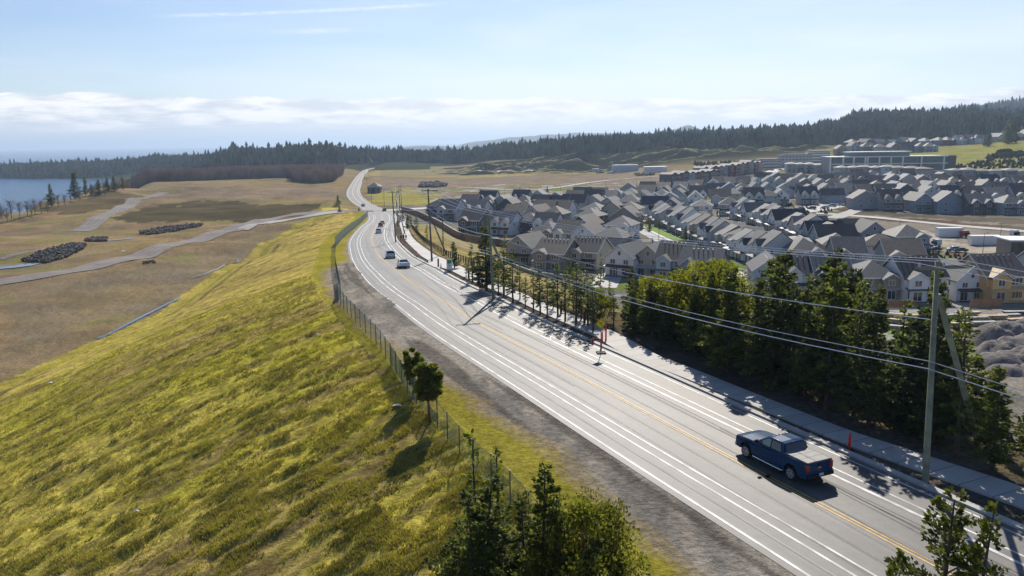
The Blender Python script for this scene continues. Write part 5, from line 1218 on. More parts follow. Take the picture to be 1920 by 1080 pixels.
def car_shell(outline, halfw, m, bev=.05, taper=None):
    """side outline (y,z) extruded across, rounded; taper(y,z)->width factor"""
    import bmesh
    bm = bmesh.new(); n = len(outline); rings = []
    xs = [-1, -.93, 0, .93, 1]
    for x in xs:
        rings.append([bm.verts.new((x * halfw * (taper(y, z) if taper else 1), y, z + (0.03 if abs(x) < .5 and z > .9 else 0) - (0.02 if abs(x) == 1 and z > .8 else 0))) for y, z in outline])
    for a in range(len(xs) - 1):
        for k in range(n): bm.faces.new((rings[a][k], rings[a][(k + 1) % n], rings[a + 1][(k + 1) % n], rings[a + 1][k]))
    bm.faces.new(rings[0][::-1]); bm.faces.new(rings[-1])
    bmesh.ops.recalc_face_normals(bm, faces=bm.faces)
    es = [e for e in bm.edges if len(e.link_faces) == 2 and (e.link_faces[0].calc_area() > 0) and e.calc_face_angle(0) > 1.0 and abs(e.verts[0].co.x) > halfw * .6]
    bmesh.ops.bevel(bm, geom=es, offset=bev, segments=3, affect='EDGES', profile=.6, clamp_overlap=True)
    me = bpy.data.meshes.new('body'); bm.to_mesh(me); bm.free(); me.materials.append(m)
    me.polygons.foreach_set('use_smooth', [p.area < .12 for p in me.polygons]); return me
def quadwin(pts, off=(0, 0, 0), m=None, name='window'):
    """thick glass pane from 4 corners"""
    mb = MB(); P = [Vector(p) for p in pts]; nrm = (P[1] - P[0]).cross(P[2] - P[0]).normalized()
    a = [p + nrm * .014 for p in P]; b = [p - nrm * .02 for p in P]; n = len(P)
    mb.add([tuple(p) for p in a + b], [tuple(range(n)), tuple(range(2 * n - 1, n - 1, -1))] + [(i, i + n, (i + 1) % n + n, (i + 1) % n) for i in range(n)])
    return mb.mesh(name, m or M_cg)
M_cg = mat('tinted_car_glass', (0.01, 0.012, 0.014), rough=.04, spec=1.0); M_cgl = mat('clear_car_glass', (0.13, 0.20, 0.17), rough=.05, spec=1.0)
def pickup():
    r = empty('pickup_truck'); hw = 1.0
    ol = [(2.93, .45), (2.97, .62), (2.95, .98), (2.88, 1.14), (2.35, 1.24), (1.30, 1.30), (1.18, 1.33), (-1.02, 1.33), (-1.06, 1.36), (-2.78, 1.36), (-2.84, 1.30), (-2.86, .78), (-2.92, .74), (-2.92, .5), (-2.3, .45)]
    ol += [(-2.24, .5)] + arch(-1.72, .5, .50)[::-1] + [(-1.2, .45), (1.42, .45)] + arch(1.95, .5, .50)[::-1] + [(2.48, .45)]
    def tp(y, z):
        f = 1.0
        if y > 2.3: f -= (y - 2.3) * .16
        if z > 1.1: f -= (z - 1.1) * .12
        if z < .5: f -= .02
        return f
    link('body', car_shell(ol, hw, M_blue, .045, tp), r)
    # dark well fill so that one cannot look through the arches
    m = MB(); m.box(-.74, .74, -2.7, 2.7, .38, .95); link('underbody', m.mesh('underbody', M_under), r)
    # cab
    cab = [(1.16, 1.30), (.34, 1.83), (.10, 1.88), (-.70, 1.89), (-.92, 1.84), (-1.14, 1.33)]
    def tc(y, z): return 1.0 - max(0, z - 1.3) * .36
    import bmesh
    c = car_shell(cab, .955, M_blue, .05, tc); c.name = 'cab'; link('cab', c, r)
    def side(y, z, s, e=.012): return (s * (.955 * tc(y, z) + e), y, z)
    for s in (-1, 1):
        f = [side(.92, 1.36, s), side(.26, 1.77, s), side(.02, 1.79, s), side(-.02, 1.36, s)]; b_ = [side(-.12, 1.36, s), side(-.08, 1.79, s), side(-.72, 1.78, s), side(-.92, 1.38, s)]
        link('window', quadwin(f if s > 0 else f[::-1], m=M_cgl), r); link('window', quadwin(b_ if s > 0 else b_[::-1]), r)
        for y in (1.16, -.06, -1.0):
            d = MB(); d.box(s * .985 if s < 0 else .975, s * .975 if s < 0 else .985, y - .008, y + .008, .6, 1.3)
            link('door_seam', d.mesh('door_seam', M_under), r)
        for y in (.12, -.86):
            d = MB(); d.box(s * 1.0 - .02, s * 1.0 + .02, y - .1, y + .1, 1.10, 1.135); link('door_handle', d.mesh('door_handle', M_blue), r)
        d = MB(); d.box(s * 1.12 - .12, s * 1.12 + .12, .86, .98, 1.34, 1.54); link('wing_mirror', d.mesh('wing_mirror', M_under, bevel=.03), r)
        d = MB(); d.tube([(s * 1.01, -1.15, .40), (s * 1.06, -1.05, .38), (s * 1.06, 1.2, .38), (s * 1.01, 1.3, .40)], .05, 8); link('running_board', d.mesh('running_board', M_chrome, smooth=True), r)
        d = MB(); d.box(s * .86 - .12, s * .86 + .12, -2.895, -2.72, .90, 1.28); link('tail_lamp', d.mesh('tail_lamp', M_lamp, bevel=.02), r)
        d = MB(); d.box(s * .76 - .14, s * .76 + .14, 2.80, 2.965, .88, 1.08); link('headlamp', d.mesh('headlamp', M_head, bevel=.02), r)
        wheel(r, s * .86, 1.95, .40, .27, s); wheel(r, s * .86, -1.72, .40, .27, s)
    ws = [(-.80, 1.06, 1.38), (.80, 1.06, 1.38), (.68, .42, 1.79), (-.68, .42, 1.79)]; link('windscreen', quadwin(ws), r)
    rw = [(.76, -1.125, 1.40), (-.76, -1.125, 1.40), (-.66, -.955, 1.79), (.66, -.955, 1.79)]; link('rear_window', quadwin(rw), r)
    d = MB(); d.box(-.13, .13, -.93, -.90, 1.845, 1.875); link('brake_lamp', d.mesh('brake_lamp', M_lamp), r)
    for k in range(5):
        d = MB(); d.box(-.5 + k * .25 - .03, -.5 + k * .25 + .03, .12, .24, 1.885, 1.925); link('roof_marker_lamp', d.mesh('roof_marker_lamp', M_head, bevel=.008), r)
    # folding cover with two creases
    d = MB()
    for k, (a, b) in enumerate(((-1.14, -1.66), (-1.68, -2.22), (-2.24, -2.80))): d.box(-.84, .84, b, a, 1.35, 1.415)
    cv = link('bed_cover', d.mesh('bed_cover', M_cover), r)
    for k, (x0, x1, y0, y1) in enumerate(((-.89, -.82, -2.83, -1.13), (.82, .89, -2.83, -1.13), (-.89, .89, -2.86, -2.80))):
        d = MB(); d.box(x0, x1, y0, y1, 1.352, 1.43); link('cover_rail', d.mesh('cover_rail', M_cover, bevel=.01), cv)
    d = MB(); d.box(-.95, .95, -3.02, -2.84, .52, .72); link('rear_bumper', d.mesh('rear_bumper', M_chrome if False else M_under, bevel=.03), r)
    d = MB(); d.box(-.16, .16, -3.035, -3.015, .62, .76); link('licence_plate', d.mesh('licence_plate', M_plate), r)
    d = MB(); d.prism([(-.13, 1.06), (-.04, 1.06), (-.04, 1.09), (.04, 1.09), (.04, 1.06), (.13, 1.06), (.13, 1.01), (.04, 1.01), (.04, .98), (-.04, .98), (-.04, 1.01), (-.13, 1.01)], -2.885, -2.862, 'y'); link('badge', d.mesh('badge', M_gold), r)
    d = MB(); d.box(-.02, .02, -2.88, -2.86, 1.2, 1.24); d.box(-.12, .12, -2.882, -2.862, 1.19, 1.25); link('tailgate_handle', d.mesh('tailgate_handle', M_under), r)
    d = MB(); d.box(-.8, .8, 2.93, 2.985, .72, .86); d.box(-.6, .6, 2.93, 2.99, .88, 1.06); link('grille', d.mesh('grille', M_under), r)
    d = MB(); d.box(-.9, .9, 2.90, 3.03, .45, .68); link('front_bumper', d.mesh('front_bumper', M_chrome, bevel=.03), r)
    d = MB(); d.tube([(.55, 1.0, 1.33), (.6, .9, 1.75)], .008, 4); link('aerial', d.mesh('aerial', M_under), r)
    return r
def small_car(kind, m):
    r = empty('car')
    if kind == 'suv': ol = [(2.2, .35), (2.28, .6), (2.2, .95), (1.25, 1.08), (-2.15, 1.12), (-2.25, 1.0), (-2.28, .45), (-2.1, .35)]; cab = [(1.25, 1.04), (.55, 1.60), (.2, 1.68), (-1.5, 1.66), (-1.85, 1.56), (-2.16, 1.08)]; A = (1.35, -1.35)
    else: ol = [(2.2, .32), (2.28, .55), (2.2, .78), (1.1, .95), (-1.6, 1.0), (-2.25, .92), (-2.3, .4), (-2.1, .32)]; cab = [(1.05, .92), (.35, 1.38), (.05, 1.45), (-.8, 1.44), (-1.7, .98)]; A = (1.4, -1.35)
    ol = ol[:-1] + [(A[1] - .42, .33)] + arch(A[1], .36, .37)[::-1] + [(A[1] + .42, .33), (A[0] - .42, .33)] + arch(A[0], .36, .37)[::-1] + [(A[0] + .42, .33)]
    tp = lambda y, z: 1 - max(0, abs(y) - 1.7) * .14 - max(0, z - .9) * .1
    link('body', car_shell(ol, .93, m, .05, tp), r)
    d = MB(); d.box(-.68, .68, -2.0, 2.0, .25, .8); link('underbody', d.mesh('underbody', M_under), r)
    b0 = cab[0][1]; tc = lambda y, z: 1 - max(0, z - b0) * .34
    c = car_shell(cab, .88, m, .05, tc); link('cabin', c, r)
    zt = cab[1][1] - .05; zb = b0 + .08
    S = lambda y, z, s: (s * (.88 * tc(y, z) + .012), y, z)
    for s in (-1, 1):
        q = [S(cab[0][0] - .28, zb, s), S(cab[1][0] - .1, zt, s), S(cab[-2][0] + .1, zt, s), S(cab[-1][0] + .42, zb, s)]; link('window', quadwin(q if s > 0 else q[::-1]), r)
        wheel(r, s * .80, A[0], .33, .22, s); wheel(r, s * .80, A[1], .33, .22, s)
        d = MB(); yy = -2.26; d.box(s * .70 - .14, s * .70 + .14, yy - .01, yy + .1, .78, .96 if kind == 'suv' else .88); link('tail_lamp', d.mesh('tail_lamp', M_lamp), r)
        d = MB(); d.box(s * .66 - .16, s * .66 + .16, 2.1, 2.27, .62, .76); link('headlamp', d.mesh('headlamp', M_head), r)
    (ya, za), (yb, zb2) = cab[-1], cab[-2]; L = lambda t, w: (w, ya + (yb - ya) * t - .015, za + (zb2 - za) * t + .015)
    link('rear_window', quadwin([L(.12, .72), L(.12, -.72), L(.88, -.62), L(.88, .62)]), r)
    (ya2, za2), (yb2, zb3) = cab[0], cab[1]; L2 = lambda t, w: (w, ya2 + (yb2 - ya2) * t + .015, za2 + (zb3 - za2) * t + .015)
    link('windscreen', quadwin([L2(.1, -.74), L2(.1, .74), L2(.92, .62), L2(.92, -.62)]), r)
    d = MB(); d.box(-.2, .2, -2.31, -2.28, .6, .72); link('licence_plate', d.mesh('licence_plate', M_plate), r)
    return r
def copy_tree(o, parent=None):
    c = o.copy(); col.objects.link(c)
    if parent: c.parent = parent
    for ch in list(o.children): copy_tree(ch, c)
    return c
def heading(s): return -math.atan2(np.interp(s, rs, rt[:, 0]), np.interp(s, rs, rt[:, 1]))
def s_at(px, py):
    p = G(px, py); S, D = road_sd([p.x], [p.y]); return float(S[0]), float(D[0])
tr = pickup(); s_, _ = road_sd([15.95], [44.2]); s_ = float(s_[0]); x, y = road_pt(s_, 1.75)
tr.location = (float(x), float(y), .012); tr.rotation_euler = (0, 0, heading(s_)); tag(tr, 'blue double-cab pickup truck with a grey folding bed cover driving away in the near lane', 'pickup truck')
def on_road(o, s, d, label, group=None, rev=False, cat='car'):
    x, y = road_pt(s, d); o.location = (float(x), float(y), float(road_z(s)) + .012); slope = (float(road_z(s + 3)) - float(road_z(s - 3))) / 6
    o.rotation_euler = (math.atan(slope) * (1 if not rev else -1), 0, heading(s) + (math.pi if rev else 0)); return tag(o, label, cat, group)
sv = small_car('suv', M_silver); wc = small_car('sedan', M_wcar)
s1, d1 = s_at(757, 503); on_road(wc, s1, 1.8, 'white sedan driving away, nearest car behind the bend')
s2, d2 = s_at(732, 485); on_road(sv, s2, 1.8, 'silver estate car directly ahead of the white sedan')
def ccopy(src, m):
    c = copy_tree(src)
    for ch in c.children:
        if ch.name.split('.')[0] in ('body', 'cabin'): ch.material_slots[0].link = 'OBJECT'; ch.material_slots[0].material = m
    return c
s3, _ = s_at(711, 438); on_road(ccopy(sv, M_wcar), s3, 1.8, 'white sport utility vehicle at the top of the bend')
s4, _ = s_at(713, 426); on_road(ccopy(sv, M_red), s4, 1.8, 'dark red car just ahead of the white sport utility vehicle')
s5, _ = s_at(718, 421); on_road(ccopy(wc, M_blk), s5, 1.9, 'black car third in the queue towards the junction')
s6, _ = s_at(720, 396); on_road(ccopy(sv, M_blk), s6, 4.2, 'dark car waiting at the junction')
s7, _ = s_at(679, 387); on_road(ccopy(wc, M_gry), s7, -1.8, 'small dark grey car coming round the far curve', rev=True)
def park(src, m, px, py, deg, label, group=None, cat='car', sc=1.0):
    o = ccopy(src, m); p = G(px, py); o.location = (p.x, p.y, p.z + .2); o.rotation_euler = (0, 0, R(deg)); o.scale = (sc,) * 3; return tag(o, label, cat, group)
park(sv, M_wcar, 1314, 483, 30, 'white van-like car on the street beside the green lawns', sc=1.15)
park(sv, M_blk, 1177, 519, 30, 'black car on the dirt driveway below the white gable')
park(sv, M_wcar, 1730, 470, 70, 'white car beside the grey-blue house at the yard', 'cars parked by the gravel yard')
for i, (px, py, m) in enumerate([(1752, 471, M_blk), (1788, 472, M_silver), (1800, 473, M_blk), (1740, 468, M_gry), (1720, 474, M_wcar)]):
    park(sv if i % 2 else wc, m, px, py, 80, ['black car second from the grey-blue house', 'silver car farther right by the yard', 'black car rightmost in the yard line', 'grey car behind the pole top', 'white sedan closest to the grey-blue house'][i], 'cars parked by the gravel yard')
for i in range(12):
    px = 1432 + (i % 6) * 15; py = 321 - (i // 6) * 6 + (i % 6) * -.5
    park(wc, [M_wcar, M_silver, M_blk, M_gry][i % 4], px, py, 80, '%s car in the %s line of the pale car park, %s from left' % (['white', 'silver', 'black', 'grey'][i % 4], 'nearer' if i < 6 else 'farther', ORD[i % 6]), 'cars in the car park')
for i, (px, py, m) in enumerate([(1547, 391, M_wcar), (1560, 388, M_silver), (1574, 386, M_wcar), (1588, 387, M_blk), (1452, 399, M_blk), (1478, 397, M_gry), (1500, 393, M_silver), (1522, 393, M_blk)]):
    park(sv if i % 2 else wc, m, px, py, 60, '%s car on the wide pale street, %s of eight from its right end' % (['white', 'silver', 'white', 'black', 'black', 'grey', 'silver', 'black'][i], ORD[[3, 2, 1, 0, 7, 6, 5, 4][i]]), 'cars on the wide pale street')
for i, (px, py, m) in enumerate([(1122, 325, M_red), (1128, 325, M_blk), (1142, 326, M_wcar), (1152, 325, M_silver)]):
    park(sv, m, px, py, 90, '%s vehicle beside the site office in the brown field' % ['red', 'black', 'white', 'silver'][i], sc=1.4)

# ---- containers, cabins, lorries on the yards
def container(px, py, w, h, d, deg, m, label, cat='container', name='storage_container'):
    p = G(px, py); r = empty(name, p, R(deg)); tag(r, label, cat); r['label'] = label
    b = MB(); b.box(-w / 2, w / 2, -d / 2, d / 2, .15, h)
    for k in range(int(w / .6)): x = -w / 2 + .4 + k * .6; b.box(x, x + .25, -d / 2 - .05, -d / 2 + .01, .3, h - .25)
    link('body', b.mesh('body', m), r); b = MB(); b.box(-w / 2 - .06, w / 2 + .06, -d / 2 - .08, d / 2 + .06, h, h + .14); link('roof', b.mesh('roof', m), r)
    b = MB(); b.box(w / 2 + .0, w / 2 + .05, -d / 2 + .2, d / 2 - .2, .3, h - .2); link('door', b.mesh('door', M_vent), r); return r
M_cont = mat('container_white', (0.66, 0.68, 0.70), rough=.5); M_contb = mat('container_blue_grey', (0.40, 0.48, 0.56), rough=.5)
container(1779, 444, 9.0, 3.4, 3, -4, M_cont, 'white storage container left of the red lorry')
container(1845, 459, 10.0, 3.2, 3, -4, M_cont, 'long white storage container at the right of the yard')
container(1228, 323, 24, 6, 8, 0, M_cont, 'white shed standing alone in the brown field')
container(1172, 322, 30, 8, 8, 0, M_contb, 'blue-grey site office cabins in the brown field', 'cabin', 'site_cabin')
container(1117, 292 + 30, 8, 4, 5, 0, M_contb, 'small dark cabin left of the site vehicles', 'cabin', 'site_cabin')
def lorry(px, py, deg, m, label):
    p = G(px, py); r = empty('lorry', p, R(deg)); tag(r, label, 'lorry')
    b = MB(); b.prism([(0, .7), (2.0, .7), (2.2, 1.5), (1.7, 2.7), (0, 2.7)], -1.1, 1.1, 'x'); link('cab', b.mesh('cab', m, bevel=.08), r)
    b = MB(); b.box(-1.0, 1.0, 1.82, 2.12, 1.6, 2.4); link('windscreen', b.mesh('windscreen', M_cg), r)
    b = MB(); b.box(-1.15, 1.15, -6, -.2, .9, 1.15); b.box(-1.15, 1.15, -.4, -.2, 1.1, 2.0); link('flatbed', b.mesh('flatbed', M_under), r)
    for s in (-1, 1):
        for y in (1.1, -3.8, -5.0): wheel(r, s * .95, y, .5, .3, s)
    return r
lorry(1812, 446, 20, mat('red_lorry_paint', (0.35, 0.06, 0.04), rough=.5), 'red flatbed lorry between the two white containers')
lorry(1752, 463, -75, M_contb, 'blue-grey lorry parked behind the grey-blue house')
lorry(1905, 445, 10, M_cont, 'white lorry at the far right of the yard')
# dark frame building under construction at the right edge
p = G(1915, 480); r = empty('site_building', p, R(-8)); tag(r, 'black-framed half-built flat house at the right edge beyond the yard', 'building')
b = MB(); b.box(-5, 12, -4, 6, 0, 5.2); link('wall', b.mesh('wall', WALL['taupe']), r); b = MB(); b.box(-6, 12.5, -5, 6.5, 5.2, 5.6); link('roof', b.mesh('roof', WALL['white']), r)
for k in range(5): b = MB(); b.box(-5 + k * 2.2, -4.6 + k * 2.2, -4.1, -4.0, .4, 4.8); link('frame', b.mesh('frame', M_dark), r)
b = MB(); b.box(-4.6, 4.2, -4.06, -4.01, .6, 4.6); link('glazing', b.mesh('glazing', M_glass), r)

# ================================================================== earthworks, timber, rock heaps
def heap(name, px, py, w, d, h, m, label, group, seed, deg=0, cat='heap'):
    p = G(px, py); n = 22; V = []; Fq = []
    for i in range(n):
        for j in range(n):
            u = (i / (n - 1) * 2 - 1); v = (j / (n - 1) * 2 - 1); q = max(0, 1 - math.sqrt(u * u + v * v)); nz = float(fbm(np.array([u * 3 + seed]), np.array([v * 3 + seed]), seed)[0])
            x = u * w / 2; y = v * d / 2; c, s = math.cos(R(deg)), math.sin(R(deg)); X_ = x * c - y * s; Y_ = x * s + y * c
            V.append((X_, Y_, h * sstep(q * 1.3) * (.6 + .8 * nz) - .4 + float(ground(p.x + X_, p.y + Y_)) - p.z))
    Fq = [(i * n + j, (i + 1) * n + j, (i + 1) * n + j + 1, i * n + j + 1) for i in range(n - 1) for j in range(n - 1)]
    o = link(name, mesh_np(name, V, Fq, m, True)); o.location = p; return tag(o, label, cat, group)
M_grav = mat('grey_gravel', (0.20, 0.18, 0.165), rough=.95, spec=.1, var=.25, vscale=.8, bump=.9, bscale=3, bdist=.25)
M_soil = mat('brown_soil', (0.22, 0.13, 0.07), rough=.95, spec=.1, var=.3, vscale=.8, bump=.8, bscale=2, bdist=.3)
gp_ = [(1862, 642, 13, 3.2), (1895, 634, 13, 3.4), (1925, 628, 12, 3.2), (1872, 662, 11, 2.4), (1905, 655, 12, 2.6), (1935, 650, 12, 2.6), (1868, 684, 12, 2.4), (1900, 678, 11, 2.2), (1930, 674, 11, 2.4), (1950, 700, 11, 2.2), (1888, 698, 9, 1.6), (1960, 640, 13, 3)]
for i, (px, py, w, h) in enumerate(gp_):
    heap('gravel_heap', px, py, w, w * .85, h, M_grav, 'grey gravel heap right of the near pole, %s from left in the %s rank' % (ORD[[0, 1, 2, 0, 1, 2, 0, 1, 2, 2, 0, 3][i]], ['rear', 'rear', 'rear', 'second', 'second', 'second', 'third', 'third', 'third', 'front', 'front', 'rear'][i]), 'gravel heaps', 40 + i)
heap('soil_heap', 1793, 397, 22, 9, 5, M_soil, 'orange-brown soil heap between the fourth and fifth yard-facing houses', 'soil heaps', 60, 20)
heap('soil_heap', 1850, 400, 26, 9, 6, M_soil, 'orange-brown soil heap before the last yard-facing house', 'soil heaps', 61, 20)
M_rock = mat('dark_boulders', (0.105, 0.095, 0.085), rough=.9, spec=.2, var=.5, vscale=1.2)
def rockpile(pix, n, smin, smax, label, seed, zmul=1.0):
    rg = np.random.default_rng(seed); P = np.array([G(*q)[:2] for q in pix]); lo, hi = P.min(0), P.max(0); c = P.mean(0); q = rg.uniform(lo, hi, (n * 6, 2)); q = q[PIP(P, q[:, 0], q[:, 1])][:n]; V = []; Fq = []
    import itertools
    ico = np.array([(0, 0, 1), (.89, 0, .45), (.28, .85, .45), (-.72, .53, .45), (-.72, -.53, .45), (.28, -.85, .45), (.72, .53, -.45), (-.28, .85, -.45), (-.89, 0, -.45), (-.28, -.85, -.45), (.72, -.53, -.45), (0, 0, -1)])
    fc = [(0, 1, 2), (0, 2, 3), (0, 3, 4), (0, 4, 5), (0, 5, 1), (1, 6, 2), (2, 7, 3), (3, 8, 4), (4, 9, 5), (5, 10, 1), (6, 7, 2), (7, 8, 3), (8, 9, 4), (9, 10, 5), (10, 6, 1), (11, 7, 6), (11, 8, 7), (11, 9, 8), (11, 10, 9), (11, 6, 10)]
    ext = np.linalg.norm(hi - lo) / 2
    for k, (x, y) in enumerate(q):
        s = rg.uniform(smin, smax); z = float(ground(x, y)) + s * .4 + rg.random() * .45 * zmul; b = len(V)
        for v in ico * rg.uniform(.6, 1.25, (12, 1)) * s: V.append((x + v[0], y + v[1], z + v[2] * .75))
        Fq += [tuple(i + b for i in f) for f in fc]
    return tag(link('rock_pile', mesh_np('rock_pile', V, Fq, M_rock)), label, 'rock pile', kind='stuff')
rockpile([(42, 490), (90, 470), (130, 459), (162, 458), (160, 465), (130, 482), (90, 494), (50, 492)], 1300, .2, .7, 'large dark boulder heap by the pond in the left field', 1, 1.5)
rockpile([(158, 450), (180, 446), (202, 446), (200, 453), (165, 454)], 380, .2, .6, 'small dark boulder heap left of the long one', 2)
rockpile([(262, 435), (290, 430), (350, 422), (380, 420), (378, 425), (350, 430), (290, 440), (265, 441)], 900, .25, .7, 'long dark boulder row in the left field', 3)
rockpile([(786, 352), (790, 345), (822, 343), (838, 347), (835, 350), (815, 352)], 420, .9, 2.0, 'dark stone bank in the brown field beyond the houses', 4, 2)
rockpile([(266, 493), (290, 490), (292, 494), (270, 497)], 60, .15, .4, 'low stones beside the side road in the left field', 5)
rockpile([(1190, 327), (1225, 326), (1228, 329), (1192, 330)], 120, .8, 1.8, 'dark spoil beside the white shed in the brown field', 6, 1.2)
# timber packs on the yard
M_lum = mat('sawn_timber', (0.55, 0.42, 0.28), rough=.8, var=.25, vscale=1.5); M_lumg = mat('grey_timber', (0.45, 0.43, 0.40), rough=.85, var=.25, vscale=1.5)
for i, (px, py, w, deg) in enumerate([(1668, 604, 5, -35), (1684, 618, 5, -30), (1700, 596, 5, -20), (1735, 603, 5, 10), (1760, 606, 4, 8), (1785, 596, 6, 5), (1812, 592, 6, 8), (1832, 601, 5, 3), (1860, 598, 6, -3), (1888, 596, 5, 4), (1905, 604, 4, 10), (1842, 610, 5, 2), (1800, 612, 4, 0), (1905, 590, 6, 0), (1650, 592, 5, -30)]):
    p = G(px, py); r = empty('timber_stack', p, R(deg)); tag(r, '%s timber pack on the yard, %s from left before the plywood house' % (['pale', 'grey'][i % 2], ORD[sorted([1668, 1684, 1700, 1735, 1760, 1785, 1812, 1832, 1860, 1888, 1905, 1842, 1800, 1905.5, 1650]).index(px if i != 13 else 1905.5)]), 'timber stack', 'timber packs on the yard')
    for q in range(3):
        b = MB(); o = (i * 7 + q * 3) % 5 * .12
        for k in range(6): b.box(-w / 2 + o, w / 2 - .3 + o, -.6 + k * .2, -.42 + k * .2, .1 + q * .26, .1 + q * .26 + .2)
        b.box(-w / 2 + o, w / 2 - .3 + o, -.6, .6, .1 + q * .26 + .02, .1 + q * .26 + .16); link('plank_layer', b.mesh('plank_layer', [M_lum, M_lumg][(i + q) % 2]), r)

# ================================================================== fences, walls
def post_obj(parent, m, x, y, z, h, rr=.04, n=6, name='post'):
    key = (m.name, round(h, 2), rr); 
    if key not in POSTS: b = MB(); b.tube([(0, 0, -.4), (0, 0, h)], rr, n); POSTS[key] = b.mesh('post', m)
    return link(name, POSTS[key], parent, loc=(x, y, z))
POSTS = {}
M_steel = mat('galvanised_steel', (0.10, 0.11, 0.11), rough=.5, metal=.5)
def mesh_mat(name, c, alpha, scale=9.0):
    m = bpy.data.materials.new(name); m.use_nodes = True; t = m.node_tree; p = t.nodes['Principled BSDF']; p.inputs['Base Color'].default_value = tuple(c) + (1,); p.inputs['Roughness'].default_value = .7
    tr_ = N(t, 'ShaderNodeBsdfTransparent'); pos = N(t, 'ShaderNodeNewGeometry').outputs['Position']
    nz = N(t, 'ShaderNodeTexNoise', ins={'Vector': pos, 'Scale': .5, 'Detail': 4.0}).outputs['Fac']
    f = MR(t, nz, .3, .7, alpha * .75, min(1, alpha * 1.25)); mx = N(t, 'ShaderNodeMixShader', ins={0: f, 1: tr_.outputs[0], 2: p.outputs[0]}); t.links.new(mx.outputs[0], t.nodes['Material Output'].inputs[0]); return m
M_link = mesh_mat('chain_link', (0.16, 0.24, 0.18), .40); M_screen = mesh_mat('teal_windbreak', (0.035, 0.13, 0.14), .62); M_screend = mesh_mat('dark_windbreak', (0.03, 0.085, 0.085), .85)
def fence(pix, h, sp, label, cloth, name='chain_link_fence', postm=M_steel, extra=None):
    P = catmull([G(*p)[:2] for p in pix], .5); L = np.concatenate([[0], np.cumsum(np.linalg.norm(np.diff(P, axis=0), axis=1))]); r = empty(name, (P[0][0], P[0][1], float(ground(*P[0])))); tag(r, label, 'fence')
    q = np.arange(0, L[-1], sp); o = np.array(r.location)
    pts = [(float(np.interp(s, L, P[:, 0])), float(np.interp(s, L, P[:, 1]))) for s in q]
    for (x, y) in pts: post_obj(r, postm, x - o[0], y - o[1], float(ground(x, y)) - o[2], h + .1)
    for (m, s0, s1, hh) in cloth:
        ss = np.arange(s0 * L[-1], s1 * L[-1], sp / 2); A = [(float(np.interp(s, L, P[:, 0])) - o[0], float(np.interp(s, L, P[:, 1])) - o[1]) for s in ss]
        V = []
        for k, (x, y) in enumerate(A):
            z = float(ground(x + o[0], y + o[1])) - o[2]; sag = .12 * (k % 2)
            V += [(x, y, z + .03), (x, y, z + h * hh - sag * (hh < 1))]
        link('mesh_panel', mesh_np('mesh_panel', V, [(2 * k, 2 * k + 2, 2 * k + 3, 2 * k + 1) for k in range(len(A) - 1)], m), r)
    b = MB(); b.tube([(x - o[0], y - o[1], float(ground(x, y)) - o[2] + h) for x, y in pts], .02, 4); link('top_rail', b.mesh('top_rail', postm), r)
    return r
fence([(634, 566), (647, 582), (672, 610), (704, 644), (743, 701), (771, 748), (800, 774), (844, 831), (890, 883), (950, 940), (1010, 1010), (1060, 1085)], 1.9, 2.6, 'chain-link fence with torn teal mesh running down beside the meadow to the foreground', [(M_link, 0, 1, 1.0), (M_screen, .46, .62, .97), (M_screen, .655, .70, .5)])
fence([(690, 405), (677, 418), (660, 432), (643, 447), (629, 464)], 2.6, 3.5, 'teal-screened fence along the top of the meadow by the upper bend', [(M_screend, 0, 1, 1.0)], 'screened_fence')
fence([(629, 464), (628, 480), (630, 505), (635, 530), (639, 552), (634, 566)], 1.7, 3.0, 'bare dark fence between the screened stretch and the chain-link stretch', [(M_link, 0, 1, 1.0), (M_screend, .82, 1.0, .95)], 'post_fence')
# dark timber posts right of the pavement
M_post = mat('dark_timber', (0.055, 0.045, 0.04), rough=.85)
def rail_fence(s0, s1, off, sp, h, label, wood=M_post):
    ss = np.arange(s0, s1, sp); x0, y0 = road_pt(s0, off); r = empty('post_and_rail_fence', (float(x0), float(y0), float(ground(x0, y0)))); tag(r, label, 'fence'); o = np.array(r.location); pts = []
    for s in ss:
        x, y = road_pt(s, off); x, y = float(x), float(y); z = float(ground(x, y)); pts.append((x - o[0], y - o[1], z - o[2] + h * .85)); post_obj(r, wood, x - o[0], y - o[1], z - o[2], h, .11, 4)
    b = MB(); b.tube(pts, .05, 4); link('rail', b.mesh('rail', wood), r); b = MB(); b.tube([(p_[0], p_[1], p_[2] - .5) for p_ in pts], .05, 4); link('rail', b.mesh('rail', wood), r); return r
sA, _ = s_at(852, 520); sB, _ = s_at(742, 418)
rail_fence(sA, sB, 13.4, 2.6, 1.25, 'dark post-and-rail fence on the bank beside the far pavement')
for i, (px, py) in enumerate([(822, 502), (879, 525), (898, 532), (1010, 572), (1052, 590), (1096, 608)]):
    p = G(px, py); b = MB(); b.tube([(0, 0, -.3), (0, 0, 1.5), (0, 0, 1.55)], [.14, .14, .1], 8); o = link('gate_post', b.mesh('gate_post', M_post)); o.location = p; tag(o, 'short black post beside the pavement, %s from the far end' % ORD[i], 'post', 'black posts by the pavement')
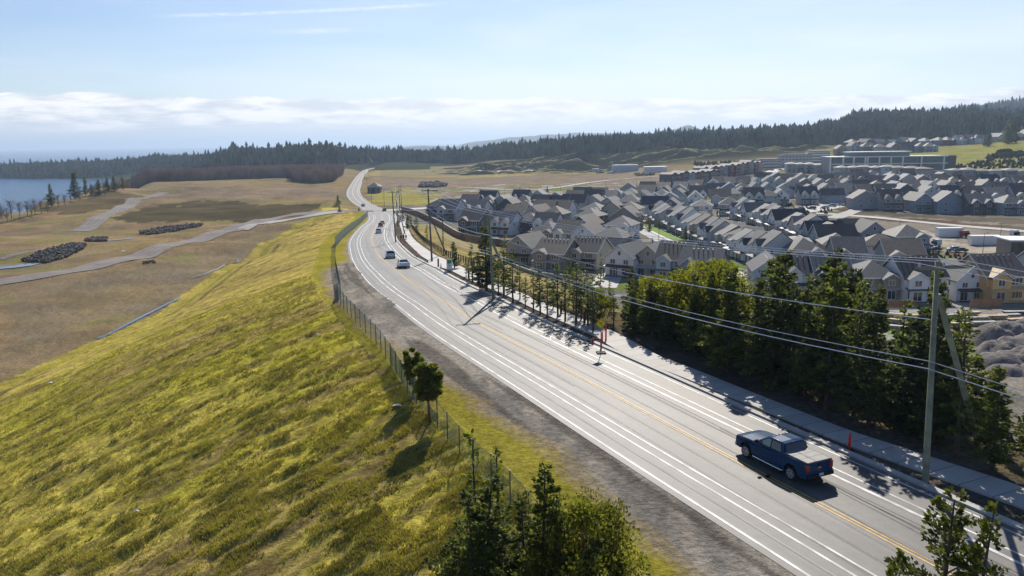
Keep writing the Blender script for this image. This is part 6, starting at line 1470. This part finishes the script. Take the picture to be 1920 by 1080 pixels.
# brown retaining wall along the first houses
def wall_line(pix, h, t, m, label, name='retaining_wall', courses=4):
    P = catmull([G(*p)[:2] for p in pix], 2.0); r = empty(name, (P[0][0], P[0][1], float(ground(*P[0])))); tag(r, label, 'wall'); o = np.array(r.location); tg = np.gradient(P, axis=0); tg /= np.linalg.norm(tg, axis=1)[:, None]; nn = np.stack([tg[:, 1], -tg[:, 0]], 1)
    V = []
    for k in range(len(P)):
        z = float(ground(*P[k])) - o[2]
        for s, zz in ((-1, -.6), (-1, h), (1, h), (1, -.6)): V.append((P[k][0] + nn[k][0] * t / 2 * s - o[0], P[k][1] + nn[k][1] * t / 2 * s - o[1], z + zz))
    Fq = [(i * 4 + j, i * 4 + j + 1, i * 4 + j + 5, i * 4 + j + 4) for i in range(len(P) - 1) for j in range(3)]; link('blockwork', mesh_np('blockwork', V, Fq, m), r)
    V2 = [(v[0], v[1], v[2] + (.18 if i % 4 in (1, 2) else -(.6 + 0) + h + .6 + .0)) for i, v in enumerate(V)]
    link('coping', mesh_np('coping', [(v[0], v[1], (v[2] + .15) if i % 4 in (1, 2) else (V[i - 1 if i % 4 == 3 else i + 1][2] + .004)) for i, v in enumerate(V)], Fq, M_concd), r); return r
M_brick = mat('brown_retaining_block', (0.21, 0.12, 0.09), rough=.9, var=.3, vscale=1.0)
wall_line([(754, 396), (775, 402), (800, 413), (822, 424), (840, 436), (862, 449), (890, 456), (925, 460), (955, 463)], 2.4, .5, M_brick, 'curving brown retaining wall below the leftmost houses')
wall_line([(960, 500), (990, 512), (1030, 520), (1080, 524)], 1.0, .5, M_concd, 'low pale retaining wall below the grey and brown houses')
def board_fence(pix, h, label, m):
    P = catmull([G(*p)[:2] for p in pix], .5); r = empty('board_fence', (P[0][0], P[0][1], float(ground(*P[0])))); tag(r, label, 'fence'); o = np.array(r.location); b = MB(); q = MB(); L = np.concatenate([[0], np.cumsum(np.linalg.norm(np.diff(P, axis=0), axis=1))])
    for s in np.arange(0, L[-1], .22):
        x = float(np.interp(s, L, P[:, 0])); y = float(np.interp(s, L, P[:, 1])); z = float(ground(x, y)) - o[2]; b.box(x - o[0] - .085, x - o[0] + .085, y - o[1] - .02, y - o[1] + .02, z, z + h)
    link('boards', b.mesh('boards', m), r)
    for s in np.arange(0, L[-1], 2.4):
        x = float(np.interp(s, L, P[:, 0])); y = float(np.interp(s, L, P[:, 1])); z = float(ground(x, y)) - o[2]; post_obj(r, m, x - o[0], y - o[1] - .05, z, h + .12, .07, 4)
    return r
board_fence([(1818, 577), (1850, 576), (1880, 574)], 1.8, 'new orange cedar board fence before the unfinished plywood house', mat('new_cedar', (0.42, 0.22, 0.11), rough=.8, var=.25, vscale=3))
board_fence([(1648, 578), (1680, 577), (1718, 576)], 1.6, 'reddish board fence seen through the trees before the black-and-white house', M_wood)
board_fence([(1216, 420), (1200, 416), (1190, 410)], 1.6, 'short brown board fence at the head of the front terrace', M_wood)
board_fence([(1330, 372), (1390, 378), (1440, 372)], 1.6, 'brown board fence among the middle houses', M_wood)

# ================================================================== utility poles and lines
M_pole = mat('treated_pole_wood', (0.24, 0.25, 0.17), rough=.85, var=.25, vscale=1.5); M_poled = mat('weathered_pole_wood', (0.13, 0.12, 0.10), rough=.9, var=.2, vscale=1.5)
M_wire = mat('bare_conductor', (0.75, 0.75, 0.74), rough=.3, metal=.8); M_ins = mat('insulator', (0.45, 0.45, 0.44), rough=.3)
def xarm(parent, z, L, dir_, m, ins=3):
    b = MB(); c, s = math.cos(dir_), math.sin(dir_); a = Vector((c, s, 0)); q = Vector((-s, c, 0)); ls = [-1, 1]
    for sd in (.17, -.17): b.tube([a * (-L / 2) + q * sd + Vector((0, 0, z)), a * (L / 2) + q * sd + Vector((0, 0, z))], .07, 4)
    ar = link('crossarm', b.mesh('crossarm', m), parent)
    out = []
    for k in range(ins):
        u = -.46 + .92 * k / (ins - 1); p = a * (L * u) + Vector((0, 0, z + .05)); b = MB(); b.tube([p, p + Vector((0, 0, .12)), p + Vector((0, 0, .26))], [.05, .08, .03], 7); link('insulator', b.mesh('insulator', M_ins), ar); out.append(p + Vector((0, 0, .28)))
    return out
def upole(x, y, h, label, m=M_pole, armdir=0.0, arm=3.0, lean=(0, 0), group='utility poles along the road', arms=1, z=None):
    z0 = float(ground(x, y)) if z is None else z; r = empty('utility_pole', (x, y, z0)); tag(r, label, 'utility pole', group); b = MB()
    b.tube([(0, 0, -1), (0, 0, 0), (lean[0], lean[1], h)], [.19, .185, .125], 12); link('shaft', b.mesh('shaft', m, smooth=True), r); o = Vector((lean[0], lean[1], 0))
    pts = [p + r.location + o * (h - .35) / h for p in xarm(r, h - .35, arm, armdir, m)]
    b = MB(); zz = h * .71; b.tube([(0, 0, zz), (-.28, .1, zz)], [.03, .03], 6); b.tube([(-.28, .1, zz - .12), (-.28, .1, zz + .12)], [.05, .05], 6); link('bracket', b.mesh('bracket', M_ins), r)
    c = lambda f, dx=-.2: r.location + Vector((dx, 0, h * f)) + o * f
    return r, pts, c
def sag(a, b, n=14, k=.012):
    a, b = Vector(a), Vector(b); L = (b - a).length; return [a.lerp(b, i / n) - Vector((0, 0, 4 * k * L * (i / n) * (1 - i / n))) for i in range(n + 1)]
def brace(x, y, top, label, m=M_pole):
    p = Vector((x, y, float(ground(x, y)) - .5)); b = MB(); b.tube([(0, 0, 0), tuple(Vector(top) - p)], [.19, .14], 10); o = link('brace_pole', b.mesh('brace_pole', m, smooth=True)); o.location = p; return tag(o, label, 'brace pole', 'leaning brace poles')
dirA = math.atan2(.2, 1)
pA, aA, cA = upole(22.92, 41.7, 12.45, 'big near utility pole rising right of the pickup, with a wide double crossarm', armdir=R(9), arm=3.1, lean=(-.35, 0), z=.0)
brace(28.6, 45.9, pA.location + Vector((-.1, .1, 10.6)), 'leaning brace pole right of the big near pole')
xB, yB = G(925, 563)[:2]; pB, aB, cB = upole(xB, yB, 10.8, 'utility pole beyond the yellow sign casting a long shadow across the lanes', armdir=R(14), arm=2.6, lean=(-.35, 0))
q = G(968, 548); brace(q.x, q.y, pB.location + Vector((-.2, 0, 7.6)), 'leaning brace pole right of the second utility pole')
xC, yC = G(810, 492)[:2]; pC, aC, cC = upole(xC, yC, 13.5, 'third utility pole, beside the wide bulge of the pavement', M_poled, armdir=R(14), lean=(-.3, 0))
q = G(838, 475); brace(q.x, q.y, pC.location + Vector((-.2, 0, 9)), 'leaning brace pole right of the third utility pole', M_poled)
q = G(831, 460); b = MB(); b.tube([(0, 0, -.5), (0, 0, 7)], [.16, .13], 8); o = link('stub_pole', b.mesh('stub_pole', M_poled)); o.location = q; tag(o, 'short bare pole on the straw-coloured bank', 'pole')
xD, yD = G(742, 455)[:2]; pD, aD, cD = upole(xD, yD, 13.5, 'fourth utility pole, rising beside the group of walkers', M_poled, armdir=R(5), lean=(-.4, 0))
prev = [cD]; arms_ = [aA, aB, aC, aD]; cents = [cA, cB, cC, cD]
for i, (px, py, h) in enumerate([(746, 425, 13), (751, 410, 13), (749, 400, 14), (753, 396, 14)]):
    q = G(px, py); r_, a_, c_ = upole(q.x, q.y, h, 'utility pole in the tight cluster by the junction, %s from the front' % ORD[i], M_poled, armdir=0, lean=(-.2 + .1 * i, 0)); arms_.append(a_); cents.append(c_)
q = G(740, 440); brace(G(760, 440).x, G(760, 440).y, cents[4](.9), 'leaning brace pole at the fence near the junction', M_poled)
# next pole of the line, behind the camera's right side, carries the near ends
p0, a0, c0 = upole(49.5, -15.0, 12.5, 'utility pole outside the view that carries the near wires', armdir=R(24), arm=3.0, z=0)
def wire(name, pts, rad, label, m=M_wire): b = MB(); b.tube(pts, rad, 4, cap=False); return tag(link(name, b.mesh(name, m)), label, 'wire', 'overhead wires')
for k, nm in enumerate(('left', 'middle', 'right')):
    pts = []
    ch = [a[k] for a in arms_[:8]]
    for a, b_ in zip(ch[:-1], ch[1:]): pts += sag(a, b_)[:-1]
    wire('power_line', pts + [ch[-1]], .018, 'thin upper power line on the %s end of the crossarms' % nm if k != 1 else 'thin upper power line on the middle insulators')
    wire('power_line', sag(aA[k], a0[k]), .018, 'upper line running off behind the near pole, %s strand' % nm)
for f, rad, lab in ((.745, .026, 'single thick cable below the crossarms'), (.56, .022, 'upper of the two low telephone cables'), (.525, .030, 'lower of the two low telephone cables')):
    pts = []; ch = [c(f) for c in cents[:8]]
    for a, b_ in zip(ch[:-1], ch[1:]): pts += sag(a, b_, k=.016)[:-1]
    if f > .7: wire('cable', pts + [ch[-1]], rad, lab)
    else: wire('cable', sag(c0(f), ch[0])[:-1] + pts + [ch[-1]], rad, lab)
# poles and lamps farther along the road and the far street
for i, (px, py, ty, cat) in enumerate([(697, 383, 362, 'street lamp'), (721, 395, 357, 'street lamp'), (688, 352, 334, 'pole'), (684, 340, 318, 'pole'), (692, 330, 306, 'pole'), (691, 322, 303, 'pole'), (797, 333, 323, 'pole'), (946, 372, 355, 'pole')]):
    q = G(px, py); D = math.hypot(q.x, q.y); h = (py - ty) * D / F; b = MB(); b.tube([(0, 0, -.5), (0, 0, h)], [.12, .09], 6); nm = 'street_lamp' if cat == 'street lamp' else 'utility_pole'; r = empty(nm, q)
    tag(r, ['lamp post at the near side of the far curve', 'lamp post at the junction above the waiting car', 'thin pole on the far straight, nearest', 'thin pole on the far straight, second', 'thin pole on the far straight, third', 'thin pole on the far straight, fourth', 'lone pole in the yellow grass of the far field', 'dark pole before the brown field over the roofs'][i], cat)
    link('shaft', b.mesh('shaft', M_poled), r); b = MB(); (b.box(-.2, 1.4, -.08, .08, h - .1, h + .05) if cat == 'street lamp' else b.box(-1.4, 1.4, -.08, .08, h - .6, h - .4)); link('arm', b.mesh('arm', M_poled), r)
lm = MB(); lm.tube([(0, 0, -.3), (0, 0, 7.5)], [.09, .06], 6); LS = lm.mesh('shaft', M_poled); lm = MB(); lm.tube([(0, 0, 7.4), (.9, 0, 7.8)], .04, 5); lm.box(.7, 1.3, -.12, .12, 7.75, 7.88); LA = lm.mesh('lamp_head', M_poled)
for i in range(14):
    t = i / 13; px = 880 + t * 370; py = 384 - t * 34 - 1; q = G(px, py); r = empty('street_lamp', q, R(200)); tag(r, 'street lamp along the far pale street, %s from left' % ORD[i], 'street lamp', 'street lamps of the far street'); link('shaft', LS, r); link('lamp_head', LA, r)
for i, (px, py) in enumerate([(1842, 482), (1685, 448), (1874, 462), (1352, 556 - 70), (1086, 470), (1235, 452)]):
    q = G(px, py); r = empty('street_lamp', q, R(100 * i)); tag(r, ['lamp post before the long white container', 'lamp post at the pale yard slab', 'lamp post right of the long white container', 'lamp post by the near end of the lawns', 'lamp post before the first middle block', 'lamp post at the head of the lawns'][i], 'street lamp'); link('shaft', LS, r); link('lamp_head', LA, r)

# ================================================================== signs, cones, people
M_sy = mat('sign_yellow', (0.95, 0.68, 0.02), rough=.45); M_sk = mat('sign_black', (0.01, 0.01, 0.01), rough=.5); M_sw = mat('sign_white', (0.75, 0.78, 0.76), rough=.5); M_sg = mat('sign_green', (0.02, 0.30, 0.16), rough=.5)
M_or = mat('cone_orange', (0.75, 0.10, 0.03), rough=.5); M_orr = mat('marker_red_orange', (0.72, 0.05, 0.04), rough=.5)
q = G(1127, 664); q.z = .012; r = empty('road_sign', q, R(3)); tag(r, 'yellow diamond warning sign on a portable stand at the lane edge', 'road sign')
b = MB(); b.box(-.42, .42, -.42, .42, 0, .09); link('base', b.mesh('base', M_under, bevel=.02), r)
b = MB(); b.tube([(0, 0, .05), (-.05, 0, 2.9)], .03, 6); link('post', b.mesh('post', M_steel), r)
Zc = 2.72; hd = .50; b = MB(); b.prism([(-.05, Zc - hd), (hd - .05, Zc), (-.05, Zc + hd), (-hd - .05, Zc)], -.06, -.035, 'y'); pn = link('panel', b.mesh('panel', M_sy), r)
b = MB()
for pr in ([(-.05, Zc - hd + .05), (hd - .10, Zc), (hd - .14, Zc), (-.05, Zc - hd + .09)], [(hd - .10, Zc), (-.05, Zc + hd - .05), (-.05, Zc + hd - .09), (hd - .14, Zc)], [(-.05, Zc + hd - .05), (-hd, Zc), (-hd + .04, Zc), (-.05, Zc + hd - .09)], [(-hd, Zc), (-.05, Zc - hd + .05), (-.05, Zc - hd + .09), (-hd + .04, Zc)]): b.prism(pr, -.068, -.060, 'y')
link('border', b.mesh('border', M_sk), pn)
b = MB(); b.prism([(-.02, Zc - .18), (.03, Zc - .18), (.03, Zc - .02), (-.10, Zc + .09), (-.13, Zc + .05), (-.02, Zc - .04)], -.068, -.060, 'y'); b.prism([(-.21, Zc + .17), (-.16, Zc - .01), (-.04, Zc + .12)], -.068, -.060, 'y'); b.prism([(.04, Zc + .01), (.13, Zc + .07), (.04, Zc + .12)], -.068, -.060, 'y'); link('symbol', b.mesh('symbol', M_sk), pn)
def cone_obj(px, py, label, kind='delineator', m=M_orr, h=1.1, lz=.13, off=None):
    q = G(px, py); r = empty('traffic_' + kind, q); tag(r, label, kind)
    if kind == 'cone':
        b = MB(); b.box(-.2, .2, -.2, .2, 0, .04); link('base', b.mesh('base', M_under), r); b = MB(); b.tube([(0, 0, .04), (0, 0, h)], [.16, .03], 12); c = link('body', b.mesh('body', m, smooth=True), r)
        b = MB(); b.tube([(0, 0, h * .45), (0, 0, h * .65)], [.118, .085], 12); link('band', b.mesh('band', M_sw), c)
    else:
        b = MB(); b.box(-.2, .2, -.2, .2, 0, .06); link('base', b.mesh('base', M_under), r); b = MB(); b.tube([(0, 0, .05), (0, 0, h * .9), (0, 0, h)], [.09, .08, .05], 10); link('body', b.mesh('body', m, smooth=True), r)
        b = MB(); b.tube([(0, 0, h * .62), (0, 0, h * .74)], [.094, .092], 10); link('band', b.mesh('band', M_orr), r)
cone_obj(1592, 844, 'single red-orange marker post on the kerb beyond the pickup')
cone_obj(1127, 656, 'red-orange marker post directly at the foot of the yellow sign')
cone_obj(1129, 641, 'red-orange marker post behind the yellow sign, left of the tall one', h=1.0)
cone_obj(1136, 639, 'tallest red-orange marker post behind the yellow sign', h=1.5)
cone_obj(1112, 645, 'short red marker left of the yellow sign', h=.6)
cone_obj(782, 482, 'orange cone at the tip of the planting strip before the pavement bulge', 'cone', M_or, 1.3)
cone_obj(781, 484, 'lower orange cone at the tip of the planting strip', 'cone', M_or, .8)
cone_obj(827, 506, 'orange cone left of the white and green sign', 'cone', M_or, 1.1)
cone_obj(752, 456, 'orange cone before the leftmost walker', 'cone', M_or, 1.2)
cone_obj(755, 460, 'orange cone on the pavement nearest below the walkers', 'cone', M_or, 1.3)
cone_obj(760, 455, 'orange cone before the rightmost walker', 'cone', M_or, 1.1)
q = G(843, 511); r = empty('path_sign', q, R(6)); tag(r, 'white sign with a green symbol standing on the pavement', 'sign')
b = MB(); b.tube([(0, 0, -.2), (0, 0, 2.0)], .03, 6); link('post', b.mesh('post', M_steel), r); b = MB(); b.box(-.45, .45, -.05, -.02, .55, 2.1); pn = link('panel', b.mesh('panel', M_sw, bevel=.01), r)
b = MB(); b.box(-.32, .32, -.06, -.052, 1.42, 2.0); b.box(-.12, .12, -.06, -.052, 1.02, 1.22); link('symbol', b.mesh('symbol', M_sg), pn)
b = MB(); b.tube([(0, 0, 0), (0, 0, .012)], .14, 12); 
hole = G(1115, 640); b = MB(); b.box(-.7, .7, -.4, -.32, .02, .18); b.box(-.7, .7, .32, .4, .02, .18); b.box(-.7, -.62, -.32, .32, .02, .18); b.box(.62, .7, -.32, .32, .02, .18); o = link('timber_form', b.mesh('timber_form', M_soil)); o.location = hole; o.rotation_euler = (0, 0, R(-20)); tag(o, 'brown timber frame lying in the planting strip behind the yellow sign', 'timber frame')
b = MB(); b.tube([(0, 0, .02), (.04, 0, .09), (0, .02, .12)], [.16, .18, .08], 8); o = link('road_debris', b.mesh('road_debris', M_under, smooth=True)); s8, _ = s_at(1443, 897); x, y = road_pt(s8, -.05); o.location = (float(x), float(y), .01); tag(o, 'small black rubber lump on the yellow centre line beside the pickup', 'debris')
M_skin = mat('skin', (0.45, 0.28, 0.2), rough=.6)
def person(px, py, rz, cloth, trousers, label, h=1.75, stride=.25):
    q = G(px, py); k = h / 1.75
    vs = [(0, 0, .95), (0, 0, 1.2), (0, .0, 1.42), (0, .01, 1.53), (0, .02, 1.64), (0, .02, 1.73), (.1, 0, .9), (.1, stride * .6, .5), (.1, stride * .7, .08), (.1, stride * .7 + .14, .04), (-.1, 0, .9), (-.1, -stride * .4, .5), (-.1, -stride * 1.1, .1), (-.1, -stride * 1.1 + .13, .05),
          (.19, 0, 1.40), (.25, -.06, 1.13), (.25, .08, .90), (.25, .12, .82), (-.19, 0, 1.40), (-.25, .04, 1.13), (-.25, .16, .92), (-.25, .2, .85)]
    rad = [.14, .13, .15, .055, .095, .07, .085, .06, .045, .035, .085, .06, .045, .035, .06, .045, .035, .03, .06, .045, .035, .03]
    es = [(0, 1), (1, 2), (2, 3), (3, 4), (4, 5), (0, 6), (6, 7), (7, 8), (8, 9), (0, 10), (10, 11), (11, 12), (12, 13), (2, 14), (14, 15), (15, 16), (16, 17), (2, 18), (18, 19), (19, 20), (20, 21)]
    me = bpy.data.meshes.new('person'); me.from_pydata([tuple(c * k for c in v) for v in vs], es, [])
    t0 = bpy.data.objects.new('tmp', me); col.objects.link(t0); sk = t0.modifiers.new('s', 'SKIN'); sub = t0.modifiers.new('u', 'SUBSURF'); sub.levels = 1; sub.render_levels = 1
    for i, rr in enumerate(rad): me.skin_vertices[0].data[i].radius = (rr * k, rr * k)
    me.skin_vertices[0].data[0].use_root = True
    dg = bpy.context.evaluated_depsgraph_get(); m2 = bpy.data.meshes.new_from_object(t0.evaluated_get(dg)); bpy.data.objects.remove(t0)
    m2.materials.clear()
    for m in (M_skin, cloth, trousers): m2.materials.append(m)
    for p_ in m2.polygons:
        z = p_.center.z / k; x = abs(p_.center.x) / k; p_.material_index = 0 if (z > 1.5 or (x > .2 and z < .9)) else (1 if z > .93 else 2); p_.use_smooth = True
    o = link('person', m2); o.location = q; o.rotation_euler = (0, 0, rz); tag(o, label, 'person')
    b = MB(); b.tube([(0, .0, 1.60 * k), (0, -.01, 1.68 * k), (0, .0, 1.77 * k)], [.09 * k, .108 * k, .05 * k], 10); link('hair', b.mesh('hair', M_post, smooth=True), o); return o
ck = mat('dark_clothes', (0.02, 0.022, 0.03), rough=.9); cb = mat('navy_clothes', (0.03, 0.04, 0.08), rough=.9); cg = mat('grey_clothes', (0.10, 0.10, 0.11), rough=.9)
person(752, 452, 2.9, ck, ck, 'person in black clothes walking on the far pavement, leftmost of three')
person(757, 451, 3.0, cb, ck, 'person in a navy jacket walking on the far pavement, middle of three', 1.82)
person(761.5, 451, 3.2, ck, cg, 'person in a black jacket and grey trousers on the far pavement, rightmost of three', 1.7)
# white litter and a tarp scrap on the meadow, roadside stones
M_lit = mat('white_litter', (0.75, 0.77, 0.78), rough=.6)
for i, (px, py, s) in enumerate([(744, 763, .38), (256, 962, .22), (94, 719, .35), (595, 629, .2), (70, 812, .15), (672, 595, .18), (230, 471, .9)]):
    q = G(px, py); b = MB(); b.add([(-s, -.3 * s, .12), (-.2 * s, -.5 * s, .2), (s, -.1 * s, .10), (.6 * s, .5 * s, .16), (-.5 * s, .5 * s, .1), (0, 0, .26)], [(0, 1, 5), (1, 2, 5), (2, 3, 5), (3, 4, 5), (4, 0, 5)]); o = link('litter', b.mesh('litter', M_lit)); o.location = q
    tag(o, ['crumpled white plastic sheet on the grass left of the fence trees', 'white scrap low on the meadow', 'white scrap near the left edge at the foot of the slope', 'white scrap high on the meadow', 'tiny white scrap at the left edge', 'white scrap at the fence foot', 'white bags beside the side road in the left field'][i], 'litter')
# ships out at sea
def ship(px, py, L, h, label, m):
    d = ray(px, py); t_ = (SEA - H) / d.z; t_ = min(t_, 15000 / math.hypot(d.x, d.y)); r = empty('ship', (d.x * t_, d.y * t_, SEA), R(15)); tag(r, label, 'ship')
    b = MB(); b.prism([(-L / 2, 0), (L / 2 - L * .06, 0), (L / 2, h * .35), (-L / 2, h * .3)], -L * .07, L * .07, 'y'); link('hull', b.mesh('hull', m), r); b = MB(); b.box(-L * .35, -L * .15, -L * .05, L * .05, h * .3, h); b.box(-L * .05, 0, -1, 1, h * .3, h * .8); link('superstructure', b.mesh('superstructure', M_contb), r)
ship(127, 284, 95, 30, 'small grey ship on the horizon at left', M_contb)
ship(40, 284, 120, 16, 'pale low vessel on the horizon at far left', M_cont)

# ================================================================== haze
hm = bpy.data.materials.new('haze_air'); hm.use_nodes = True; t = hm.node_tree
for n_ in list(t.nodes):
    if n_.type == 'BSDF_PRINCIPLED': t.nodes.remove(n_)
pv = N(t, 'ShaderNodeVolumePrincipled', ins={'Color': (0.60, 0.77, 1.0, 1.0), 'Density': 0.00010, 'Anisotropy': 0.3}); t.links.new(pv.outputs[0], t.nodes['Material Output'].inputs['Volume'])
b = MB(); b.box(-31000, 31000, -31000, 31000, -72, 190); hz = link('haze', b.mesh('haze', hm)); tag(hz, kind='stuff')
